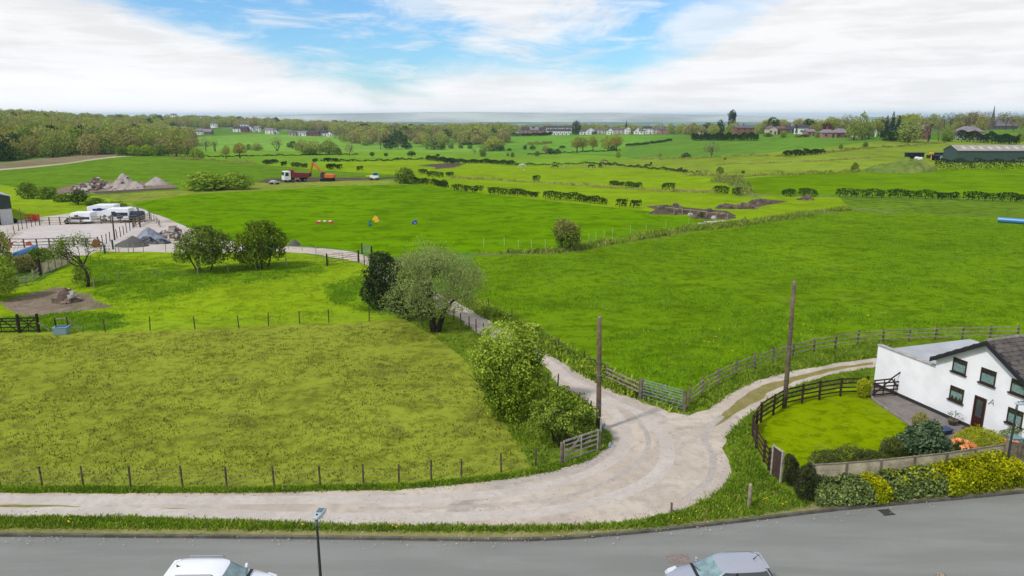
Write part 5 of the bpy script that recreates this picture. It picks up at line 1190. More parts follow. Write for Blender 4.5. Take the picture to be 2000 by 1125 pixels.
    b = MB(); b.hexa([M3(sa + .18, -.052, .88), M3(sb - .18, -.052, .88), M3(sb - .18, -.047, .88), M3(sa + .18, -.047, .88), M3(sa + .18, -.052, zt - .2), M3(sb - .18, -.052, zt - .2), M3(sb - .18, -.047, zt - .2), M3(sa + .18, -.047, zt - .2)]); b.build('pane', m_gl, d_)
    b = MB(); q = M3(sb - .14, -.08, .95); b.tube([q, q + e * -.11], [.016, .014], 6); b.build('handle', mat('brass', S(200, 170, 90), .3, .5, .8), d_)
    b = MB(); b.hexa([M3(sa - .1, -.55, .002), M3(sb + .1, -.55, .002), M3(sb + .1, -.028, .002), M3(sa - .1, -.028, .002), M3(sa - .1, -.55, .13), M3(sb + .1, -.55, .13), M3(sb + .1, -.028, .13), M3(sa - .1, -.028, .13)]); b.build('doorstep', mat('step_tile', S(96, 56, 50), .7, var=.2), root, bevel=.015)
    # small black ornament beside the door: a bracket with three strokes, like a letter A
    zc, sc = z_at(1937, 785); b = MB()
    for p0, p1 in (((-.14, 0), (.06, .34)), ((.06, .34), (.14, 0)), ((-.07, .12), (.1, .12)), ((-.2, .0), (-.1, .0))):
        b.tube([M3(sc + p0[0], -.015, zc - .17 + p0[1]), M3(sc + p1[0], -.015, zc - .17 + p1[1])], [.014, .014], 5)
    b.build('letter', mat('iron', (.05, .05, .055), .5), root)
    # things by the house
    def on(s, d): return A + M3(s, d, 0)
    _, sp1 = z_at(1876, 815); q = on(sp1, -.55)
    t = empty('flower_pot', q, 0, 'stone flower pot with a spindly plant left of the front door', 'pot')
    b = MB(); b.lathe((0, 0, 0), [(.16, 0), (.19, .02), (.27, .26), (.30, .30), (.30, .36), (.25, .36), (.23, .31)], 16); b.build('pot', mat('pot_stone', S(112, 104, 84), .9, var=.3), t, smooth=True)
    rg = np.random.default_rng(3); b = MB(); tips = []
    for k in range(5): limbs(rg, b, (0, 0, .3), (rg.normal() * .4, rg.normal() * .4, 1), .35, .012, 1, .6, .1, tips, 4)
    b.build('stem', m_bark, t); C = np.array([np.array(x[0]) for x in tips]); C = np.repeat(C, 8, 0) + rg.normal(size=(len(C) * 8, 3)) * .07
    link(bpy.data.objects.new('foliage', quads_mesh('foliage', leaves(rg, C, rg.normal(size=C.shape), .08), lm_rhodo)), t)
    _, sp2 = z_at(1921, 840); t = empty('flower_trough', on(sp2, -.8), math.atan2(e.y, e.x), 'low dark flower trough beside the doorstep', 'trough')
    b = MB(); b.hexa([(-.4, -.14, 0), (.4, -.14, 0), (.4, .14, 0), (-.4, .14, 0), (-.45, -.18, .26), (.45, -.18, .26), (.45, .18, .26), (-.45, .18, .26)]); b.build('tub', mat('terracotta_dark', S(86, 60, 52), .9, var=.3), t, bevel=.02)
    C, N = blob_points(rg, [(0, 0, .28, .4, .16, .14)], 160, shell=.5); link(bpy.data.objects.new('foliage', quads_mesh('foliage', leaves(rg, C, N, .08), lm_rhodo)), t)
    t = empty('plastic_basket', P(1843, 847), R(20), 'dark blue plastic basket lying on the patio edge', 'basket')
    b = MB(); b.hexa([(-.34, -.22, .0), (.34, -.22, 0), (.34, .22, 0), (-.34, .22, 0), (-.42, -.28, .3), (.42, -.28, .3), (.42, .28, .3), (-.42, .28, .3)]); b.build('tub', mat('blue_basket', S(38, 56, 96), .45), t, bevel=.03)
    b = MB(); b.box((0, 0, .315), (.9, .62, .03)); b.build('rim', mat('blue_basket_rim', S(60, 78, 120), .45), t, bevel=.01)
    # stone edging between lawn and paving
    b = MB(); L = [P(*q) for q in ((1699, 770), (1706, 783), (1752, 814), (1800, 846), (1850, 872))]
    for i in range(len(L) - 1):
        a, c = L[i], L[i + 1]; n = max(1, int((c - a).length / .8))
        for k in range(n): b.beam(a + (c - a) * (k / n) + Vector((0, 0, .05)), a + (c - a) * ((k + .97) / n) + Vector((0, 0, .05)), .14, .12)
    tag(b.build('edging', mat('edging_stone', S(158, 146, 134), .9, var=.25)), 'pale stone edging between the lawn and the patio', 'edging')
    return A, e, nin
def glassmat():
    m = bpy.data.materials.new('pane_glass'); m.use_nodes = True; t = NT(m.node_tree); t.n.clear(); out = t.node('ShaderNodeOutputMaterial')
    tr = t.node('ShaderNodeBsdfTransparent'); tr.inputs[0].default_value = (.80, .88, .87, 1); gl = t.node('ShaderNodeBsdfGlossy'); gl.inputs['Roughness'].default_value = .03
    mx = t.node('ShaderNodeMixShader'); mx.inputs[0].default_value = .10
    t.l.new(tr.outputs[0], mx.inputs[1]); t.l.new(gl.outputs[0], mx.inputs[2]); t.l.new(mx.outputs[0], out.inputs[0]); return m
house()
# dark timber yard gate with the raised heel post
def yardgate():
    a, c = P(1702, 777), P(1763, 772); root = empty('yard_gate', a, 0, 'dark brown field gate with raised curved heel beside the white wall', 'gate'); d = c - a; L = d.length; t = d.normalized(); s_ = Vector((t.y, -t.x, 0))
    for i, z in enumerate((.2, .48, .74, .98)):
        b = MB(); b.beam(t * .04 + Vector((0, 0, z)), t * (L - .05) + Vector((0, 0, z)), .035, .09); b.build('bar', m_woodbrown, root)
    b = MB(); b.beam(t * .04 + Vector((0, 0, 1.18)), t * (L * .55) + Vector((0, 0, 1.22)), .04, .09); b.beam(t * (L * .55) + Vector((0, 0, 1.22)), t * (L - .06) + Vector((0, 0, 1.85)), .04, .09); b.build('top_rail', m_woodbrown, root)
    for s in (.02, .32, .64): b = MB(); b.beam(t * (L * s + .05) + s_ * .04 + Vector((0, 0, .12)), t * (L * s + .05) + s_ * .04 + Vector((0, 0, 1.24)), .08, .03, up=t); b.build('upright', m_woodbrown, root)
    b = MB(); b.beam(t * (L * .05) - s_ * .04 + Vector((0, 0, .2)), t * (L * .6) - s_ * .04 + Vector((0, 0, 1.2)), .03, .08); b.build('brace', m_woodbrown, root)
    b = MB(); b.beam(t * (L * .6) - s_ * .04 + Vector((0, 0, 1.2)), t * (L * .95) - s_ * .04 + Vector((0, 0, .2)), .03, .08); b.build('brace', m_woodbrown, root)
    b = MB(); b.box(t * (L + .1) + Vector((0, 0, .9)), (.2, .2, 2.2), math.atan2(t.y, t.x)); b.box(t * (L + .1) + Vector((0, 0, 2.04)), (.25, .25, .06), math.atan2(t.y, t.x)); b.build('gate_post', mat('red_brown_post', S(84, 48, 44), .7, var=.25), root, bevel=.01)
yardgate()
# brown boarded garden gate at the corner
def boardgate():
    a, c = P(1506, 930), P(1524, 944); root = empty('panel_gate', a, 0, 'small brown boarded garden gate with pale frame at the lawn corner', 'gate'); d = c - a; L = d.length; t = d.normalized(); H = 1.75
    b = MB()
    for k in range(9): b.beam(t * .05 + Vector((0, 0, .25 + k * .165)), t * (L - .05) + Vector((0, 0, .25 + k * .165)), .025, .155)
    b.build('board_panel', mat('brown_boards', S(82, 64, 54), .8, var=.25, vscale=5), root)
    for s in (0, L): b = MB(); b.beam(t * s - Vector((0, 0, .2)), t * s + Vector((0, 0, H)), .09, .09, up=t); b.build('post', m_weather, root)
    b = MB(); b.beam(t * .05 + Vector((0, 0, H - .05)), t * (L - .05) + Vector((0, 0, H - .05)), .06, .07); b.build('top_rail', m_weather, root)
boardgate()
# low concrete panel fence with posts, then tall boarded fence at the right
def panelfence(name, label, px, h, m, mp, boards, postw=.12, cap=True, over=.06):
    pts = [P(*q) for q in px]; root = empty(name, pts[0], 0, label, 'fence')
    for i, p in enumerate(pts):
        q = p - root.location; b = MB(); d = (pts[min(i + 1, len(pts) - 1)] - pts[max(i - 1, 0)]).normalized(); b.box(q + Vector((0, 0, (h + over) / 2 - .1)), (postw, postw, h + over + .2), math.atan2(d.y, d.x)); b.build('post', mp, root)
    for i in range(len(pts) - 1):
        a, c = pts[i] - root.location, pts[i + 1] - root.location; d = (c - a).normalized(); b = MB(); n = boards; o = postw / 2 + .003
        for k in range(n): b.beam(a + d * o + Vector((0, 0, h * (k + .5) / n)), c - d * o + Vector((0, 0, h * (k + .5) / n)), .05 + .02 * (k % 2), h / n * .93)
        b.build('panel', m, root)
        if cap: b = MB(); b.beam(a + d * o + Vector((0, 0, h + .025)), c - d * o + Vector((0, 0, h + .025)), .09, .04); b.build('cap', mp, root)
    return root
m_conc = mat('concrete_panel', S(226, 212, 180), .9, .1, var=.25, vscale=2, bump=.3, bscale=20); m_concp = mat('concrete_post', S(148, 136, 116), .9, .1, var=.25, vscale=3)
panelfence('panel_fence', 'low concrete panel fence between the shrubs and the roadside hedges', [(1585, 948), (1649, 944), (1716, 938), (1781, 931), (1843, 924), (1897, 915), (1957, 906)], 1.1, m_conc, m_concp, 3)
panelfence('board_fence', 'tall grey boarded fence at the right end of the golden hedge', [(1960, 912), (1985, 917), (2012, 922), (2060, 930)], 1.5, m_wood, m_concp, 7, cap=False)
b = MB(); b.box((0, 0, .42), (.55, .5, .75)); b.box((0, -.02, .82), (.6, .55, .06)); o = b.build('utility_cabinet', mat('pale_blue_box', S(136, 170, 178), .5), bevel=.02); o.location = P(1979, 880); tag(o, 'pale blue box behind the right street lamp', 'box')

# ---------------------------------------------------------------- street lamps
def lamp(px, py_head, Y, label, rz, hs=1.0):
    hd = at(px, py_head, Y); base = Vector((hd.x, hd.y, hz(hd.x, hd.y))); H = hd.z - base.z
    root = empty('street_lamp', base, rz, label, 'street lamp'); m = mat('lamp_black', (.012, .017, .015), .6, .2); g = mat('lamp_head', S(196, 208, 214), .35, .4)
    b = MB(); b.tube([(0, 0, -.2), (0, 0, .9), (0, 0, .92), (0, 0, H - .3)], [.085, .085, .06, .04], 12); b.build('column', m, root, smooth=True)
    b = MB(); b.tube([(0, 0, H - .3), (0, 0, H - .18), (0, .02, H - .04)], [.055, .055, .045], 10); b.build('spigot', mat('lamp_spigot', S(110, 124, 136), .4, .5), root, smooth=True)
    b = MB(); pr = []
    for y, w, z0, z1 in ((-.10, .06, -.01, .05), (-.02, .11, -.03, .075), (.15, .15, -.035, .085), (.40, .165, -.03, .08), (.56, .15, -.015, .055), (.62, .11, .0, .04)):
        pr.append([(-w, y, H + z0), (w, y, H + z0), (w, y, H + (z0 + z1) * .5), (w * .8, y, H + z1), (-w * .8, y, H + z1), (-w, y, H + (z0 + z1) * .5)])
    V = [p for r_ in pr for p in r_]; n = 6; F = [(i * n + j, i * n + (j + 1) % n, (i + 1) * n + (j + 1) % n, (i + 1) * n + j) for i in range(len(pr) - 1) for j in range(n)] + [tuple(range(n))[::-1], tuple(range((len(pr) - 1) * n, len(pr) * n))]
    b.add(V, F); h_ = b.build('lamp_head', g, root, smooth=False, bevel=.012)
    b = MB(); b.hexa([(-.09, .22, H + .088), (.09, .22, H + .088), (.1, .5, H + .075), (-.1, .5, H + .075), (-.09, .22, H + .1), (.09, .22, H + .1), (.1, .5, H + .086), (-.1, .5, H + .086)]); b.build('top_panel', mat('lamp_panel', S(112, 128, 140), .4), h_)
    b = MB(); b.tube([(0, .06, H + .08), (0, .06, H + .12)], [.03, .028], 10); b.build('sensor', m, h_)
    b = MB(); b.hexa([(-.11, .12, H - .045), (.11, .12, H - .045), (.11, .5, H - .04), (-.11, .5, H - .04), (-.11, .12, H - .034), (.11, .12, H - .034), (.11, .5, H - .03), (-.11, .5, H - .03)]); b.build('lens', mat('lens', (.6, .62, .62), .1), h_)
    return root
lamp(618, 1012, 21.6, 'black street lamp with a pale flat head standing in front of the gravel track', R(-6))
lamp(1987, 789, 33.5, 'black street lamp with a pale flat head in front of the white house', R(-75))

# ---------------------------------------------------------------- cars at the kerb
def car(label, loc, rz, paint, suv, seed=1):
    root = empty('parked_car', loc, rz, label, 'car'); L = 4.42 if suv else 4.25; N = 48
    m_g = mat('car_glass', (.03, .04, .045), .05, .8); m_gw = mat('car_windscreen', (.16, .25, .26), .05, .8, coat=.5, var=.3, vscale=2.5); m_t = mat('car_trim', (.012, .012, .014), .45, .4)  # windscreen base colour includes the pale teal sky reflection
    def ring(xf, xr, w, z, ex, zf=0.0, wf=None):
        out = []; xm, a = (xf + xr) / 2, (xf - xr) / 2
        for j in range(N):
            t = 2 * math.pi * j / N; c, s_ = math.cos(t), math.sin(t); x = xm + a * math.copysign(abs(c) ** (2 / ex), c); y = w * math.copysign(abs(s_) ** (2 / ex), s_)
            if wf is not None: y *= 1 - (1 - wf) * max(0, (x - xm) / a) ** 3
            zz = z - zf * max(0, (x - xm) / a) ** 2 ; out.append((x, y, zz))
        return out
    hf, hr = L / 2, -L / 2; roof = 1.62 if suv else 1.49; belt = .98 if suv else .93
    rings = [ring(hf - .12, hr + .1, .80, .22, 5), ring(hf, hr, .87, .42, 4.5, .0, .86), ring(hf - .02, hr + .02, .90, .62, 4.5, .0, .86), ring(hf - .10, hr + .05, .885, belt - .12, 4.2, .14, .85), ring(hf - .28, hr + .10, .86, belt, 4.0, .20, .84)]
    nB = len(rings)
    xf0 = .92 if not suv else 1.0; xr0 = hr + .16
    cab = [ring(xf0, xr0, .80, belt + .035, 5.5, -.0), ring(xf0 - .02, xr0 + .01, .795, belt + .06, 5.5), ring(.22 if not suv else .36, xr0 + .30, .66, roof - .11, 5.0), ring(.06 if not suv else .2, xr0 + .36, .60, roof - .035, 4.6), ring(-.2, xr0 + .6, .42, roof + .005, 4.0), ring(-.45, xr0 + .95, .2, roof + .02, 3.0)]
    b = MB(); allr = rings + cab; V = [p for r_ in allr for p in r_]
    def f(i, j): return (i * N + j, i * N + (j + 1) % N, (i + 1) * N + (j + 1) % N, (i + 1) * N + j)
    parts = {'windscreen': [], 'rear_window': [], 'side_window': [], 'side_window2': []}; body = []; cowl = []
    for i in range(len(allr) - 1):
        for j in range(N):
            t = (j + .5) / N * 360; k = None
            if i == nB + 1:
                if t < 44 or t > 316: k = 'windscreen'
                elif 50 < t < 132: k = 'side_window'
                elif 228 < t < 310: k = 'side_window2'
                elif 142 < t < 218: k = 'rear_window'
            if i == nB - 1 and (t < 52 or t > 308) : k = None
            (parts[k] if k else body).append(f(i, j))
    body.append(tuple((len(allr) - 1) * N + j for j in range(N))); body.append(tuple(range(N))[::-1])
    m_p = bpy.data.materials.get(paint[0]) or mat(paint[0], paint[1], paint[2], .5, paint[3], coat=.7)
    bb = MB(); bb.add(V, body); o = bb.build('body', m_p, root, smooth=True)
    for k, fs in parts.items():
        g = MB(); idx = sorted({q for ff in fs for q in ff}); mp = {q: n for n, q in enumerate(idx)}
        VV = []
        for q in idx: VV.append(V[q])
        g.add(VV, [tuple(mp[q] for q in ff) for ff in fs]); go = g.build('windscreen' if k == 'windscreen' else 'rear_window' if k == 'rear_window' else 'side_window', m_gw if k == 'windscreen' else m_g, root, smooth=True)
    # dark screen bottom, wipers
    w = MB(); w.beam((xf0 + .04, -.66, belt + .05), (xf0 + .04, .66, belt + .05), .12, .02); w.build('cowl', m_t, root)
    for y0 in (-.5, .12): w = MB(); w.tube([(xf0 + .02, y0, belt + .075), (xf0 - .12, y0 + .52, belt + .16)], [.012, .009], 5); w.build('wiper', m_t, root)
    # pillars between the side windows, mirrors, aerial, lights, wheels
    for sg in (-1, 1):
        w = MB(); w.hexa([(-.36, sg * .80, belt + .06), (-.28, sg * .80, belt + .06), (-.28, sg * .807, belt + .06), (-.36, sg * .807, belt + .06), (-.42, sg * .663, roof - .11), (-.34, sg * .663, roof - .11), (-.34, sg * .67, roof - .11), (-.42, sg * .67, roof - .11)]); w.build('door_pillar', m_t, root)
        w = MB(); w.hexa([(xf0 - .30, sg * .84, belt - .0), (xf0 - .16, sg * .84, belt - .0), (xf0 - .20, sg * 1.0, belt + .02), (xf0 - .29, sg * 1.0, belt + .02), (xf0 - .30, sg * .84, belt + .11), (xf0 - .20, sg * .84, belt + .11), (xf0 - .23, sg * 1.0, belt + .11), (xf0 - .29, sg * 1.0, belt + .11)]); w.tube([(xf0 - .22, sg * .80, belt + .03), (xf0 - .22, sg * .86, belt + .05)], [.03, .03], 6); w.build('wing_mirror', m_p, root, bevel=.02)
        w = MB(); w.hexa([(hf - .62, sg * .60, .62), (hf - .10, sg * .48, .60), (hf - .14, sg * .76, .60), (hf - .58, sg * .875, .62), (hf - .66, sg * .62, .775), (hf - .22, sg * .48, .74), (hf - .26, sg * .74, .74), (hf - .60, sg * .85, .78)]); w.build('headlight', mat('headlight', (.7, .72, .74), .08, .6, .3), root, bevel=.03)
        w = MB(); w.hexa([(hr + .02, sg * .55, .66), (hr + .32, sg * .87, .66), (hr + .20, sg * .885, .66), (hr + .005, sg * .6, .66), (hr + .10, sg * .56, .9), (hr + .36, sg * .86, .9), (hr + .26, sg * .872, .9), (hr + .08, sg * .6, .9)]); w.build('tail_light', mat('tail_light', (.3, .012, .012), .15, .5), root, bevel=.02)
        for x in (hf - .85, hr + .82):
            w = MB(); w.tube([(x, sg * .70, .32), (x, sg * .90, .32)], [.325, .325], 24); wh = w.build('wheel', m_t, root, bevel=.03)
            w = MB(); w.tube([(x, sg * .89, .32), (x, sg * .908, .32)], [.21, .2], 12); w.build('rim', mat('alloy', (.5, .5, .52), .3, .5, .8), wh)
    w = MB(); w.box((hr + .02, 0, .34), (.12, 1.6, .16)); w.build('bumper', m_t, root, bevel=.03)
    w = MB(); w.box((hf - .03, 0, .36), (.1, 1.25, .2)); w.build('grille', m_t, root, bevel=.03)
    if suv:
        for sg in (-1, 1):
            w = MB(); w.tube([(.1, sg * .60, roof - .02), (.0, sg * .60, roof + .05), (-1.25, sg * .60, roof + .05), (-1.4, sg * .60, roof - .03)], [.018, .02, .02, .018], 6); w.build('roof_rail', mat('rail_silver', S(150, 156, 166), .4, .5, .6), root)
        w = MB(); w.hexa([(-1.5, -.03, roof - .01), (-1.32, -.02, roof - .005), (-1.32, .02, roof - .005), (-1.5, .03, roof - .01), (-1.5, -.008, roof + .09), (-1.42, -.006, roof + .03), (-1.42, .006, roof + .03), (-1.5, .008, roof + .09)]); w.build('aerial', m_t, root)
    else:
        w = MB(); w.tube([(-1.25, 0, roof), (-1.28, 0, roof + .04), (-1.5, 0, roof + .22)], [.03, .018, .006], 6); w.build('aerial', m_t, root)
    # spoiler lip over the rear window
    w = MB(); w.hexa([(xr0 + .26, -.50, roof - .08), (xr0 + .5, -.54, roof - .045), (xr0 + .5, .54, roof - .045), (xr0 + .26, .50, roof - .08), (xr0 + .25, -.49, roof - .06), (xr0 + .5, -.52, roof - .02), (xr0 + .5, .52, roof - .02), (xr0 + .25, .49, roof - .06)]); w.build('spoiler', m_p, root, bevel=.015)
    return root
car('white estate car with roof rails parked at the kerb, nose to the right', (-11.1, 24.05, -.11), R(1), ('white_car_paint', (.74, .75, .80), .25, .0), True)
car('silver grey hatchback parked at the kerb, nose to the left', (8.05, 24.6, -.11), R(180 + 4), ('silver_car_paint', (.36, .38, .43), .28, .35), False)
# gate pillar with a ball on the near pavement
q = at(1838, 1127, 25.2); t = empty('gate_pillar', (q.x, q.y, 0), 0, 'brick gate pillar with a cream stone ball on top at the near pavement', 'pillar')
b = MB(); b.box((0, 0, (q.z - .3) / 2), (.42, .42, q.z - .3)); b.build('shaft', mat('pillar_brick', S(120, 78, 60), .9, var=.4, vscale=9), t, bevel=.01)
b = MB(); b.box((0, 0, q.z - .25), (.56, .56, .1)); b.build('capstone', m_concp, t, bevel=.02)
b = MB(); b.lathe((0, 0, q.z - .2), [(.1, 0), (.08, .05)] + [(.19 * math.sin(a), .22 - .19 * math.cos(a)) for a in [math.pi * k / 14 for k in range(2, 14)]] + [(.01, .41)], 20); b.build('ball', mat('cream_stone', S(206, 196, 174), .8, var=.25, vscale=7, var2=S(120, 100, 80)), t, smooth=True)
# drain cover and tarmac patch
b = MB(); 
for k in range(7): b.box((-.24 + k * .08, 0, .012), (.045, .4, .02))
b.box((0, .22, .012), (.6, .05, .024)); b.box((0, -.22, .012), (.6, .05, .024)); o = b.build('drain_cover', mat('drain_iron', (.04, .036, .034), .7)); q = P(1732, 997); o.location = (q.x, q.y, -.11); o.rotation_euler.z = R(10); tag(o, 'iron drain cover by the kerb below the laurel hedge', 'drain')
b = MB(); b.box((0, 0, .004), (.95, .62, .006)); o = b.build('tarmac_patch', mat('pink_tarmac', S(150, 136, 130), .95, var=.2, vscale=6)); q = P(1326, 1087); o.location = (q.x, q.y, -.11); o.rotation_euler.z = R(4); tag(o, kind='structure')
# ---------------------------------------------------------------- yard, plant and things out in the fields
m_white = mat('white_panel', (.74, .75, .77), .4, .4, var=.05, vscale=1); m_navy = mat('navy_panel', S(34, 52, 84), .3, .5); m_glassd = mat('dark_glass', (.02, .028, .04), .08, .7)
m_tyre = mat('tyre', (.015, .015, .016), .9, .1); m_orange = mat('digger_orange', S(236, 122, 30), .45, .4, var=.12); m_red = mat('tipper_red', S(150, 40, 48), .5, .4, var=.2, vscale=1.5)
m_grey = mat('steel_grey', S(140, 142, 144), .5, .4, .3); m_yellow = mat('hurdle_yellow', S(250, 204, 40), .5, .3); m_blue = mat('plastic_blue', S(60, 130, 190), .45, .4); m_green = mat('hurdle_green', S(20, 130, 96), .5, .3); m_ored = mat('hurdle_red', S(224, 84, 40), .5, .3)
def wheelset(root, xs, y, r, w=.28):
    for x in xs:
        for sg in (-1, 1):
            b = MB(); b.tube([(x, sg * y - w / 2, r), (x, sg * y + w / 2, r)], [r, r], 16); wh = b.build('wheel', m_tyre, root)
            b = MB(); b.tube([(x, sg * (y + w / 2), r), (x, sg * (y + w / 2 + .02), r)], [r * .5, r * .45], 10); b.build('rim', m_grey, wh)
def horsebox(label, px0, px1, yt, yb, stripe=None, rz=0, cabfrac=.28, luton=False, cab=True, Y=None):
    pc = (px0 + px1) / 2; base = P(pc, yb) if Y is None else at(pc, yb, Y); base.z = hz(base.x, base.y); k = mpp(base); L = (px1 - px0) * k; H = (yb - yt) * k * .96; W = 2.3
    root = empty('horse_lorry', base, rz, label, 'lorry'); x0, x1 = -L / 2, L / 2; xc = x0 + L * cabfrac
    def loft(name, prof, m, y=W / 2, bev=.06): b = MB(); b.prism([(x, -y, z) for x, z in prof], (0, 2 * y, 0)); return b.build(name, m, root, bevel=bev)
    body = loft('body', [(xc - (L * cabfrac * .55 if luton else -.02), H * .62), (xc, H * .5), (xc, .42), (x1, .42), (x1, H), (xc + .25, H), (xc - (L * cabfrac * .55 if luton else -.05), H * .88)], m_white)
    if cab:
        loft('cab', [(x0, .40), (xc - .03, .40), (xc - .03, H * .60), (x0 + L * cabfrac * .55, H * .60), (x0 + L * cabfrac * .22, H * .36), (x0, H * .30)], m_white, W * .46)
        b = MB(); b.hexa([(x0 + L * cabfrac * .24, -W * .40, H * .385), (x0 + L * cabfrac * .24, W * .40, H * .385), (x0 + L * cabfrac * .24 + .02, W * .40, H * .37), (x0 + L * cabfrac * .24 + .02, -W * .40, H * .37), (x0 + L * cabfrac * .52 - .03, -W * .38, H * .585), (x0 + L * cabfrac * .52 - .03, W * .38, H * .585), (x0 + L * cabfrac * .52, W * .38, H * .575), (x0 + L * cabfrac * .52, -W * .38, H * .575)]); b.build('windscreen', m_glassd, root)
        for sg in (-1, 1): b = MB(); y = sg * (W * .46 + .012); b.add([(x0 + L * cabfrac * .36, y, H * .37), (xc - .2, y, H * .37), (xc - .2, y, H * .55), (x0 + L * cabfrac * .6, y, H * .55)], [(0, 1, 2, 3)]); b.build('side_window', m_glassd, root)
    if stripe:
        for sg in (-1, 1): b = MB(); y = sg * (W / 2 + .015); b.add([(x0 * .1 + xc * .9 if False else xc + .1, y, H * stripe[0]), (x1 - .2, y, H * stripe[1]), (x1 - .2, y, H * stripe[2]), (xc + .1 + L * stripe[4], y, H * stripe[3])], [(0, 1, 2, 3)]); b.build('stripe', stripe[5], root)
    for sg in (-1, 1):
        b = MB(); y = sg * (W / 2 + .02); b.add([(xc + L * .16, y, H * .66), (xc + L * .3, y, H * .66), (xc + L * .3, y, H * .80), (xc + L * .16, y, H * .80)], [(0, 1, 2, 3)]); b.build('window', m_glassd, root)
    wheelset(root, (x0 + L * .16, x0 + L * .74), W * .42, .4); return root
horsebox('low white horse lorry with a dark window band, at the left of the parked row', 129, 184, 413, 436, (.45, .4, .62, .66, .02, m_glassd), R(4), .3)
horsebox('tall white horse lorry with a blue window stripe, behind the low one', 172, 232, 403, 433, (.62, .62, .76, .76, .0, mat('blue_stripe', S(44, 64, 168), .3)), R(3), .3, True, Y=P(200, 436).y + 5)
horsebox('white horse lorry with a dark blue swoosh, right of the tall one', 202, 258, 405, 433, (.34, .5, .72, .72, .2, m_navy), R(5), .26, True)
def navytank():
    a, c = P(228, 434), P(283, 432); root = empty('horse_trailer', (a + c) / 2, math.atan2((c - a).y, (c - a).x), 'dark blue rounded trailer behind the arena rails at the end of the lorry row', 'trailer'); L = (c - a).length
    b = MB(); b.tube([(-L / 2, 0, 1.0), (-L / 2 + .4, 0, 1.05), (L / 2 - .2, 0, 1.05), (L / 2, 0, 1.05)], [.4, .80, .82, .7], 20); b.build('body', m_navy, root, smooth=True)
    b = MB(); b.lathe((0, 0, 0), [(.05, 0), (.6, .02), (.66, .06)], 18); o = b.build('end_cap', mat('teal_cap', S(30, 84, 112), .35), root); o.rotation_euler = (0, R(90), 0); o.location = (L / 2 + .01, 0, 1.05)
    b = MB(); b.box((0, 0, .3), (L * .8, 1.2, .12)); b.build('chassis', m_tyre, root); wheelset(root, (-.5, .5), .75, .32, .2)
navytank()
m_rail = mat('arena_rail', S(112, 100, 84), .9, .1, var=.3)
railfence('post_and_rail_fence', 'three rail fence along the near side of the sand arena', [P(*q) for q in ((22, 484), (48, 484), (73, 484), (97, 483), (121, 483), (145, 482), (169, 482), (193, 482))], 1.3, 3, m_rail, m_rail, 31, .1, .07)
railfence('post_and_rail_fence', 'three rail fence along the far side of the sand arena before the lorries', [P(*q) for q in ((78, 440), (97, 439), (118, 439), (138, 438), (158, 438), (178, 437), (198, 437), (217, 436), (236, 436), (254, 435), (268, 434))], 1.25, 3, m_rail, m_woodpale, 32, .1, .07)
railfence('post_and_rail_fence', 'short slanting rail fence behind the tarped heap', [P(*q) for q in ((262, 444), (272, 439), (283, 434), (293, 429))], 1.3, 4, m_rail, m_woodpale, 33, .12, .08)
wirefence('wire_fence', 'row of thin dark posts along the right side of the sand arena', [(201, 480), (208, 476), (215, 472), (229, 466), (236, 463), (242, 459), (248, 455), (254, 451), (260, 447), (266, 443)], 1.5, .06, m_wooddark, seed=34)
wirefence('wire_fence', 'thin posts along the left side of the sand arena', [(28, 457), (37, 451), (44, 448), (53, 446), (62, 443), (70, 441)], 1.3, .05, m_wooddark, seed=35)
wirefence('wire_fence', 'low wire and rail fence between the yard and the small upper field', [(204, 494), (226, 493), (233, 494), (251, 493), (261, 492), (280, 492), (324, 492), (345, 493)], 1.1, .05, m_woodpale, seed=36)
wirefence('wire_fence', 'short post fence right of the rubble along the lane', [(296, 430), (301, 433), (306, 436), (310, 440), (313, 444)], 1.2, .06, m_wood, seed=37)
def yardpole(px, yb, px2, yt, label):
    a = P(px, yb); t = at(px2, yt, a.y) - a; root = empty('lighting_pole', a, 0, label, 'pole'); b = MB(); b.tube([(0, 0, -.2), t * .5, t], [.13, .11, .09], 8); b.build('shaft', m_post, root)
    b = MB(); b.box(t + Vector((0, -.14, -.1)), (.34, .16, .26)); b.build('floodlight', m_grey, root, bevel=.02)
yardpole(224, 469, 219, 421, 'wooden floodlight pole at the corner of the grey mound'); yardpole(274, 444, 269, 405, 'wooden floodlight pole behind the tarped heap')
b = MB(); b.tube([(0, 0, -.2), (0, 0, 2.2)], [.06, .05], 7); o = b.build('bare_pole', m_woodpale); o.location = P(42, 431); tag(o, 'thin pale pole beside the orange cage', 'pole')
for px, yb, h, lab in ((205, 495, 1.1, 'dark green gatepost at the left end of the yard fence'), (221, 487, 1.3, 'dark green gatepost in front of the grey mound')):
    b = MB(); b.tube([(0, 0, -.2), (0, 0, h), (0, 0, h + .05)], [.13, .13, .06], 10); o = b.build('gatepost', mat('green_post', S(36, 84, 76), .6)); o.location = P(px, yb); tag(o, lab, 'post')

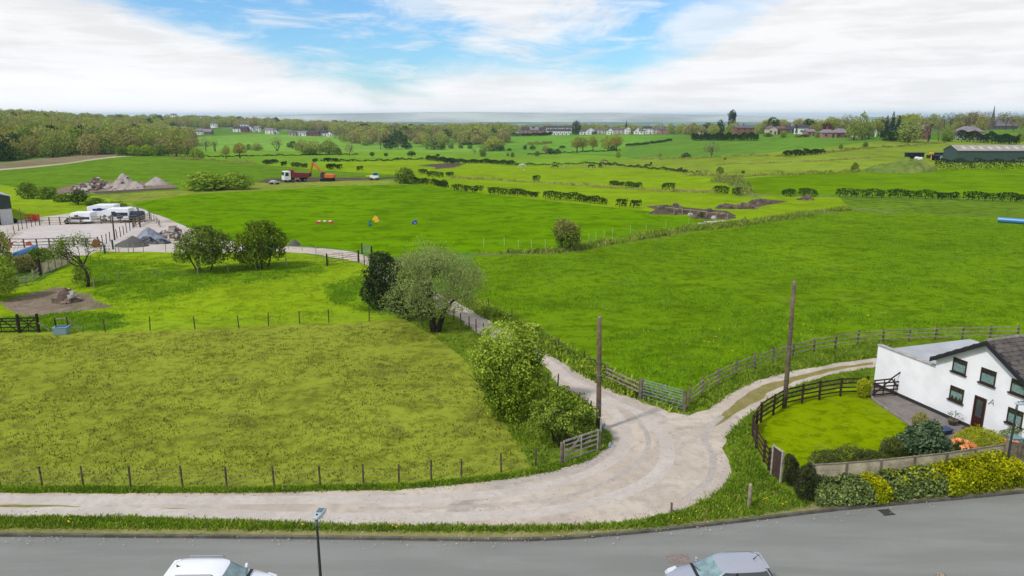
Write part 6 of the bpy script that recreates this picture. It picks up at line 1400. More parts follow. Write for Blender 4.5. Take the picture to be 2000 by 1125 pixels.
def heap(name, label, px0, px1, yt, yb, m, seed=1, dfac=.8, rocks=None, skew=0.0, rough=.25, peaks=None, cat='heap'):
    base = P((px0 + px1) / 2, yb); k = mpp(base); W = (px1 - px0) * k; H = (yb - yt) * k; D = W * dfac; base = base + Vector((0, D * .35, 0)); base.z = hz(base.x, base.y)
    rg = np.random.default_rng(seed); root = empty(name, base, 0, label, cat); b = MB(); nr, na = 16, 48; V = []; peaks = peaks or [(skew, 0, 1, 1.0)]
    def hh(x, y):        # x, y in -1..1
        v = 0
        for pxk, pyk, hk, wk in peaks: v = max(v, hk * max(0, 1 - (math.hypot((x - pxk), (y - pyk)) / wk) ** 1.15))
        e = max(0, 1 - math.hypot(x, y)); v = min(v, e * 3)
        return v * H + rough * H * .5 * min(1, e * 3) * (mnoise.noise(Vector((x * 3.1 + seed, y * 3.1, 0))) + .6 * mnoise.noise(Vector((x * 8 + seed, y * 8, 1))))
    for i in range(nr + 1):
        for j in range(na):
            r = i / nr; a = 2 * math.pi * j / na; rr = r * (1 + .12 * mnoise.noise(Vector((math.cos(a) * 1.7, math.sin(a) * 1.7, seed))) * r); x, y = rr * math.cos(a), rr * math.sin(a)
            V.append((x * W / 2, y * D / 2, hh(x * .98, y * .98) if r < 1 else -.08))
    b.add(V, [(i * na + j, (i + 1) * na + j, (i + 1) * na + (j + 1) % na, i * na + (j + 1) % na) for i in range(nr) for j in range(na)]); b.build('mound', m, root, smooth=True)
    if rocks:
        rm, n, s = rocks; b = MB()
        for q in range(n):
            a = rg.uniform(0, 6.28); r = rg.uniform(.1, .98) ** .7; x, y = r * math.cos(a), r * math.sin(a); z = max(0, hh(x, y)); c = Vector((x * W / 2, y * D / 2, z)); sz = s * rg.uniform(.5, 1.6)
            pts = [c + Vector((dx * sz * rg.uniform(.6, 1), dy * sz * rg.uniform(.6, 1), dz * sz * rg.uniform(.4, .8))) for dz in (-.5, .5) for dx, dy in ((-.5, -.5), (.5, -.5), (.5, .5), (-.5, .5))]
            b.cur = q % len(rm); b.hexa(pts)
        o = b.build('rubble', rm, root); o['kind'] = 'stuff'
    return root
m_rk1, m_rk2, m_rk3 = mat('rubble_pale', S(212, 204, 196), .9, var=.2), mat('rubble_brown', S(150, 128, 112), .9, var=.3), mat('rubble_dark', S(110, 100, 96), .9, var=.3)
g_stone = groundmat('crushed_stone', [S(184, 172, 164), S(204, 192, 184), S(160, 148, 140)], (.3, 1.2, 5), .8); g_dark = groundmat('dark_soil', [S(104, 90, 82), S(126, 110, 98), S(84, 74, 66)], (.3, 1.2, 5), .9); g_greym = groundmat('grey_sand', [S(104, 104, 100), S(116, 116, 112), S(96, 96, 92)], (.3, 1.2, 8), .4)
m_tarp = mat('tarp_grey', S(132, 142, 160), .5, .4, var=.2, vscale=.8); 
heap('rubble_heap', 'tall pale crushed stone cone with rubble behind the arena field', 182, 272, 340, 371, g_stone, 61, .8, ([m_rk1, m_rk2], 60, .5), .25, .25, [(.05, 0, 1, .62), (.55, 0, .45, .5), (-.5, 0, .35, .6)])
heap('rubble_heap', 'broken brick and soil heap left of the tall stone cone', 134, 205, 351, 372, g_dark, 62, .7, ([m_rk1, m_rk2, m_rk3], 170, .75), .3, .5, [(.3, 0, 1, .9), (-.4, 0, .5, .7)])
heap('stone_heap', 'small separate pale stone cone right of the tall one', 276, 324, 346, 362, g_stone, 63, .8, None, 0, .12)
heap('tarped_heap', 'heap under a grey tarpaulin beside the sand arena', 250, 322, 446, 474, m_tarp, 64, .7, None, 0, .18, [(-.1, .1, 1, .9), (.4, -.1, .5, .7)])
heap('tyre_heap', 'black weighted sheeting along the foot of the tarped heap', 262, 332, 461, 477, mat('black_sheet', S(40, 44, 56), .45, .4, var=.6, vscale=1.5, bump=.8, bscale=4), 65, .35, None, 0, .6, [(-.4, 0, .9, .7), (.3, 0, .6, .8)])
heap('sand_heap', 'smooth dark grey sand mound in front of the tarped heap', 217, 284, 462, 483, g_greym, 66, .6, None, .1, .05, [(.1, 0, 1, .9), (-.4, 0, .55, .7)])
heap('rubble_heap', 'rubble and pale boulders right of the tarped heap', 296, 350, 444, 470, g_dark, 67, .8, ([m_rk1, m_rk2, m_rk3, m_rk1], 170, .62), 0, .35, [(.3, .1, 1, .8), (-.4, 0, .6, .7)])
heap('boulder_pile', 'small pile of pale stones beside the rounded green shrub', 106, 130, 492, 503, g_dark, 68, .7, ([m_rk1, m_rk2], 34, .5), 0, .3)
heap('soil_heap', 'brown soil heap on the bare earth above the field gate', 92, 152, 563, 593, g_dark, 69, .75, ([m_rk2, m_rk1], 16, .4), -.1, .35, [(-.05, 0, 1, .75), (.45, 0, .3, .6)])
heap('gravel_heap', 'low grey gravel heap behind the right of the paired trees', 560, 586, 468, 480, g_greym, 70, .8)
for i, (lab, a, b_, t, y, pk) in enumerate([('longest dark spoil heap behind the short fence', 1268, 1352, 400, 419, [(-.3, 0, .8, .7), (.3, 0, 1, .7)]), ('dark spoil heap right of the longest one', 1352, 1440, 409, 428, [(-.2, 0, 1, .8), (.6, 0, .7, .4)]),
    ('small brown spoil heap further back in the yellow field', 1397, 1443, 399, 408, None), ('brown spoil heap at the end of the far spoil row', 1436, 1482, 395, 408, [(-.3, 0, .8, .7), (.3, 0, .6, .6)]), ('far thin spoil bank at the right of the spoil row', 1462, 1512, 389, 398, None), ('small spoil heap at the hedge corner', 1560, 1592, 384, 391, None)]):
    heap('spoil_heap', lab, a, b_, t, y, g_soil if i % 2 == 0 else g_dark, 71 + i, .45, ([m_rk2, m_rk3], 30, .6), 0, .5, pk)
heap('weedy_mound', 'broad weedy mound beside the dark trailers and green barn', 1690, 1842, 309, 338, g_ditch, 80, .5, None, 0, .25, [(.2, 0, 1, .9), (-.4, 0, .6, .6), (.6, 0, .8, .5)], 'mound')
railfence('post_and_rail_fence', 'short pale fence before the dark spoil heaps', [P(*q) for q in ((1284, 416), (1300, 418), (1316, 420), (1332, 422), (1348, 424), (1364, 426), (1380, 428), (1398, 430), (1420, 432))], 1.4, 1, m_woodpale, m_woodpale, 38, .1, .07, [1.3])
for i, (px, py, lab) in enumerate(((1386, 438, 'pale flat slab at the end of the electric fence, nearest'), (1398, 435, 'pale slab lying beside the ditch, farther'))):
    b = MB(); b.beam((-1.9, -.2, .12), (1.9, .5, .2), 1.0, .14); o = b.build('slab', m_rk1, bevel=.02); o.location = P(px, py); tag(o, lab, 'slab')
for i, (px, py, lab) in enumerate(((1348, 422, 'white sack below the short pale fence, left one'), (1394, 428, 'white sack below the short pale fence, right one'))):
    b = MB(); b.lathe((0, 0, 0), [(.5, 0), (.55, .25), (.4, .5), (.1, .62)], 10); o = b.build('sack', m_rk1, smooth=True); o.location = P(px, py); tag(o, lab, 'sack')
heap('reed_clump', 'tuft of dry reeds and a broken post by the ditch corner', 1440, 1468, 424, 437, g_ditch, 84, .4, None, 0, .5, None, 'reeds')

# barn at the left edge
def barn_left():
    a = P(27, 437); k = mpp(a); root = empty('farm_barn', a, R(44), 'green clad barn with a white lower wall at the left edge', 'barn'); W, H, HR, D = 16, (437 - 384) * k, (437 - 384) * k + 2.6, 24
    b = MB(); b.prism([(-W, 0, 0), (0, 0, 0), (0, 0, H * .56), (-W, 0, H * .56)], (0, D, 0)); b.build('wall', mat('barn_white', S(214, 216, 214), .9, var=.12), root)
    b = MB(); b.prism([(-W - .04, -.05, H * .56 + .004), (.05, -.05, H * .56 + .004), (.05, -.05, H), (-W / 2, -.05, HR), (-W - .04, -.05, H)], (0, D + .1, 0)); b.build('cladding', mat('barn_green', S(58, 72, 60), .6, var=.12, vscale=.7), root)
    r = None
    for sg in (0, 1):
        x0, x1 = (.35, -W / 2) if sg == 0 else (-W - .35, -W / 2); b = MB(); b.hexa([(x0, -.3, H - .06), (x0, D + .3, H - .06), (x1, D + .3, HR + .06), (x1, -.3, HR + .06), (x0, -.3, H + .06), (x0, D + .3, H + .06), (x1, D + .3, HR + .18), (x1, -.3, HR + .18)]); b.build('roof', mat('barn_roof', S(196, 200, 200), .7, var=.12), root)
    b = MB(); b.box((-2.6, -.06, H * .22), (1.6, .1, H * .44)); b.build('door', mat('barn_door', S(70, 66, 60), .8), root)
barn_left()
def cage():
    root = empty('orange_cage', P(64, 431), R(8), 'orange metal stillage cage beside the yard grass', 'cage'); b = MB(); L, W, H = 1.75, 1.1, 1.05
    for x in (-L / 2, 0, L / 2):
        for y in (-W / 2, W / 2): b.tube([(x, y, 0), (x, y, H)], [.06, .06], 6)
    for z in (.1, .5, H):
        b.tube([(-L / 2, -W / 2, z), (L / 2, -W / 2, z), (L / 2, W / 2, z), (-L / 2, W / 2, z), (-L / 2, -W / 2, z)], [.06] * 5, 6)
    b.build('frame', m_ored, root); b = MB(); b.box((L * .28, 0, H * .5), (L * .4, W * .9, H * .85)); b.build('panel', mat('orange_panel', S(240, 96, 40), .6), root)
cage()
b = MB(); b.tube([(-.01, -.14, .42), (0, .14, .42)], [.42, .42], 18); o = b.build('spare_tyre', m_tyre, bevel=.05); o.location = P(30, 436); tag(o, 'black tyre leaning at the corner of the green barn', 'tyre')
b = MB(); q0, q1 = P(31, 504), P(69, 489); b.tube([Vector((0, 0, .38)), (q1 - q0) + Vector((0, 0, .38))], [.38, .38], 14); o = b.build('drain_pipe', m_blue); o.location = q0; tag(o, 'bright blue plastic drain pipe lying by the rounded green shrub', 'pipe')
q0, q1 = P(1948, 434), P(2030, 440); b = MB(); b.tube([Vector((0, 0, .45)), (q1 - q0) + Vector((0, 0, .45))], [.45, .45], 16); o = b.build('blue_pipe', mat('pipe_blue', S(70, 150, 214), .35, .5)); o.location = q0; tag(o, 'long blue pipe lying at the right edge of the rough field', 'pipe')
b = MB()
for k in range(4):
    for j in range(3 - k % 2): b.box((-.35 + .36 * j + .15 * (k % 2), 0, .14 + .28 * k), (.33, .5, .25))
o = b.build('brick_stack', mat('brick_red', S(160, 84, 66), .9, var=.3)); o.location = P(190, 483); tag(o, 'small stack of red bricks at the end of the near arena rails', 'bricks')
m_stripe = None
def jumppole(label, pxa, pxb, blocks=m_ored, mid=(.8, .8, .78)):
    a, c = P(*pxa), P(*pxb); d = c - a; root = empty('show_jump', a, 0, label, 'jump'); mm = [mat('jump_white', mid, .5), blocks]
    for q in (Vector(), d): b = MB(); b.hexa([q + Vector((x * s, y * .3, z)) for z, s in ((0, 1), (.45, .6)) for x, y in ((-.3, -1), (.3, -1), (.3, 1), (-.3, 1))]); b.build('block', blocks, root, bevel=.03)
    n = 5; 
    for i in range(n): b = MB(); b.tube([d * (i / n) + Vector((0, 0, .46)), d * ((i + 1) / n) + Vector((0, 0, .46))], [.09, .09], 8); b.build('pole', mm[i % 2 if n > 1 else 0] if i not in (0, n - 1) else mm[0], root)
    return root
jumppole('low show jump with white poles and red blocks in the lush centre field', (621, 437), (648, 437))
jumppole('red and white jump poles at the near left end of the sand arena', (20, 479), (56, 478))
def wing(name, label, px, py, rz, m, m2=None, tilt=.0, h=1.15):
    root = empty(name, P(px, py), rz, label, 'jump'); root.rotation_euler = (0, tilt, rz); root.scale = (.75, .75, .75); b = MB(); b.hexa([(-.6, -.28, 0), (.6, -.28, 0), (.6, .28, 0), (-.6, .28, 0), (-.38, -.09, h), (.38, -.09, h), (.38, .09, h), (-.38, .09, h)]); b.build('panel', m, root, bevel=.05)
    b = MB(); b.box((0, 0, h * .5), (.5, .5, .12)); b.build('band', m2 or m, root, bevel=.02); return root
wing('jump_block', 'yellow plastic jump block tipped over in the lush field, upper one of the pair', 732, 431, R(30), m_yellow, tilt=.35); wing('jump_block', 'yellow plastic jump block tipped over in the lush field, lower one with orange band', 737, 434, R(-20), m_yellow, m_ored, -.3)
wing('jump_block', 'upright green and white jump block in the lush field', 722, 442, R(70), m_green, m_white, .15, 1.3); wing('jump_block', 'blue plastic jump block lying alone in the lush field', 807, 438, R(20), mat('hurdle_blue', S(36, 80, 200), .5), m_white, .8, 1.0)

# dump truck, excavator, small vehicle
def truck():
    a, c = P(553, 356.5), P(602, 355); d = c - a; L = d.length; root = empty('dump_truck', a, math.atan2(d.y, d.x), 'white cabbed dump truck with a red tipper body', 'truck')
    b = MB(); b.box((L * .5, 0, .95), (L * .96, 1.0, .3)); b.build('chassis', m_tyre, root)
    b = MB(); b.prism([(0, -1.2, .7), (1.9, -1.2, .7), (1.9, -1.2, 3.1), (.25, -1.2, 3.1), (.02, -1.2, 1.9)], (0, 2.4, 0)); cb = b.build('cab', m_white, root, bevel=.08)
    for sg in (-1, 1): b = MB(); y = sg * 1.213; b.add([(.35, y, 1.8), (1.35, y, 1.8), (1.35, y, 2.75), (.5, y, 2.75)], [(0, 1, 2, 3)]); b.build('side_window', m_glassd, cb)
    b = MB(); b.hexa([(.0, -1.05, 1.95), (.0, 1.05, 1.95), (.012, 1.05, 1.95), (.012, -1.05, 1.95), (.17, -1.05, 2.9), (.17, 1.05, 2.9), (.2, 1.05, 2.9), (.2, -1.05, 2.9)]); b.build('windscreen', m_glassd, cb)
    b = MB(); b.prism([(2.15, -1.22, 1.25), (L - .2, -1.22, 1.15), (L, -1.22, 2.35), (2.9, -1.22, 2.75), (2.75, -1.22, 3.45), (2.1, -1.22, 3.5)], (0, 2.44, 0)); bd = b.build('tipper_body', m_red, root, bevel=.04)
    for k in range(5): b = MB(); x = 3.0 + k * (L - 3.4) / 5; b.box((x, -1.245, 1.9), (.1, .05, 1.1)); b.build('rib', mat('red_rib', S(168, 60, 66), .5), bd)
    b = MB(); b.box((3.6, -1.0, .95), (1.3, .5, .5)); b.build('tank', mat('tank_pale', S(190, 176, 150), .6, var=.3), root, bevel=.06)
    wheelset(root, (1.0, 2.4, L - 2.6, L - 1.3), 1.0, .5, .3)
truck()
def excavator():
    a = P(640, 354); k = mpp(a); root = empty('excavator', a, R(-4), 'orange tracked excavator with raised bent arm digging to the left', 'excavator')
    for sg in (-1, 1):
        b = MB(); pr = [(-1.9, .1), (-1.6, 0), (1.6, 0), (1.9, .1), (2.05, .45), (1.9, .8), (1.6, .9), (-1.6, .9), (-1.9, .8), (-2.05, .45)]; b.prism([(x, sg * 1.2 - .28, z) for x, z in pr], (0, .56, 0)); b.build('track', m_tyre, root, bevel=.05)
    b = MB(); b.tube([(0, 0, .6), (0, 0, 1.1)], [.7, .7], 16); b.build('turntable', m_tyre, root)
    b = MB(); b.prism([(-.6, -1.25, 1.1), (2.2, -1.25, 1.1), (2.4, -1.25, 1.5), (2.3, -1.25, 2.25), (-.6, -1.25, 2.3)], (0, 2.5, 0)); b.build('engine_house', m_orange, root, bevel=.12)
    b = MB(); b.prism([(-1.9, -1.25, 1.1), (-.62, -1.25, 1.1), (-.62, -1.25, 3.0), (-1.5, -1.25, 3.0), (-1.9, -1.25, 2.1)], (0, 1.1, 0)); cb = b.build('cab', mat('cab_dark', (.03, .035, .04), .3, .5), root, bevel=.06)
    b = MB(); b.box((-1.06, -.7, 3.03), (1.0, 1.14, .08)); b.build('cab_roof', m_orange, cb, bevel=.02)
    pts = [(-1.4, .35, 1.7), (-2.6, .35, 3.7), (-4.3, .35, 5.5), (-5.0, .35, 5.5)]
    b = MB()
    for i in range(3): b.beam(pts[i], pts[i + 1], .5, .85 - .15 * abs(i - 1), up=(0, 1, 0))
    b.build('boom', m_orange, root, bevel=.04)
    b = MB(); b.beam((-4.5, .35, 5.75), (-5.6, .35, 2.7), .4, .7, up=(0, 1, 0)); st = b.build('stick', m_orange, root, bevel=.03)
    b = MB(); b.tube([(-3.4, .35, 4.95), (-4.6, .35, 6.0)], [.09, .07], 8); b.build('ram', m_grey, root)
    b = MB(); b.prism([(-5.4, -.2, 2.75), (-5.9, -.2, 2.5), (-6.2, -.2, 1.7), (-5.9, -.2, 1.25), (-5.3, -.2, 1.7)], (0, 1.1, 0)); b.build('bucket', mat('bucket_steel', S(70, 62, 56), .7, .3, .3), st, bevel=.03); root.scale = (.9, .9, .9)
excavator()
def dumper():
    a = P(726, 352); root = empty('site_dumper', a, R(0), 'small white and blue site vehicle with a yellow boom in the field', 'vehicle')
    b = MB(); b.box((.8, 0, .95), (2.4, 1.5, .8)); b.build('body', m_white, root, bevel=.08); b = MB(); b.box((1.2, 0, 1.75), (1.3, 1.3, .8)); cb = b.build('cab', mat('cab_blue', S(90, 140, 190), .4), root, bevel=.08); b = MB(); b.box((1.2, -.66, 1.8), (.9, .03, .45)); b.build('side_window', m_glassd, cb)
    b = MB(); b.beam((.2, 0, 1.3), (-1.6, 0, 1.15), .35, .35); b.build('boom', m_yellow, root, bevel=.04); wheelset(root, (-.1, 1.6), .75, .42, .3)
dumper()
def flatbed():
    a = P(536, 360); root = empty('flat_trailer', a, R(-4), 'flat pale grey trailer with black wheels left of the dump truck', 'trailer'); b = MB(); b.box((0, 0, .6), (2.6, 1.6, .16)); b.build('deck', mat('trailer_grey', S(190, 196, 206), .4), root, bevel=.03); b = MB(); b.box((-.2, 0, .85), (1.4, 1.2, .4)); b.build('box', mat('box_pale', S(206, 210, 216), .4), root, bevel=.08); wheelset(root, (-.8, .8), .7, .3, .2); b = MB(); b.tube([(-1.3, 0, .55), (-2.4, 0, .4)], [.07, .06], 6); b.build('drawbar', m_tyre, root)
flatbed()

# concrete panel fence and broken rails at the left
panelfence('panel_fence', 'pale concrete panel fence running up to the leaning tree', [(83, 535), (96, 530), (109, 525), (121, 520), (132, 516), (142, 512)], 1.25, m_conc, m_concp, 3, .12)
b = MB(); b.box((0, 0, .9), (.26, .26, 1.9)); b.box((0, 0, 1.88), (.3, .3, .08)); o = b.build('gatepost', m_wooddark); o.location = P(79, 538); tag(o, 'dark square post at the near end of the pale concrete fence', 'post')
railfence('broken_fence', 'broken pale rail fence between the left shrubs and the dark post', [P(*q) for q in ((22, 561), (36, 560), (51, 557), (66, 546), (77, 538))], 1.05, 2, m_woodpale, m_woodpale, 39, .12, .07, [.35, .85])
# horses
def horse(label, px, py, rz, m, m2=None, grazing=True, s=1.0):
    root = empty('horse', P(px, py), rz, label, 'horse'); root.scale = (s, s, s)
    me = bpy.data.meshes.new('body'); 
    hd = [(.95, 0, 1.25), (1.28, 0, .85), (1.45, 0, .42), (1.62, 0, .10)] if grazing else [(.95, 0, 1.45), (1.2, 0, 1.85), (1.45, 0, 1.85), (1.72, 0, 1.7)]
    V = [(0, 0, 1.15), (.55, 0, 1.15), (-.65, 0, 1.2)] + hd + [(-.9, 0, 1.1), (-1.0, 0, .55)]
    E = [(0, 1), (0, 2), (1, 3), (3, 4), (4, 5), (5, 6), (2, 7), (7, 8)]; Rd = [.34, .33, .33, .22, .16, .13, .08, .09, .05]
    for x, hind in ((.6, 0), (-.7, 1)):
        for sg in (-1, 1):
            k = len(V); V += [(x, sg * .17, .8), (x + (-.06 if hind else .03), sg * .18, .48), (x + (-.10 if hind else 0), sg * .18, .05)]; Rd += [.15, .075, .06]; E += [(1 if not hind else 2, k), (k, k + 1), (k + 1, k + 2)]
    me.from_pydata(V, E, []); me.materials.append(m); o = link(bpy.data.objects.new('body', me), root)
    sk = o.modifiers.new('skin', 'SKIN'); 
    for i, r in enumerate(Rd): me.skin_vertices[0].data[i].radius = (r, r)
    me.skin_vertices[0].data[0].use_root = True
    o.modifiers.new('sub', 'SUBSURF').levels = 1; o.modifiers['sub'].render_levels = 1
    b = MB(); b.tube([(-.95, 0, 1.2), (-1.08, 0, .9), (-1.05, 0, .45)], [.06, .09, .03], 6); b.build('tail', m2 or m, root)
m_hw, m_hb, m_hbr = mat('horse_grey', S(224, 218, 206), .8), mat('horse_black', (.02, .017, .015), .7), mat('horse_bay', S(92, 58, 40), .8)
horse('white horse grazing at the left of the far herd', 1021, 328, R(185), m_hw, s=1.25); horse('dark bay horse grazing between the two white ones', 1085, 329, R(175), m_hb, s=1.1); horse('small white horse behind the dark bay one', 1102, 328, R(80), m_hw, s=1.05)
horse('black horse grazing near the middle of the far herd', 1154, 329, R(5), m_hb, s=1.2); horse('black horse grazing right of the middle one', 1173, 328, R(110), m_hb, s=1.2); horse('dark horse by the boundary bank behind the herd', 1187, 325, R(0), m_hb, s=1.1)
horse('bay and cream horse rug wearing horse beyond the bank', 1181, 319, R(180), mat('horse_cream', S(232, 196, 140), .8, var=.6, vscale=1.5, var2=S(140, 70, 50)), m_hbr, True, 1.3)
horse('small dark horse in the far right pasture, upper one', 1271, 323, R(60), m_hb, s=1.0); horse('small dark horse in the far right pasture, lower one', 1265, 327, R(170), m_hb, s=1.0)
b = MB(); b.lathe((0, 0, 0), [(.3, 0), (.34, .2), (.24, .44), (.05, .5)], 10); o = b.build('feed_bucket', m_hw); o.location = P(1023, 333); tag(o, 'tiny white bucket in front of the white grazing horse', 'bucket')

# barn and trailers on the right
def barn_right():
    a = P(1868, 318); a.z = hz(a.x, a.y); k = mpp(a); D = 9.5; rz = R(-2); root = empty('farm_barn', a, rz, 'long green barn with a pale grey roof and rooflights', 'barn'); H = CAMH + ray(1868, 294.5).z / ray(1868, 294.5).y * a.y - a.z; HR = H + 1.75; L = 70
    b = MB(); b.prism([(0, 0, -.3), (0, D, -.3), (0, D, H), (0, D / 2, HR), (0, 0, H)], (L, 0, 0)); b.build('wall', mat('barn_green2', S(72, 92, 88), .6, var=.08, vscale=.5), root)
    for sg in (0, 1):
        y0, y1 = (-.35, D / 2) if sg == 0 else (D + .35, D / 2); b = MB(); b.hexa([(-.3, y0, H - .02), (L, y0, H - .02), (L, y1, HR + .06), (-.3, y1, HR + .06), (-.3, y0, H + .10), (L, y0, H + .10), (L, y1, HR + .18), (-.3, y1, HR + .18)]); rf = b.build('roof', mat('barn_roof2', S(176, 168, 160), .8, var=.1, vscale=.5), root)
        if sg == 0:
            for q in range(12):
                x = 2.5 + q * 3.1; f0, f1 = .25, .72; z = lambda f: H + (HR - H) * f + .14; y = lambda f: -.35 + (D / 2 + .35) * f; b = MB(); b.hexa([(x, y(f0), z(f0)), (x + 1.1, y(f0), z(f0)), (x + 1.1, y(f1), z(f1)), (x, y(f1), z(f1)), (x, y(f0), z(f0) + .04), (x + 1.1, y(f0), z(f0) + .04), (x + 1.1, y(f1), z(f1) + .04), (x, y(f1), z(f1) + .04)]); b.build('rooflight', mat('rooflight_pale', S(214, 208, 198), .4), rf)
    b = MB(); b.box((38, -3.2, 1.2), (40, .4, .25)); b.build('lean_to_roof', mat('leanto', S(200, 198, 190), .7), root)
    b = MB(); b.box((38, -3.0, .5), (39.6, .3, 1.1)); b.build('lean_to_wall', mat('leanto_wall', S(90, 100, 90), .8), root)
barn_right()
def trailer(label, px0, px1, yt, yb, m, rz=0):
    a = P((px0 + px1) / 2, yb); k = mpp(a); L = (px1 - px0) * k; H = (yb - yt) * k; root = empty('farm_trailer', a, rz, label, 'trailer')
    b = MB(); b.hexa([(-L / 2, -1.1, .7), (L / 2, -1.1, .7), (L / 2, 1.1, .7), (-L / 2, 1.1, .7), (-L / 2 - .1, -1.2, H), (L / 2 + .1, -1.2, H), (L / 2 + .1, 1.2, H), (-L / 2 - .1, 1.2, H)]); b.build('body', m, root, bevel=.04)
    for q in range(int(L / 1.2)): b = MB(); b.box((-L / 2 + .6 + q * 1.2, -1.2, (H + .7) / 2), (.1, .1, H - .75)); b.build('rib', m_tyre, root)
    wheelset(root, (-.6, .6), .85, .45)
m_black2 = mat('trailer_black', S(26, 28, 42), .5, var=.3)
trailer('black slatted farm trailer on the mound, left of the dark machinery', 1769, 1801, 298, 310, m_black2); trailer('black farm trailer before the green barn gable', 1818, 1850, 298, 308, m_black2, R(3)); trailer('low dark trailer in front of the black one by the barn', 1812, 1842, 303, 313, mat('trailer_dark', S(40, 44, 58), .5, var=.3), R(-3))
def baler():
    a = P(1840, 313); root = empty('farm_machine', a, R(5), 'pale grey farm machine with a yellow hood beside the barn', 'machine'); b = MB(); b.box((0, 0, 1.1), (2.6, 1.8, 1.1)); b.build('body', mat('machine_pale', S(176, 186, 196), .5, var=.4), root, bevel=.15); wheelset(root, (-.7, .8), .9, .5); b = MB(); b.box((-4.5, 0, 2.6), (1.2, 1.2, .7)); b.tube([(-4.5, 0, .0), (-4.5, 0, 2.4)], [.2, .2], 8); b.build('hood', m_yellow, root, bevel=.05)
baler()
for px, py, lab in ((1790, 312, 'white wrapped bale in front of the left black trailer'), (1797, 313, 'second white wrapped bale beside the first'), (1857, 313, 'white wrapped bale at the foot of the barn gable')):
    b = MB(); b.tube([(-.6, 0, .58), (.6, 0, .58)], [.58, .58], 16); o = b.build('wrapped_bale', m_white, bevel=.08); o.location = P(px, py); tag(o, lab, 'bale')
# ---------------------------------------------------------------- far houses
def zpix(px, py, Y): return CAMH + ray(px, py).z / ray(px, py).y * Y
HM = {'white': mat('far_white', (.72, .72, .72), .9, var=.06, vscale=.4), 'cream': mat('far_cream', S(222, 206, 190), .9, var=.08, vscale=.4), 'brick': mat('far_brick', S(152, 104, 92), .9, var=.2, vscale=.6), 'pink': mat('far_pink', S(178, 140, 128), .9, var=.2, vscale=.6), 'stone': mat('far_stone', S(140, 128, 112), .9, var=.2, vscale=.5)}
RM = {'grey': mat('far_slate', S(112, 108, 116), .8, var=.15, vscale=.5), 'dark': mat('far_dark', S(74, 70, 82), .8, var=.15, vscale=.5), 'brown': mat('far_brown', S(124, 98, 96), .8, var=.2, vscale=.5), 'lilac': mat('far_lilac', S(150, 138, 146), .8, var=.15, vscale=.5)}
m_fw = mat('far_window', (.05, .06, .075), .15, .5); m_fd = mat('far_door', S(70, 60, 66), .6)
def house2(label, px0, px1, yr, ye, yb, wall='white', roof='grey', face='side', Y=None, dep=8.0, rz=0.0, cols=None, chim=1, group='houses of the far village', name='village_house', cat='house', rows=2, hip=False):
    pc = (px0 + px1) / 2; base = P(pc, yb) if Y is None else at(pc, yb, Y); gz = hz(base.x, base.y) if Y is None else zpix(pc, yb, Y); k = mpp(base)
    W = (px1 - px0) * k; zof = lambda py: CAMH + ray(pc, py).z / ray(pc, py).y * base.y - gz
    H, HR = max(2.2, zof(ye)), max(3.6, zof(yr)); base.z = gz; HR = max(HR, H + 1.2)
    root = empty(name, base, rz, label, cat, group); x = W / 2
    b = MB()
    if face == 'side': b.hexa([(-x, 0, -2.5), (x, 0, -2.5), (x, dep, -2.5), (-x, dep, -2.5), (-x, 0, H), (x, 0, H), (x, dep, H), (-x, dep, H)])
    else: b.prism([(-x, 0, -2.5), (x, 0, -2.5), (x, 0, H), (0, 0, HR), (-x, 0, H)], (0, dep, 0))
    if face == 'side' and not hip: 
        for sx in (-x, x): b.add([(sx, 0, H), (sx, dep, H), (sx, dep / 2, HR)], [(0, 1, 2)])
    b.build('wall', HM[wall], root)
    b = MB(); o = .35
    if face == 'side':
        hx = x * .45 if hip else x + .2
        b.hexa([(-x - .3, -o, H - .05), (x + .3, -o, H - .05), (x + .3, dep + o, H - .05), (-x - .3, dep + o, H - .05), (-hx, dep / 2 - .05, HR + .1), (hx, dep / 2 - .05, HR + .1), (hx, dep / 2 + .05, HR + .1), (-hx, dep / 2 + .05, HR + .1)])
    else:
        for sg in (-1, 1): b.hexa([(sg * (x + o), -.3, H - .25), (sg * (x + o), dep + .3, H - .25), (0, dep + .3, HR), (0, -.3, HR), (sg * (x + o), -.3, H - .05), (sg * (x + o), dep + .3, H - .05), (0, dep + .3, HR + .2), (0, -.3, HR + .2)])
    rf = b.build('roof', RM[roof], root)
    for c in range(chim):
        cx = (-x + 2 * x * (c + 1) / (chim + 1)) if face == 'side' else 0
        b = MB(); b.box((cx, dep / 2 if face == 'side' else dep * .7, HR + .5), (.9, .7, 1.6)); b.build('chimney', HM['brick'] if wall != 'white' else HM['pink'], rf)
    n = cols or max(2, int(W / 3.2)); rr = rows if H > 4 else 1
    for r_ in range(rr):
        for c in range(n):
            cx = -x + 2 * x * (c + .5) / n; z = H * (.28 if r_ == 0 else .76) if rr == 2 else H * .5; w = min(1.3, 2 * x / n * .5)
            if r_ == 0 and c == n // 2: b = MB(); b.box((cx, -.03, 1.0), (1.0, .08, 2.1)); b.build('door', m_fd, root); continue
            b = MB(); b.box((cx, -.03, z), (w, .08, H * .17 if rr == 2 else 1.1)); b.build('window', m_fw, root)
    return root
VW = 'houses of the far village'
for a in [
 ('pale house with brown roof at the left end of the far terraces', 1001, 1014, 247, 252, 263, 'cream', 'brown'), ('white end house low in the left of the far terraces', 1002, 1018, 256, 258, 264, 'white', 'grey'), ('dark roofed pinkish pair left of the long white terrace', 1019, 1034, 248, 253, 263, 'pink', 'dark'),
 ('brown roofed house behind the dark round tree in the far terraces', 1036, 1052, 248, 254, 263, 'pink', 'lilac'), ('pink house touching the long white terrace', 1053, 1066, 249, 254, 263, 'pink', 'dark')]:
    house2(a[0], a[1], a[2], a[3], a[4], a[5], a[6], a[7])
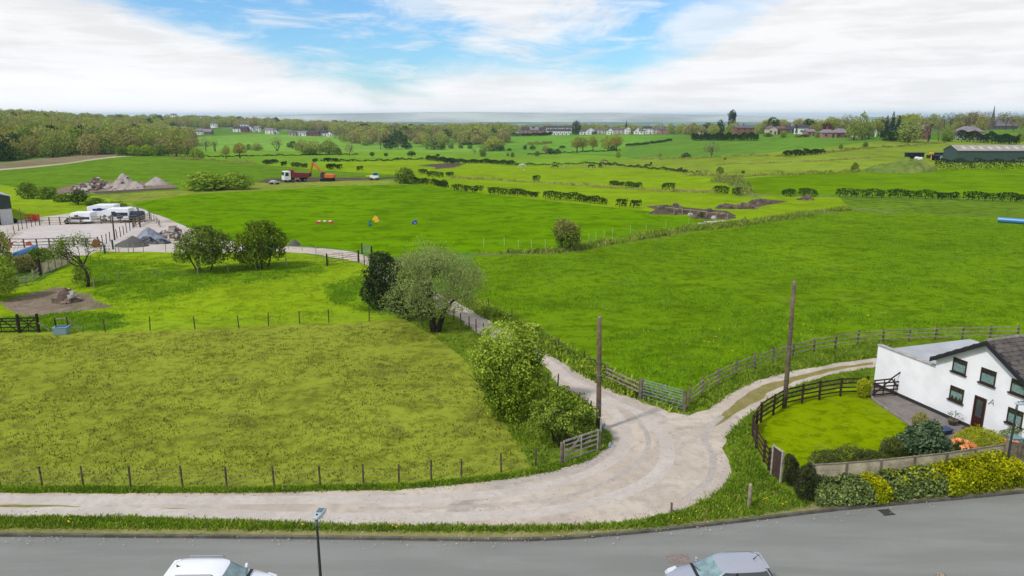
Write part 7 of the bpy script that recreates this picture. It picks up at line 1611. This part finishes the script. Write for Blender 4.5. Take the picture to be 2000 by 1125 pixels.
def terrace(px0, px1, yr, ye, yb, n, wall, roof, lab, grp, Y=None):
    for i in range(n):
        a = px0 + (px1 - px0) * i / n; c = px0 + (px1 - px0) * (i + .985) / n; house2(lab, a, c, yr, ye, yb, wall, roof, 'side', Y, cols=2, group=grp)
terrace(1069, 1116, 252.5, 256, 263.5, 6, 'white', 'dark', 'house in the front row of the long far white terrace', 'front row of the far white terrace')
terrace(1062, 1117, 246.5, 249.5, 254, 6, 'white', 'dark', 'house in the back row above the long far white terrace', 'back row of the far white terrace', 860)
for a in [
 ('pale gabled house right of the long white terrace', 1124, 1139, 247, 252, 260, 'cream', 'grey', 'gable'), ('small white house before the pale gabled one', 1133, 1145, 255, 257, 263, 'white', 'grey', 'side'), ('white gable fronted house beside the dark round bush', 1146, 1161, 249.5, 254.5, 263, 'white', 'grey', 'gable'),
 ('long cream house right of the white gable front', 1161, 1182, 251, 253.5, 262, 'cream', 'grey', 'side'), ('white gabled house with low front wall', 1186, 1197, 250, 255, 263, 'white', 'dark', 'gable'), ('long pale house in the middle of the far village', 1197, 1221, 250, 253, 262, 'cream', 'grey', 'side'),
 ('narrow tall white gable in the middle of the far village', 1222, 1231, 247.5, 251, 262, 'white', 'dark', 'gable'), ('brick house between two white ones in the far village', 1231, 1240, 249, 253, 261, 'brick', 'brown', 'side'), ('white house with a lean roof right of the brick one', 1240, 1250, 249, 255, 262, 'white', 'dark', 'gable'),
 ('low white house before the larger white houses', 1250, 1261, 254, 256, 262.5, 'white', 'grey', 'side'), ('large white house with dark roof in the far village', 1259, 1274, 247, 251, 262, 'white', 'dark', 'side'), ('cream house left of the pink brick row', 1275, 1288, 249.5, 252, 262, 'cream', 'grey', 'side'),
 ('pink brick house at the right of the far village', 1289, 1308, 250, 253, 262, 'pink', 'brown', 'side'), ('wide white house with a hipped roof near the tall poplar', 1309, 1326, 246, 250.5, 261, 'white', 'dark', 'side'), ('white gable joined to the wide white house', 1325, 1338, 247, 252, 261, 'white', 'grey', 'gable'), ('grey roofed house left of the tall poplar', 1358, 1382, 247, 251, 262, 'cream', 'dark', 'side'),
 ('red brick house with a grey roof right of the tall poplar', 1437, 1472, 245.5, 249.5, 264, 'brick', 'grey', 'side'), ('brick house with a grey gable left of the copper beech', 1501, 1518, 246.5, 251, 263, 'cream', 'grey', 'gable'), ('red brick house beside the grey gabled one', 1517, 1534, 247, 251, 262, 'brick', 'brown', 'side'), ('dark roofed low house behind the dark upright conifer', 1535, 1553, 247, 252, 260, 'stone', 'dark', 'side'),
 ('dark roofed house with white walls left of the copper beech', 1560, 1580, 244.5, 250, 262, 'white', 'dark', 'side'), ('small brown roofed house below the dark roofed white one', 1577, 1593, 253, 257, 265, 'pink', 'lilac', 'side'), ('white house with a steep gable beyond the pale shed', 1688, 1711, 247, 252.5, 267, 'white', 'dark', 'side'),
 ('brick house with tall windows left of the brown tree', 1778, 1800, 245.5, 253, 272, 'pink', 'lilac', 'side'), ('brick gabled wing of the house by the brown tree', 1800, 1817, 245, 254, 272, 'brick', 'lilac', 'gable')]:
    house2(*a[:8], face=a[8])
house2('broad pink bungalow with a lilac roof below the copper beech', 1606, 1634, 253, 259, 269, 'pink', 'lilac', rows=1, hip=True); house2('bungalow wing with a lilac roof right of the copper beech', 1632, 1659, 251.5, 259, 268.5, 'brick', 'lilac', rows=1, hip=True, chim=0)
house2('bungalow with a lilac hipped roof before the church trees', 1875, 1921, 247, 257, 270, 'pink', 'lilac', rows=1, hip=True); house2('white garden room left of the church bungalow', 1871, 1890, 259, 262, 272, 'white', 'grey', rows=1, chim=0, dep=4)
house2('small pale shed at the foot of the tall dark hedge', 1911, 1930, 266, 268, 276, 'cream', 'lilac', rows=1, chim=0, dep=4, name='garden_shed', cat='shed', group='sheds'); house2('long white shed left of the steep white gable', 1666, 1686, 258.5, 260, 267.5, 'white', 'grey', rows=1, chim=0, dep=4, name='garden_shed', cat='shed', group='sheds')
GL = 'far hillside houses'
house2('brick house at the edge of the far left wood', 348, 363, 247.5, 251, 257, 'brick', 'lilac', group=GL); house2('long pale farm shed at the edge of the far left wood', 363, 392, 255, 257, 263, 'white', 'grey', rows=1, group='sheds', name='farm_shed', cat='shed', chim=0)
house2('farm shed with a pale sloping roof right of the long pale one', 382, 412, 252, 257.5, 262.5, 'stone', 'lilac', rows=1, group='sheds', name='farm_shed', cat='shed', chim=0)
for a in [('dark house pair left of the large white far houses', 455, 470, 247, 251, 258, 'white', 'dark', 'side'), ('dark roofed house joined to the white pair', 470, 483, 247, 252, 258.5, 'brick', 'dark', 'side'), ('white house with two gables in the far left row', 483, 494, 246.5, 250.5, 258.5, 'white', 'grey', 'gable'), ('white house right of the two gables in the far left row', 494, 506, 246.5, 250, 258.5, 'white', 'lilac', 'side'),
          ('white house beside the field in the far left row', 518, 533, 250.5, 254, 262, 'white', 'lilac', 'side'), ('white gable end right of the field house', 531, 541, 251.5, 256, 262, 'white', 'grey', 'gable'), ('grey house left of the red porch house', 564, 577, 257, 260, 265.5, 'cream', 'grey', 'side'), ('white house with a red porch in the far left row', 577, 598, 256, 259.5, 265.5, 'white', 'lilac', 'side'),
          ('dark roofed house right of the red porch house', 600, 622, 255.5, 260, 266, 'brick', 'dark', 'side'), ('dark roofed house with white end in the far left row', 622, 640, 256, 260, 266, 'white', 'dark', 'side'), ('white gabled house at the right end of the far left row', 639, 648, 257, 261, 266.5, 'white', 'grey', 'gable')]:
    house2(*a[:8], face=a[8], group=GL)
for a in [('white house half hidden in the far left wood', 411, 420, 239.5, 241, 246, 880), ('white house alone in the wood above the far left row', 469, 482, 241, 243, 248, 900), ('tiny white house on the far wooded skyline', 386, 392, 226, 227.5, 231, 1250), ('tiny pale house by the far left skyline trees', 332, 342, 222.5, 224, 227, 1250)]:
    house2(a[0], a[1], a[2], a[3], a[4], a[5], 'white', 'grey', Y=a[6], group='white houses in the far wood')
# church
def church():
    Y = 520; px = 1938; base = at(px, 240, Y); base.z = hz(base.x, base.y); zf = lambda p, y: CAMH + ray(p, y).z / ray(p, y).y * Y - base.z; k = mpp(base)
    root = empty('church', base, 0, 'stone church with a thin dark spire behind the bare trees', 'church'); m = mat('church_stone', S(118, 104, 92), .9, var=.2, vscale=.4); mr = mat('church_slate', S(122, 116, 120), .8, var=.1, vscale=.4)
    r = 2.6 * k; ztop, zb = zf(px, 206), zf(px, 229); b = MB(); b.box((0, 0, zb / 2 - .5), (2 * r, 2 * r, zb + 1)); b.build('tower', m, root)
    b = MB(); b.lathe((0, 0, zb), [(r * 1.1, 0), (r * .55, (ztop - zb) * .45), (.12, (ztop - zb) * .94), (.1, ztop - zb)], 8); b.build('spire', mat('spire_dark', S(84, 78, 84), .8), root)
    x0, x1 = r + .03, (1989 - px) * k; he, hr = zf(1960, 246), zf(1960, 232); D = 13
    b = MB(); b.hexa([(x0, 0, -1), (x1, 0, -1), (x1, D, -1), (x0, D, -1), (x0, 0, he), (x1, 0, he), (x1, D, he), (x0, D, he)]); b.add([(x1, 0, he), (x1, D, he), (x1, D / 2, hr)], [(0, 1, 2)]); b.build('nave', m, root)
    b = MB(); b.hexa([(x0, -.4, he), (x1 + .4, -.4, he), (x1 + .4, D + .4, he), (x0, D + .4, he), (x0, D / 2 - .1, hr), (x1 - 1.8, D / 2 - .1, hr), (x1 - 1.8, D / 2 + .1, hr), (x0, D / 2 + .1, hr)]); b.build('roof', mr, root)
    for q in range(6): b = MB(); cx = x0 + (x1 - x0) * (q + .5) / 6; b.prism([(cx - .6, -.05, he * .3), (cx + .6, -.05, he * .3), (cx + .6, -.05, he * .65), (cx, -.05, he * .82), (cx - .6, -.05, he * .65)], (0, .1, 0)); b.build('window', m_fw, root)
church()
def greenhouse():
    base = P(1922, 271); base.z = hz(base.x, base.y); root = empty('play_frame', base, 0, 'pale green frame arching over the hedge beside the bungalow', 'frame'); b = MB(); b.tube([(0, 0, 3.8), (2.3, 0, 3.6), (2.5, 0, 2.8), (1.6, 0, 0)], [.1, .1, .1, .1], 6); b.build('hoop', mat('pale_green', S(120, 190, 140), .5), root)
greenhouse()

# ---------------------------------------------------------------- village trees
for k, px, yb, yt, w, lab, Y in [
 ('poplar0', 1428, 262, 216, 22, 'tall dark poplar standing above the far village', None), ('light0', 1398, 262, 242, 34, 'broad bright willow left of the tall poplar', None), ('dark0', 1407, 258, 233, 18, 'dark round tree behind the bright willow', 640), ('olive0', 1355, 258, 239, 22, 'brownish tree left of the grey roofed house', 640), ('wood0', 1346, 262, 252, 12, 'small bush left of the grey roofed house', None),
 ('wood1', 1309, 258, 239, 16, 'dark green tree behind the wide white house', 700), ('dark1', 1041, 263, 247, 11, 'dark round tree in front of the brick terrace houses', None), ('dark2', 996, 264, 248, 16, 'dark tree at the left end of the terraces', None), ('dark0', 1161, 263, 256, 12, 'dark round bush before the white gable front', None), ('blue0', 1126, 257, 234, 20, 'tall dark evergreen behind the long white terrace', 760), ('conifer0', 1223, 256, 236, 9, 'small dark conifer above the middle of the village', 780), ('light1', 1122, 263, 255, 10, 'small green tree at the end of the white terrace', None), ('wood2', 1022, 262, 253, 14, 'olive tree in front of the brick terrace', None),
 ('bare0', 1492, 263, 240, 26, 'tall bare tree left of the grey gabled brick house', None), ('conifer0', 1555, 263, 243, 8, 'dark upright conifer beside the low dark roofed house', None), ('olive1', 1594, 262, 238, 30, 'olive tree behind the small brown roofed house', 470), ('copper0', 1616, 266, 238, 28, 'copper beech behind the pink bungalow', 430), ('wood0', 1615, 262, 231, 20, 'green tree rising behind the copper beech', 480), ('twig0', 1641, 262, 240, 26, 'pinkish brown tree right of the copper beech', 440),
 ('wood1', 1668, 268, 226, 32, 'large green tree in the right of the village, left of the tallest', 390), ('wood2', 1684, 268, 217, 24, 'tallest green tree in the right of the village', 395), ('wood0', 1697, 266, 232, 26, 'green tree right of the tallest one', 400), ('olive0', 1716, 266, 236, 22, 'lighter green tree left of the dark conifers', 420),
 ('conifer0', 1730, 262, 226, 18, 'dark conifer left of the tall pointed one', 430), ('conifer0', 1741, 262, 219, 20, 'tall pointed dark conifer of the group', 435), ('conifer0', 1753, 262, 226, 20, 'dark conifer right of the tall pointed one', 430), ('blue0', 1722, 262, 232, 14, 'low dark evergreen beside the conifers', 430),
 ('wood1', 1775, 277, 230, 52, 'big spreading green tree left of the brick house', 375), ('wood1', 1777, 262, 228, 26, 'dark green tree behind the big spreading one', 450), ('olive1', 1800, 262, 234, 26, 'olive tree behind the brick house', 440), ('twig1', 1812, 277, 221, 52, 'large brown bare crowned tree in front of the brick house', 372), ('twig2', 1833, 272, 236, 22, 'small brown tree right of the large brown one', 380),
 ('wood2', 1852, 268, 242, 24, 'green shrubby tree left of the church bungalow', 400), ('shrub0', 1850, 276, 262, 26, 'dark bush below the church trees', None), ('olive0', 1872, 262, 236, 24, 'olive tree below the bare church trees', 450), ('olive1', 1916, 262, 222, 26, 'olive leafed tree left of the spire', 470),
 ('dark0', 1740, 276, 266, 26, 'dark clipped bush by the far field edge', None), ('shrub1', 1500, 267, 258, 20, 'bush in front of the tall bare tree', None), ('light0', 1530, 268, 255, 15, 'bright round bush before the red brick house', None), ('wood0', 1596, 268, 255, 14, 'pale green bush left of the pink bungalow', None), ('dark1', 1572, 268, 262, 18, 'dark bush below the dark roofed white house', None), ('light1', 1558, 268, 261, 16, 'greyish shrub left of the small brown roofed house', None),
 ('shrub2', 1955, 278, 262, 26, 'green bush at the right of the tall dark hedge', None), ('light0', 1976, 277, 260, 30, 'bright bush near the right edge below the church', None), ('wood1', 1993, 276, 254, 24, 'grey green tree at the right edge below the church', None), ('light1', 1340, 263, 252, 14, 'pale blossoming bush beside the white gable', None), ('shrub0', 1450, 264, 258, 8, 'white blossomed bush under the red brick house', None)]:
    T(k, px, yb, yt, w, lab, 'village trees', Y)
for i, (px, yt, w) in enumerate([(1842, 220, 22), (1856, 219, 24), (1870, 219, 20), (1884, 218, 24), (1894, 216, 22), (1906, 215, 22), (1920, 216, 22), (1931, 217, 20), (1950, 219, 22), (1963, 217, 24), (1978, 219, 22), (1992, 222, 22), (2008, 221, 24)]):
    T('bare1' if i % 3 else 'bare0', px, 262, yt, w, 'tall bare tree in the row round the church', 'bare trees round the church', 470 + (i * 37) % 60)

# ---------------------------------------------------------------- the wood on the left: nearest trees one by one, the rest as a mass
def copies_mass(name, spots, kinds, seed):
    rg = np.random.default_rng(seed); mats_ = []; Vs = []; mi = []
    for (x, y, z, w, h, kd) in spots:
        V = PROTO[kd][2]; m = PROTO[kd][0].materials[0]
        if m not in mats_: mats_.append(m)
        a = rg.uniform(0, 6.28); ca, sa = math.cos(a), math.sin(a); step = 2 if y > 1500 else 1
        Q = V[::step].copy(); c = Q.mean(1, keepdims=True); Q = c + (Q - c) * (1.35 if step == 2 else 1.1)
        X = Q[..., 0] * ca - Q[..., 1] * sa; Yq = Q[..., 0] * sa + Q[..., 1] * ca
        Vs.append(np.stack([X * w + x, Yq * w + y, Q[..., 2] * h + z], -1)); mi.append(np.full(len(Q), mats_.index(m)))
    o = link(bpy.data.objects.new(name, quads_mesh(name, np.concatenate(Vs), mats_, np.concatenate(mi)))); o['kind'] = 'stuff'; return o
def inpoly(px, py, poly):
    r = False; j = len(poly) - 1
    for i in range(len(poly)):
        (xi, yi), (xj, yj) = poly[i], poly[j]
        if (yi > py) != (yj > py) and px < (xj - xi) * (py - yi) / (yj - yi) + xi: r = not r
        j = i
    return r
rw = random.Random(77)
# plan outline of the left wood on the ground: bearing (photo column) and distance
front = [(-400, 300), (0, 305), (60, 318), (120, 322), (200, 328), (232, 345), (262, 380), (330, 392), (362, 398), (370, 420), (362, 520), (330, 640)]
cand = []
Yk = 302
y = 300.0
while y < 980:
    px = -330
    while px < 372:
        fy = np.interp(px, [p[0] for p in front[:9]], [p[1] for p in front[:9]])
        if y > fy and (y < 640 or px < 340 - (y - 640) * .05):
            cand.append((px + rw.uniform(-4, 4) * 380 / y, y + rw.uniform(-3, 3), y - fy))
        px += 9.2 / y * FPX * cp * rw.uniform(.85, 1.15) * (1 + max(0, y - 420) / 900)
    y *= 1.023 + max(0, y - 420) * .00003
KN = ['wood0', 'wood1', 'wood2', 'olive0', 'olive1', 'olive2', 'wood1', 'twig0', 'olive0', 'wood2', 'olive1', 'dark0', 'wood0', 'ochre1']
KL_ = {'wood': 'green tree of the wood behind the stubble field', 'olive': 'olive green tree of the wood behind the stubble field', 'twig': 'brown barely leafed tree of the wood behind the stubble field', 'dark': 'dark evergreen of the wood behind the stubble field', 'ochre': 'yellowish tree of the wood behind the stubble field'}
spots = []; n_ind = 0
for px, Y, inn in sorted(cand, key=lambda c: c[1]):
    u = (px - 1000) / FPX; zc = CAMH; 
    x = u * (Y * cp + 12 * sp); z = hz(x, Y); h = rw.uniform(9.5, 13.5) * (1.0 if inn > 14 else .86); w = rw.uniform(9, 12.5)
    kd = KN[rw.randrange(len(KN))]
    if px > -60 and n_ind < 235:
        n_ind += 1; stem_ = kd.rstrip('0123456789'); nm, ct = NAMES[stem_]
        root = empty(nm if stem_ != 'dark' else 'evergreen_tree', (x, Y, z - .2), rw.uniform(0, 6.28), KL_[stem_], 'tree', 'trees of the left wood'); root.scale = (w, w, h)
        link(bpy.data.objects.new('crown', PROTO[kd][0]), root)
        if inn < 12: link(bpy.data.objects.new('trunk', PROTO[kd][1]), root)
    else: spots.append((x, Y, z - .2, w * 1.05, h, kd))
# rest of the far woodland, as one mass
def scatter(px0, px1, Y0, Y1, n, hh, clump=.0, kinds=KN, avoid=None, thr=.0):
    for _ in range(n):
        Y = math.exp(rw.uniform(math.log(Y0), math.log(Y1))); px = rw.uniform(px0, px1); x = (px - 1000) / FPX * Y * cp
        if thr and mnoise.noise(Vector((x * .004, Y * .0022, 7))) < thr: continue
        z = hz(x, Y); s = rw.uniform(.75, 1.25); spots.append((x, Y, z - .3, hh * 1.15 * s, hh * s, kinds[rw.randrange(len(kinds))]))
scatter(-500, 420, 980, 1500, 420, 12)
scatter(300, 345, 660, 980, 30, 11)
scatter(655, 720, 770, 1100, 40, 12); scatter(330, 660, 1040, 1200, 110, 12); scatter(330, 760, 1100, 2100, 420, 13)
scatter(648, 1000, 600, 780, 75, 11); scatter(680, 1000, 780, 1200, 230, 12); scatter(700, 1040, 1200, 2600, 330, 13)
scatter(985, 1560, 850, 1300, 300, 11); scatter(985, 1900, 1300, 2600, 330, 11, thr=-.1); scatter(1500, 2100, 560, 900, 130, 11); scatter(1330, 1700, 540, 800, 60, 9)
copies_mass('woodland', spots, KN, 5)
# bright willow scrub at the right foot of the wood
for px, yb, yt, w, kd, lab in [(20, 313, 283, 54, 'shrub0', 'big round bush at the left end of the wood edge'), (240, 304, 284, 26, 'shrub1', 'dark bush left of the willow scrub'), (262, 304, 281, 36, 'light1', 'willow scrub bush at the wood corner, left one'), (288, 304, 281, 36, 'light0', 'willow scrub bush at the wood corner, middle one'), (314, 304, 281, 32, 'shrub2', 'willow scrub bush at the wood corner, right one'), (345, 305, 262, 44, 'olive1', 'large olive tree at the end of the wood')]:
    T(kd, px, yb, yt, w, lab)

# ---------------------------------------------------------------- grass tufts, weeds and dandelions where the photograph shows them
def tufts(name, poly, n, h, mats, seed, blades=3, spread=.12, prob=None, near=2.0, mi_p=.0):
    rg = np.random.default_rng(seed); W = np.array([(P(*q).x, P(*q).y) for q in poly]); lo, hi = W.min(0), W.max(0); got = []
    tri = 0
    while len(got) < n and tri < 60:
        tri += 1; q = rg.uniform(lo, hi, (n * 2, 2))
        q = q[rg.uniform(size=len(q)) < np.minimum(1, (lo[1] / q[:, 1]) ** near)]
        r = np.zeros(len(q), bool); j = len(W) - 1
        for i in range(len(W)):
            yi, yj, xi, xj = W[i, 1], W[j, 1], W[i, 0], W[j, 0]
            if yi != yj: r ^= ((yi > q[:, 1]) != (yj > q[:, 1])) & (q[:, 0] < (xj - xi) * (q[:, 1] - yi) / (yj - yi) + xi)
            j = i
        q = q[r]
        if prob is not None: q = q[rg.uniform(size=len(q)) < prob(q)]
        got.extend(q.tolist())
    q = np.array(got[:n]); m = len(q); z = height(q[:, 0], q[:, 1])
    c = np.repeat(np.column_stack([q, z]), blades, 0); N = len(c); c[:, :2] += rg.normal(size=(N, 2)) * spread
    a = rg.uniform(0, 6.28, N); d = np.column_stack([np.cos(a), np.sin(a), np.zeros(N)]); hh = np.repeat(h * rg.uniform(.5, 1.5, m), blades) * rg.uniform(.6, 1.2, N)
    w = (hh * rg.uniform(.16, .34, N))[:, None]; lean = np.column_stack([rg.normal(size=N) * .5, rg.normal(size=N) * .5, np.ones(N)]) * hh[:, None]
    V = np.stack([c - d * w, c + d * w, c + lean + d * w * .35, c + lean - d * w * .35], 1); V[:, :2, 2] -= .02
    mi = (rg.uniform(size=N) < mi_p).astype(np.int32)
    o = link(bpy.data.objects.new(name, quads_mesh(name, V, mats, mi))); o['kind'] = 'stuff'; return o
nz = lambda s, t, o=0: (lambda q: np.array([max(.05, min(1, (mnoise.noise(Vector((a * s, b * s, o))) + t) * 2.2)) for a, b in q]))
GRB = [lm_blade, lm_bladedry]
tufts('verge_grass', [(-60, 1008), (0, 1010), (250, 1011), (400, 1016), (700, 1026), (1000, 1029), (1150, 1026), (1250, 1018), (1330, 1000), (1390, 970), (1420, 946), (1429, 925), (1460, 930), (1560, 970), (1585, 985), (1490, 1004), (1260, 1031), (1100, 1036), (1000, 1039), (500, 1034), (0, 1031), (-60, 1031)], 7000, .105, GRB, 1, 5, .1, None, 0, .15)
tufts('verge_grass', [(-60, 952), (500, 955), (800, 947), (900, 938), (1000, 926), (1060, 912), (1100, 905), (1170, 882), (1190, 860), (1180, 835), (1192, 858), (1185, 872), (1150, 897), (1080, 919), (1000, 933), (900, 944), (800, 953), (500, 961), (-60, 960)], 6000, .105, GRB, 2, 5, .1, None, 0, .1)
tufts('bank_weeds', [(911, 598), (905, 575), (1000, 625), (1120, 690), (1190, 725), (1250, 760), (1340, 785), (1350, 800), (1310, 803), (1223, 772), (1170, 748), (1077, 695), (983, 639)], 6000, .26, [lm_haw, lm_hawy], 3, 5, .18, nz(.35, .35), 0, .35)
tufts('track_weeds', [(790, 623), (894, 622), (930, 651), (985, 677), (1066, 719), (1090, 758), (1149, 794), (1184, 840), (1192, 858), (1150, 890), (1040, 912), (1000, 850), (950, 770), (905, 700), (850, 656)], 4000, .12, GRB, 4, 4, .12, nz(.5, .3), 1, .1)
tufts('drive_verge_grass', [(1345, 788), (1440, 735), (1540, 702), (1640, 681), (1750, 665), (1710, 698), (1640, 707), (1560, 721), (1480, 741), (1420, 770), (1385, 798)], 3600, .14, GRB, 5, 5, .12, None, 0, .15)
tufts('lawn_edge_grass', [(1430, 880), (1420, 852), (1455, 818), (1500, 784), (1560, 753), (1640, 731), (1700, 720), (1690, 742), (1600, 755), (1510, 788), (1468, 830), (1462, 850), (1480, 905), (1530, 960), (1440, 950)], 3600, .12, GRB, 6, 5, .1, None, 0, .1)
lm_dull = leafmat('grass_tussock', L_(70, 74, 34), L_(116, 122, 46), pscale=.3); lm_lush = leafmat('grass_lush', L_(82, 124, 12), L_(126, 168, 28), pscale=.3)
tufts('paddock_grass', [(-60, 945), (0, 660), (380, 648), (640, 640), (780, 632), (850, 664), (940, 770), (1040, 905), (900, 930), (500, 950)], 14000, .075, [lm_dull, lm_dull], 7, 3, .12, nz(.25, .38), 1.1, .15)
tufts('field_grass', [(930, 500), (1080, 500), (1350, 460), (1655, 410), (2060, 440), (2060, 650), (1860, 655), (1640, 672), (1440, 725), (1350, 770), (1250, 752), (1120, 688), (1000, 620), (915, 565)], 26000, .13, [lm_lush, lm_blade], 8, 3, .22, nz(.12, .32, 4), 1.4, .3)
tufts('field_grass', [(0, 570), (190, 500), (560, 495), (720, 520), (860, 605), (790, 618), (640, 628), (206, 644), (0, 648)], 5000, .09, [lm_lush, lm_blade], 9, 3, .18, nz(.12, .25, 7), .8, .3)
for i, q in enumerate(([(160, 500), (380, 520), (470, 515), (645, 512), (630, 535), (520, 550), (420, 562), (300, 592), (210, 590), (145, 555)], [(635, 555), (700, 540), (745, 558), (795, 616), (740, 616), (690, 605), (645, 590)], [(0, 620), (60, 618), (150, 608), (235, 614), (270, 634), (206, 645), (0, 649)])):
    tufts('field_grass', q, (5200, 2200, 2200)[i], .12, [lm_lush, lm_blade], 20 + i, 4, .25, nz(.3, .45, i), 0, .35)
tufts('ditch_reeds', [(930, 494), (1080, 490), (1180, 471), (1350, 442), (1430, 436), (1655, 406), (1660, 411), (1440, 443), (1350, 452), (1200, 477), (1080, 496)], 2600, .4, [lm_bladedry, lm_blade], 10, 4, .3, nz(.2, .4), 0, .6)
tufts('ditch_reeds', [(1385, 356), (1400, 346), (1440, 342), (1452, 350), (1465, 362), (1475, 378), (1440, 384), (1435, 368), (1420, 358)], 500, .4, [lm_bladedry, lm_shrub], 11, 4, .4, None, 0, .6)
def dandelions(name, poly, n, seed, r=.05, prob=None):
    rg = np.random.default_rng(seed); W = np.array([(P(*q).x, P(*q).y) for q in poly]); lo, hi = W.min(0), W.max(0); C = []
    while len(C) < n:
        q = rg.uniform(lo, hi); ins = False; j = len(W) - 1
        for i in range(len(W)):
            if (W[i, 1] > q[1]) != (W[j, 1] > q[1]) and q[0] < (W[j, 0] - W[i, 0]) * (q[1] - W[i, 1]) / (W[j, 1] - W[i, 1]) + W[i, 0]: ins = not ins
            j = i
        if ins: C.append((q[0], q[1], .2 + hz(*q)))
    C = np.array(C); C = np.repeat(C, 3, 0) + rg.normal(size=(n * 3, 3)) * np.array([.12, .12, .03]); V = leaves(rg, C, np.tile([0, 0, 1.0], (len(C), 1)), r * 2, .3, 1)
    o = link(bpy.data.objects.new(name, quads_mesh(name, V, mat('dandelion', S(250, 214, 20), .7)))); o['kind'] = 'stuff'
dandelions('dandelions', [(0, 1020), (500, 1026), (1200, 1024), (1560, 970), (1580, 985), (1200, 1036), (0, 1038)], 14, 3, .04); dandelions('dandelions', [(1100, 660), (1400, 640), (1900, 600), (1990, 640), (1700, 660), (1440, 725), (1350, 765), (1230, 740)], 45, 4, .05)

def stones(name, poly, n, r, mats, seed, edge=None):
    rg = np.random.default_rng(seed); W = [P(*q) for q in poly]; b = MB(); L = smoothline(W, 4); k = 0
    for i in range(n):
        j = int(rg.integers(0, len(L) - 1)); p = L[j] + (L[j + 1] - L[j]) * rg.uniform(); d = (L[j + 1] - L[j]).normalized(); o = rg.normal() * edge; c = p + Vector((-d.y, d.x, 0)) * o; s = r * rg.uniform(.4, 1.6); b.cur = int(rg.integers(0, len(mats)))
        b.hexa([c + Vector((dx * s * rg.uniform(.6, 1), dy * s * rg.uniform(.6, 1), z * s * rg.uniform(.6, 1.0))) for z in (0, .35) for dx, dy in ((-.5, -.5), (.5, -.5), (.5, .5), (-.5, .5))])
    o = b.build(name, mats); o['kind'] = 'stuff'
MS = [m_rk1, mat('stone_grey', S(176, 170, 164), .9), mat('stone_mid', S(200, 192, 182), .9), m_rk1]
stones('gravel_stones', [(0, 1006), (500, 1015), (850, 1024), (1150, 1020), (1330, 990), (1410, 940), (1405, 880)], 380, .06, MS, 1, .25)
stones('gravel_stones', [(300, 966), (800, 958), (1000, 940), (1150, 903), (1186, 868), (1180, 838), (1120, 775)], 320, .06, MS, 2, .22)
stones('gravel_stones', [(700, 1000), (1000, 995), (1200, 950), (1330, 900), (1350, 850), (1420, 800)], 300, .05, MS, 3, 1.6)
stones('gravel_stones', [(1345, 812), (1223, 774), (1077, 698), (983, 642), (911, 602)], 260, .06, MS, 4, .25)
stones('road_grit', [(0, 1052), (500, 1054), (1000, 1058), (1400, 1030), (1990, 965)], 260, .04, MS, 5, .25)
# ---------------------------------------------------------------- the air: pale haze that fades far things
def haze():
    b = MB(); x, y0, y1, z0, z1 = 17500, -120, 12800, -50, 54
    b.hexa([(-x, y0, z0), (x, y0, z0), (x, y1, z0), (-x, y1, z0), (-x, y0, z1), (x, y0, z1), (x, y1, z1), (-x, y1, z1)])
    m = bpy.data.materials.new('air'); m.use_nodes = True; t = NT(m.node_tree); t.n.clear()
    out = t.node('ShaderNodeOutputMaterial'); v = t.node('ShaderNodeVolumePrincipled'); t.l.new(v.outputs[0], out.inputs['Volume'])
    v.inputs['Color'].default_value = (.56, .82, 1.0, 1); v.inputs['Density'].default_value = 0.95e-4; v.inputs['Anisotropy'].default_value = 0.0
    o = b.build('haze', m); o['kind'] = 'stuff'
haze()
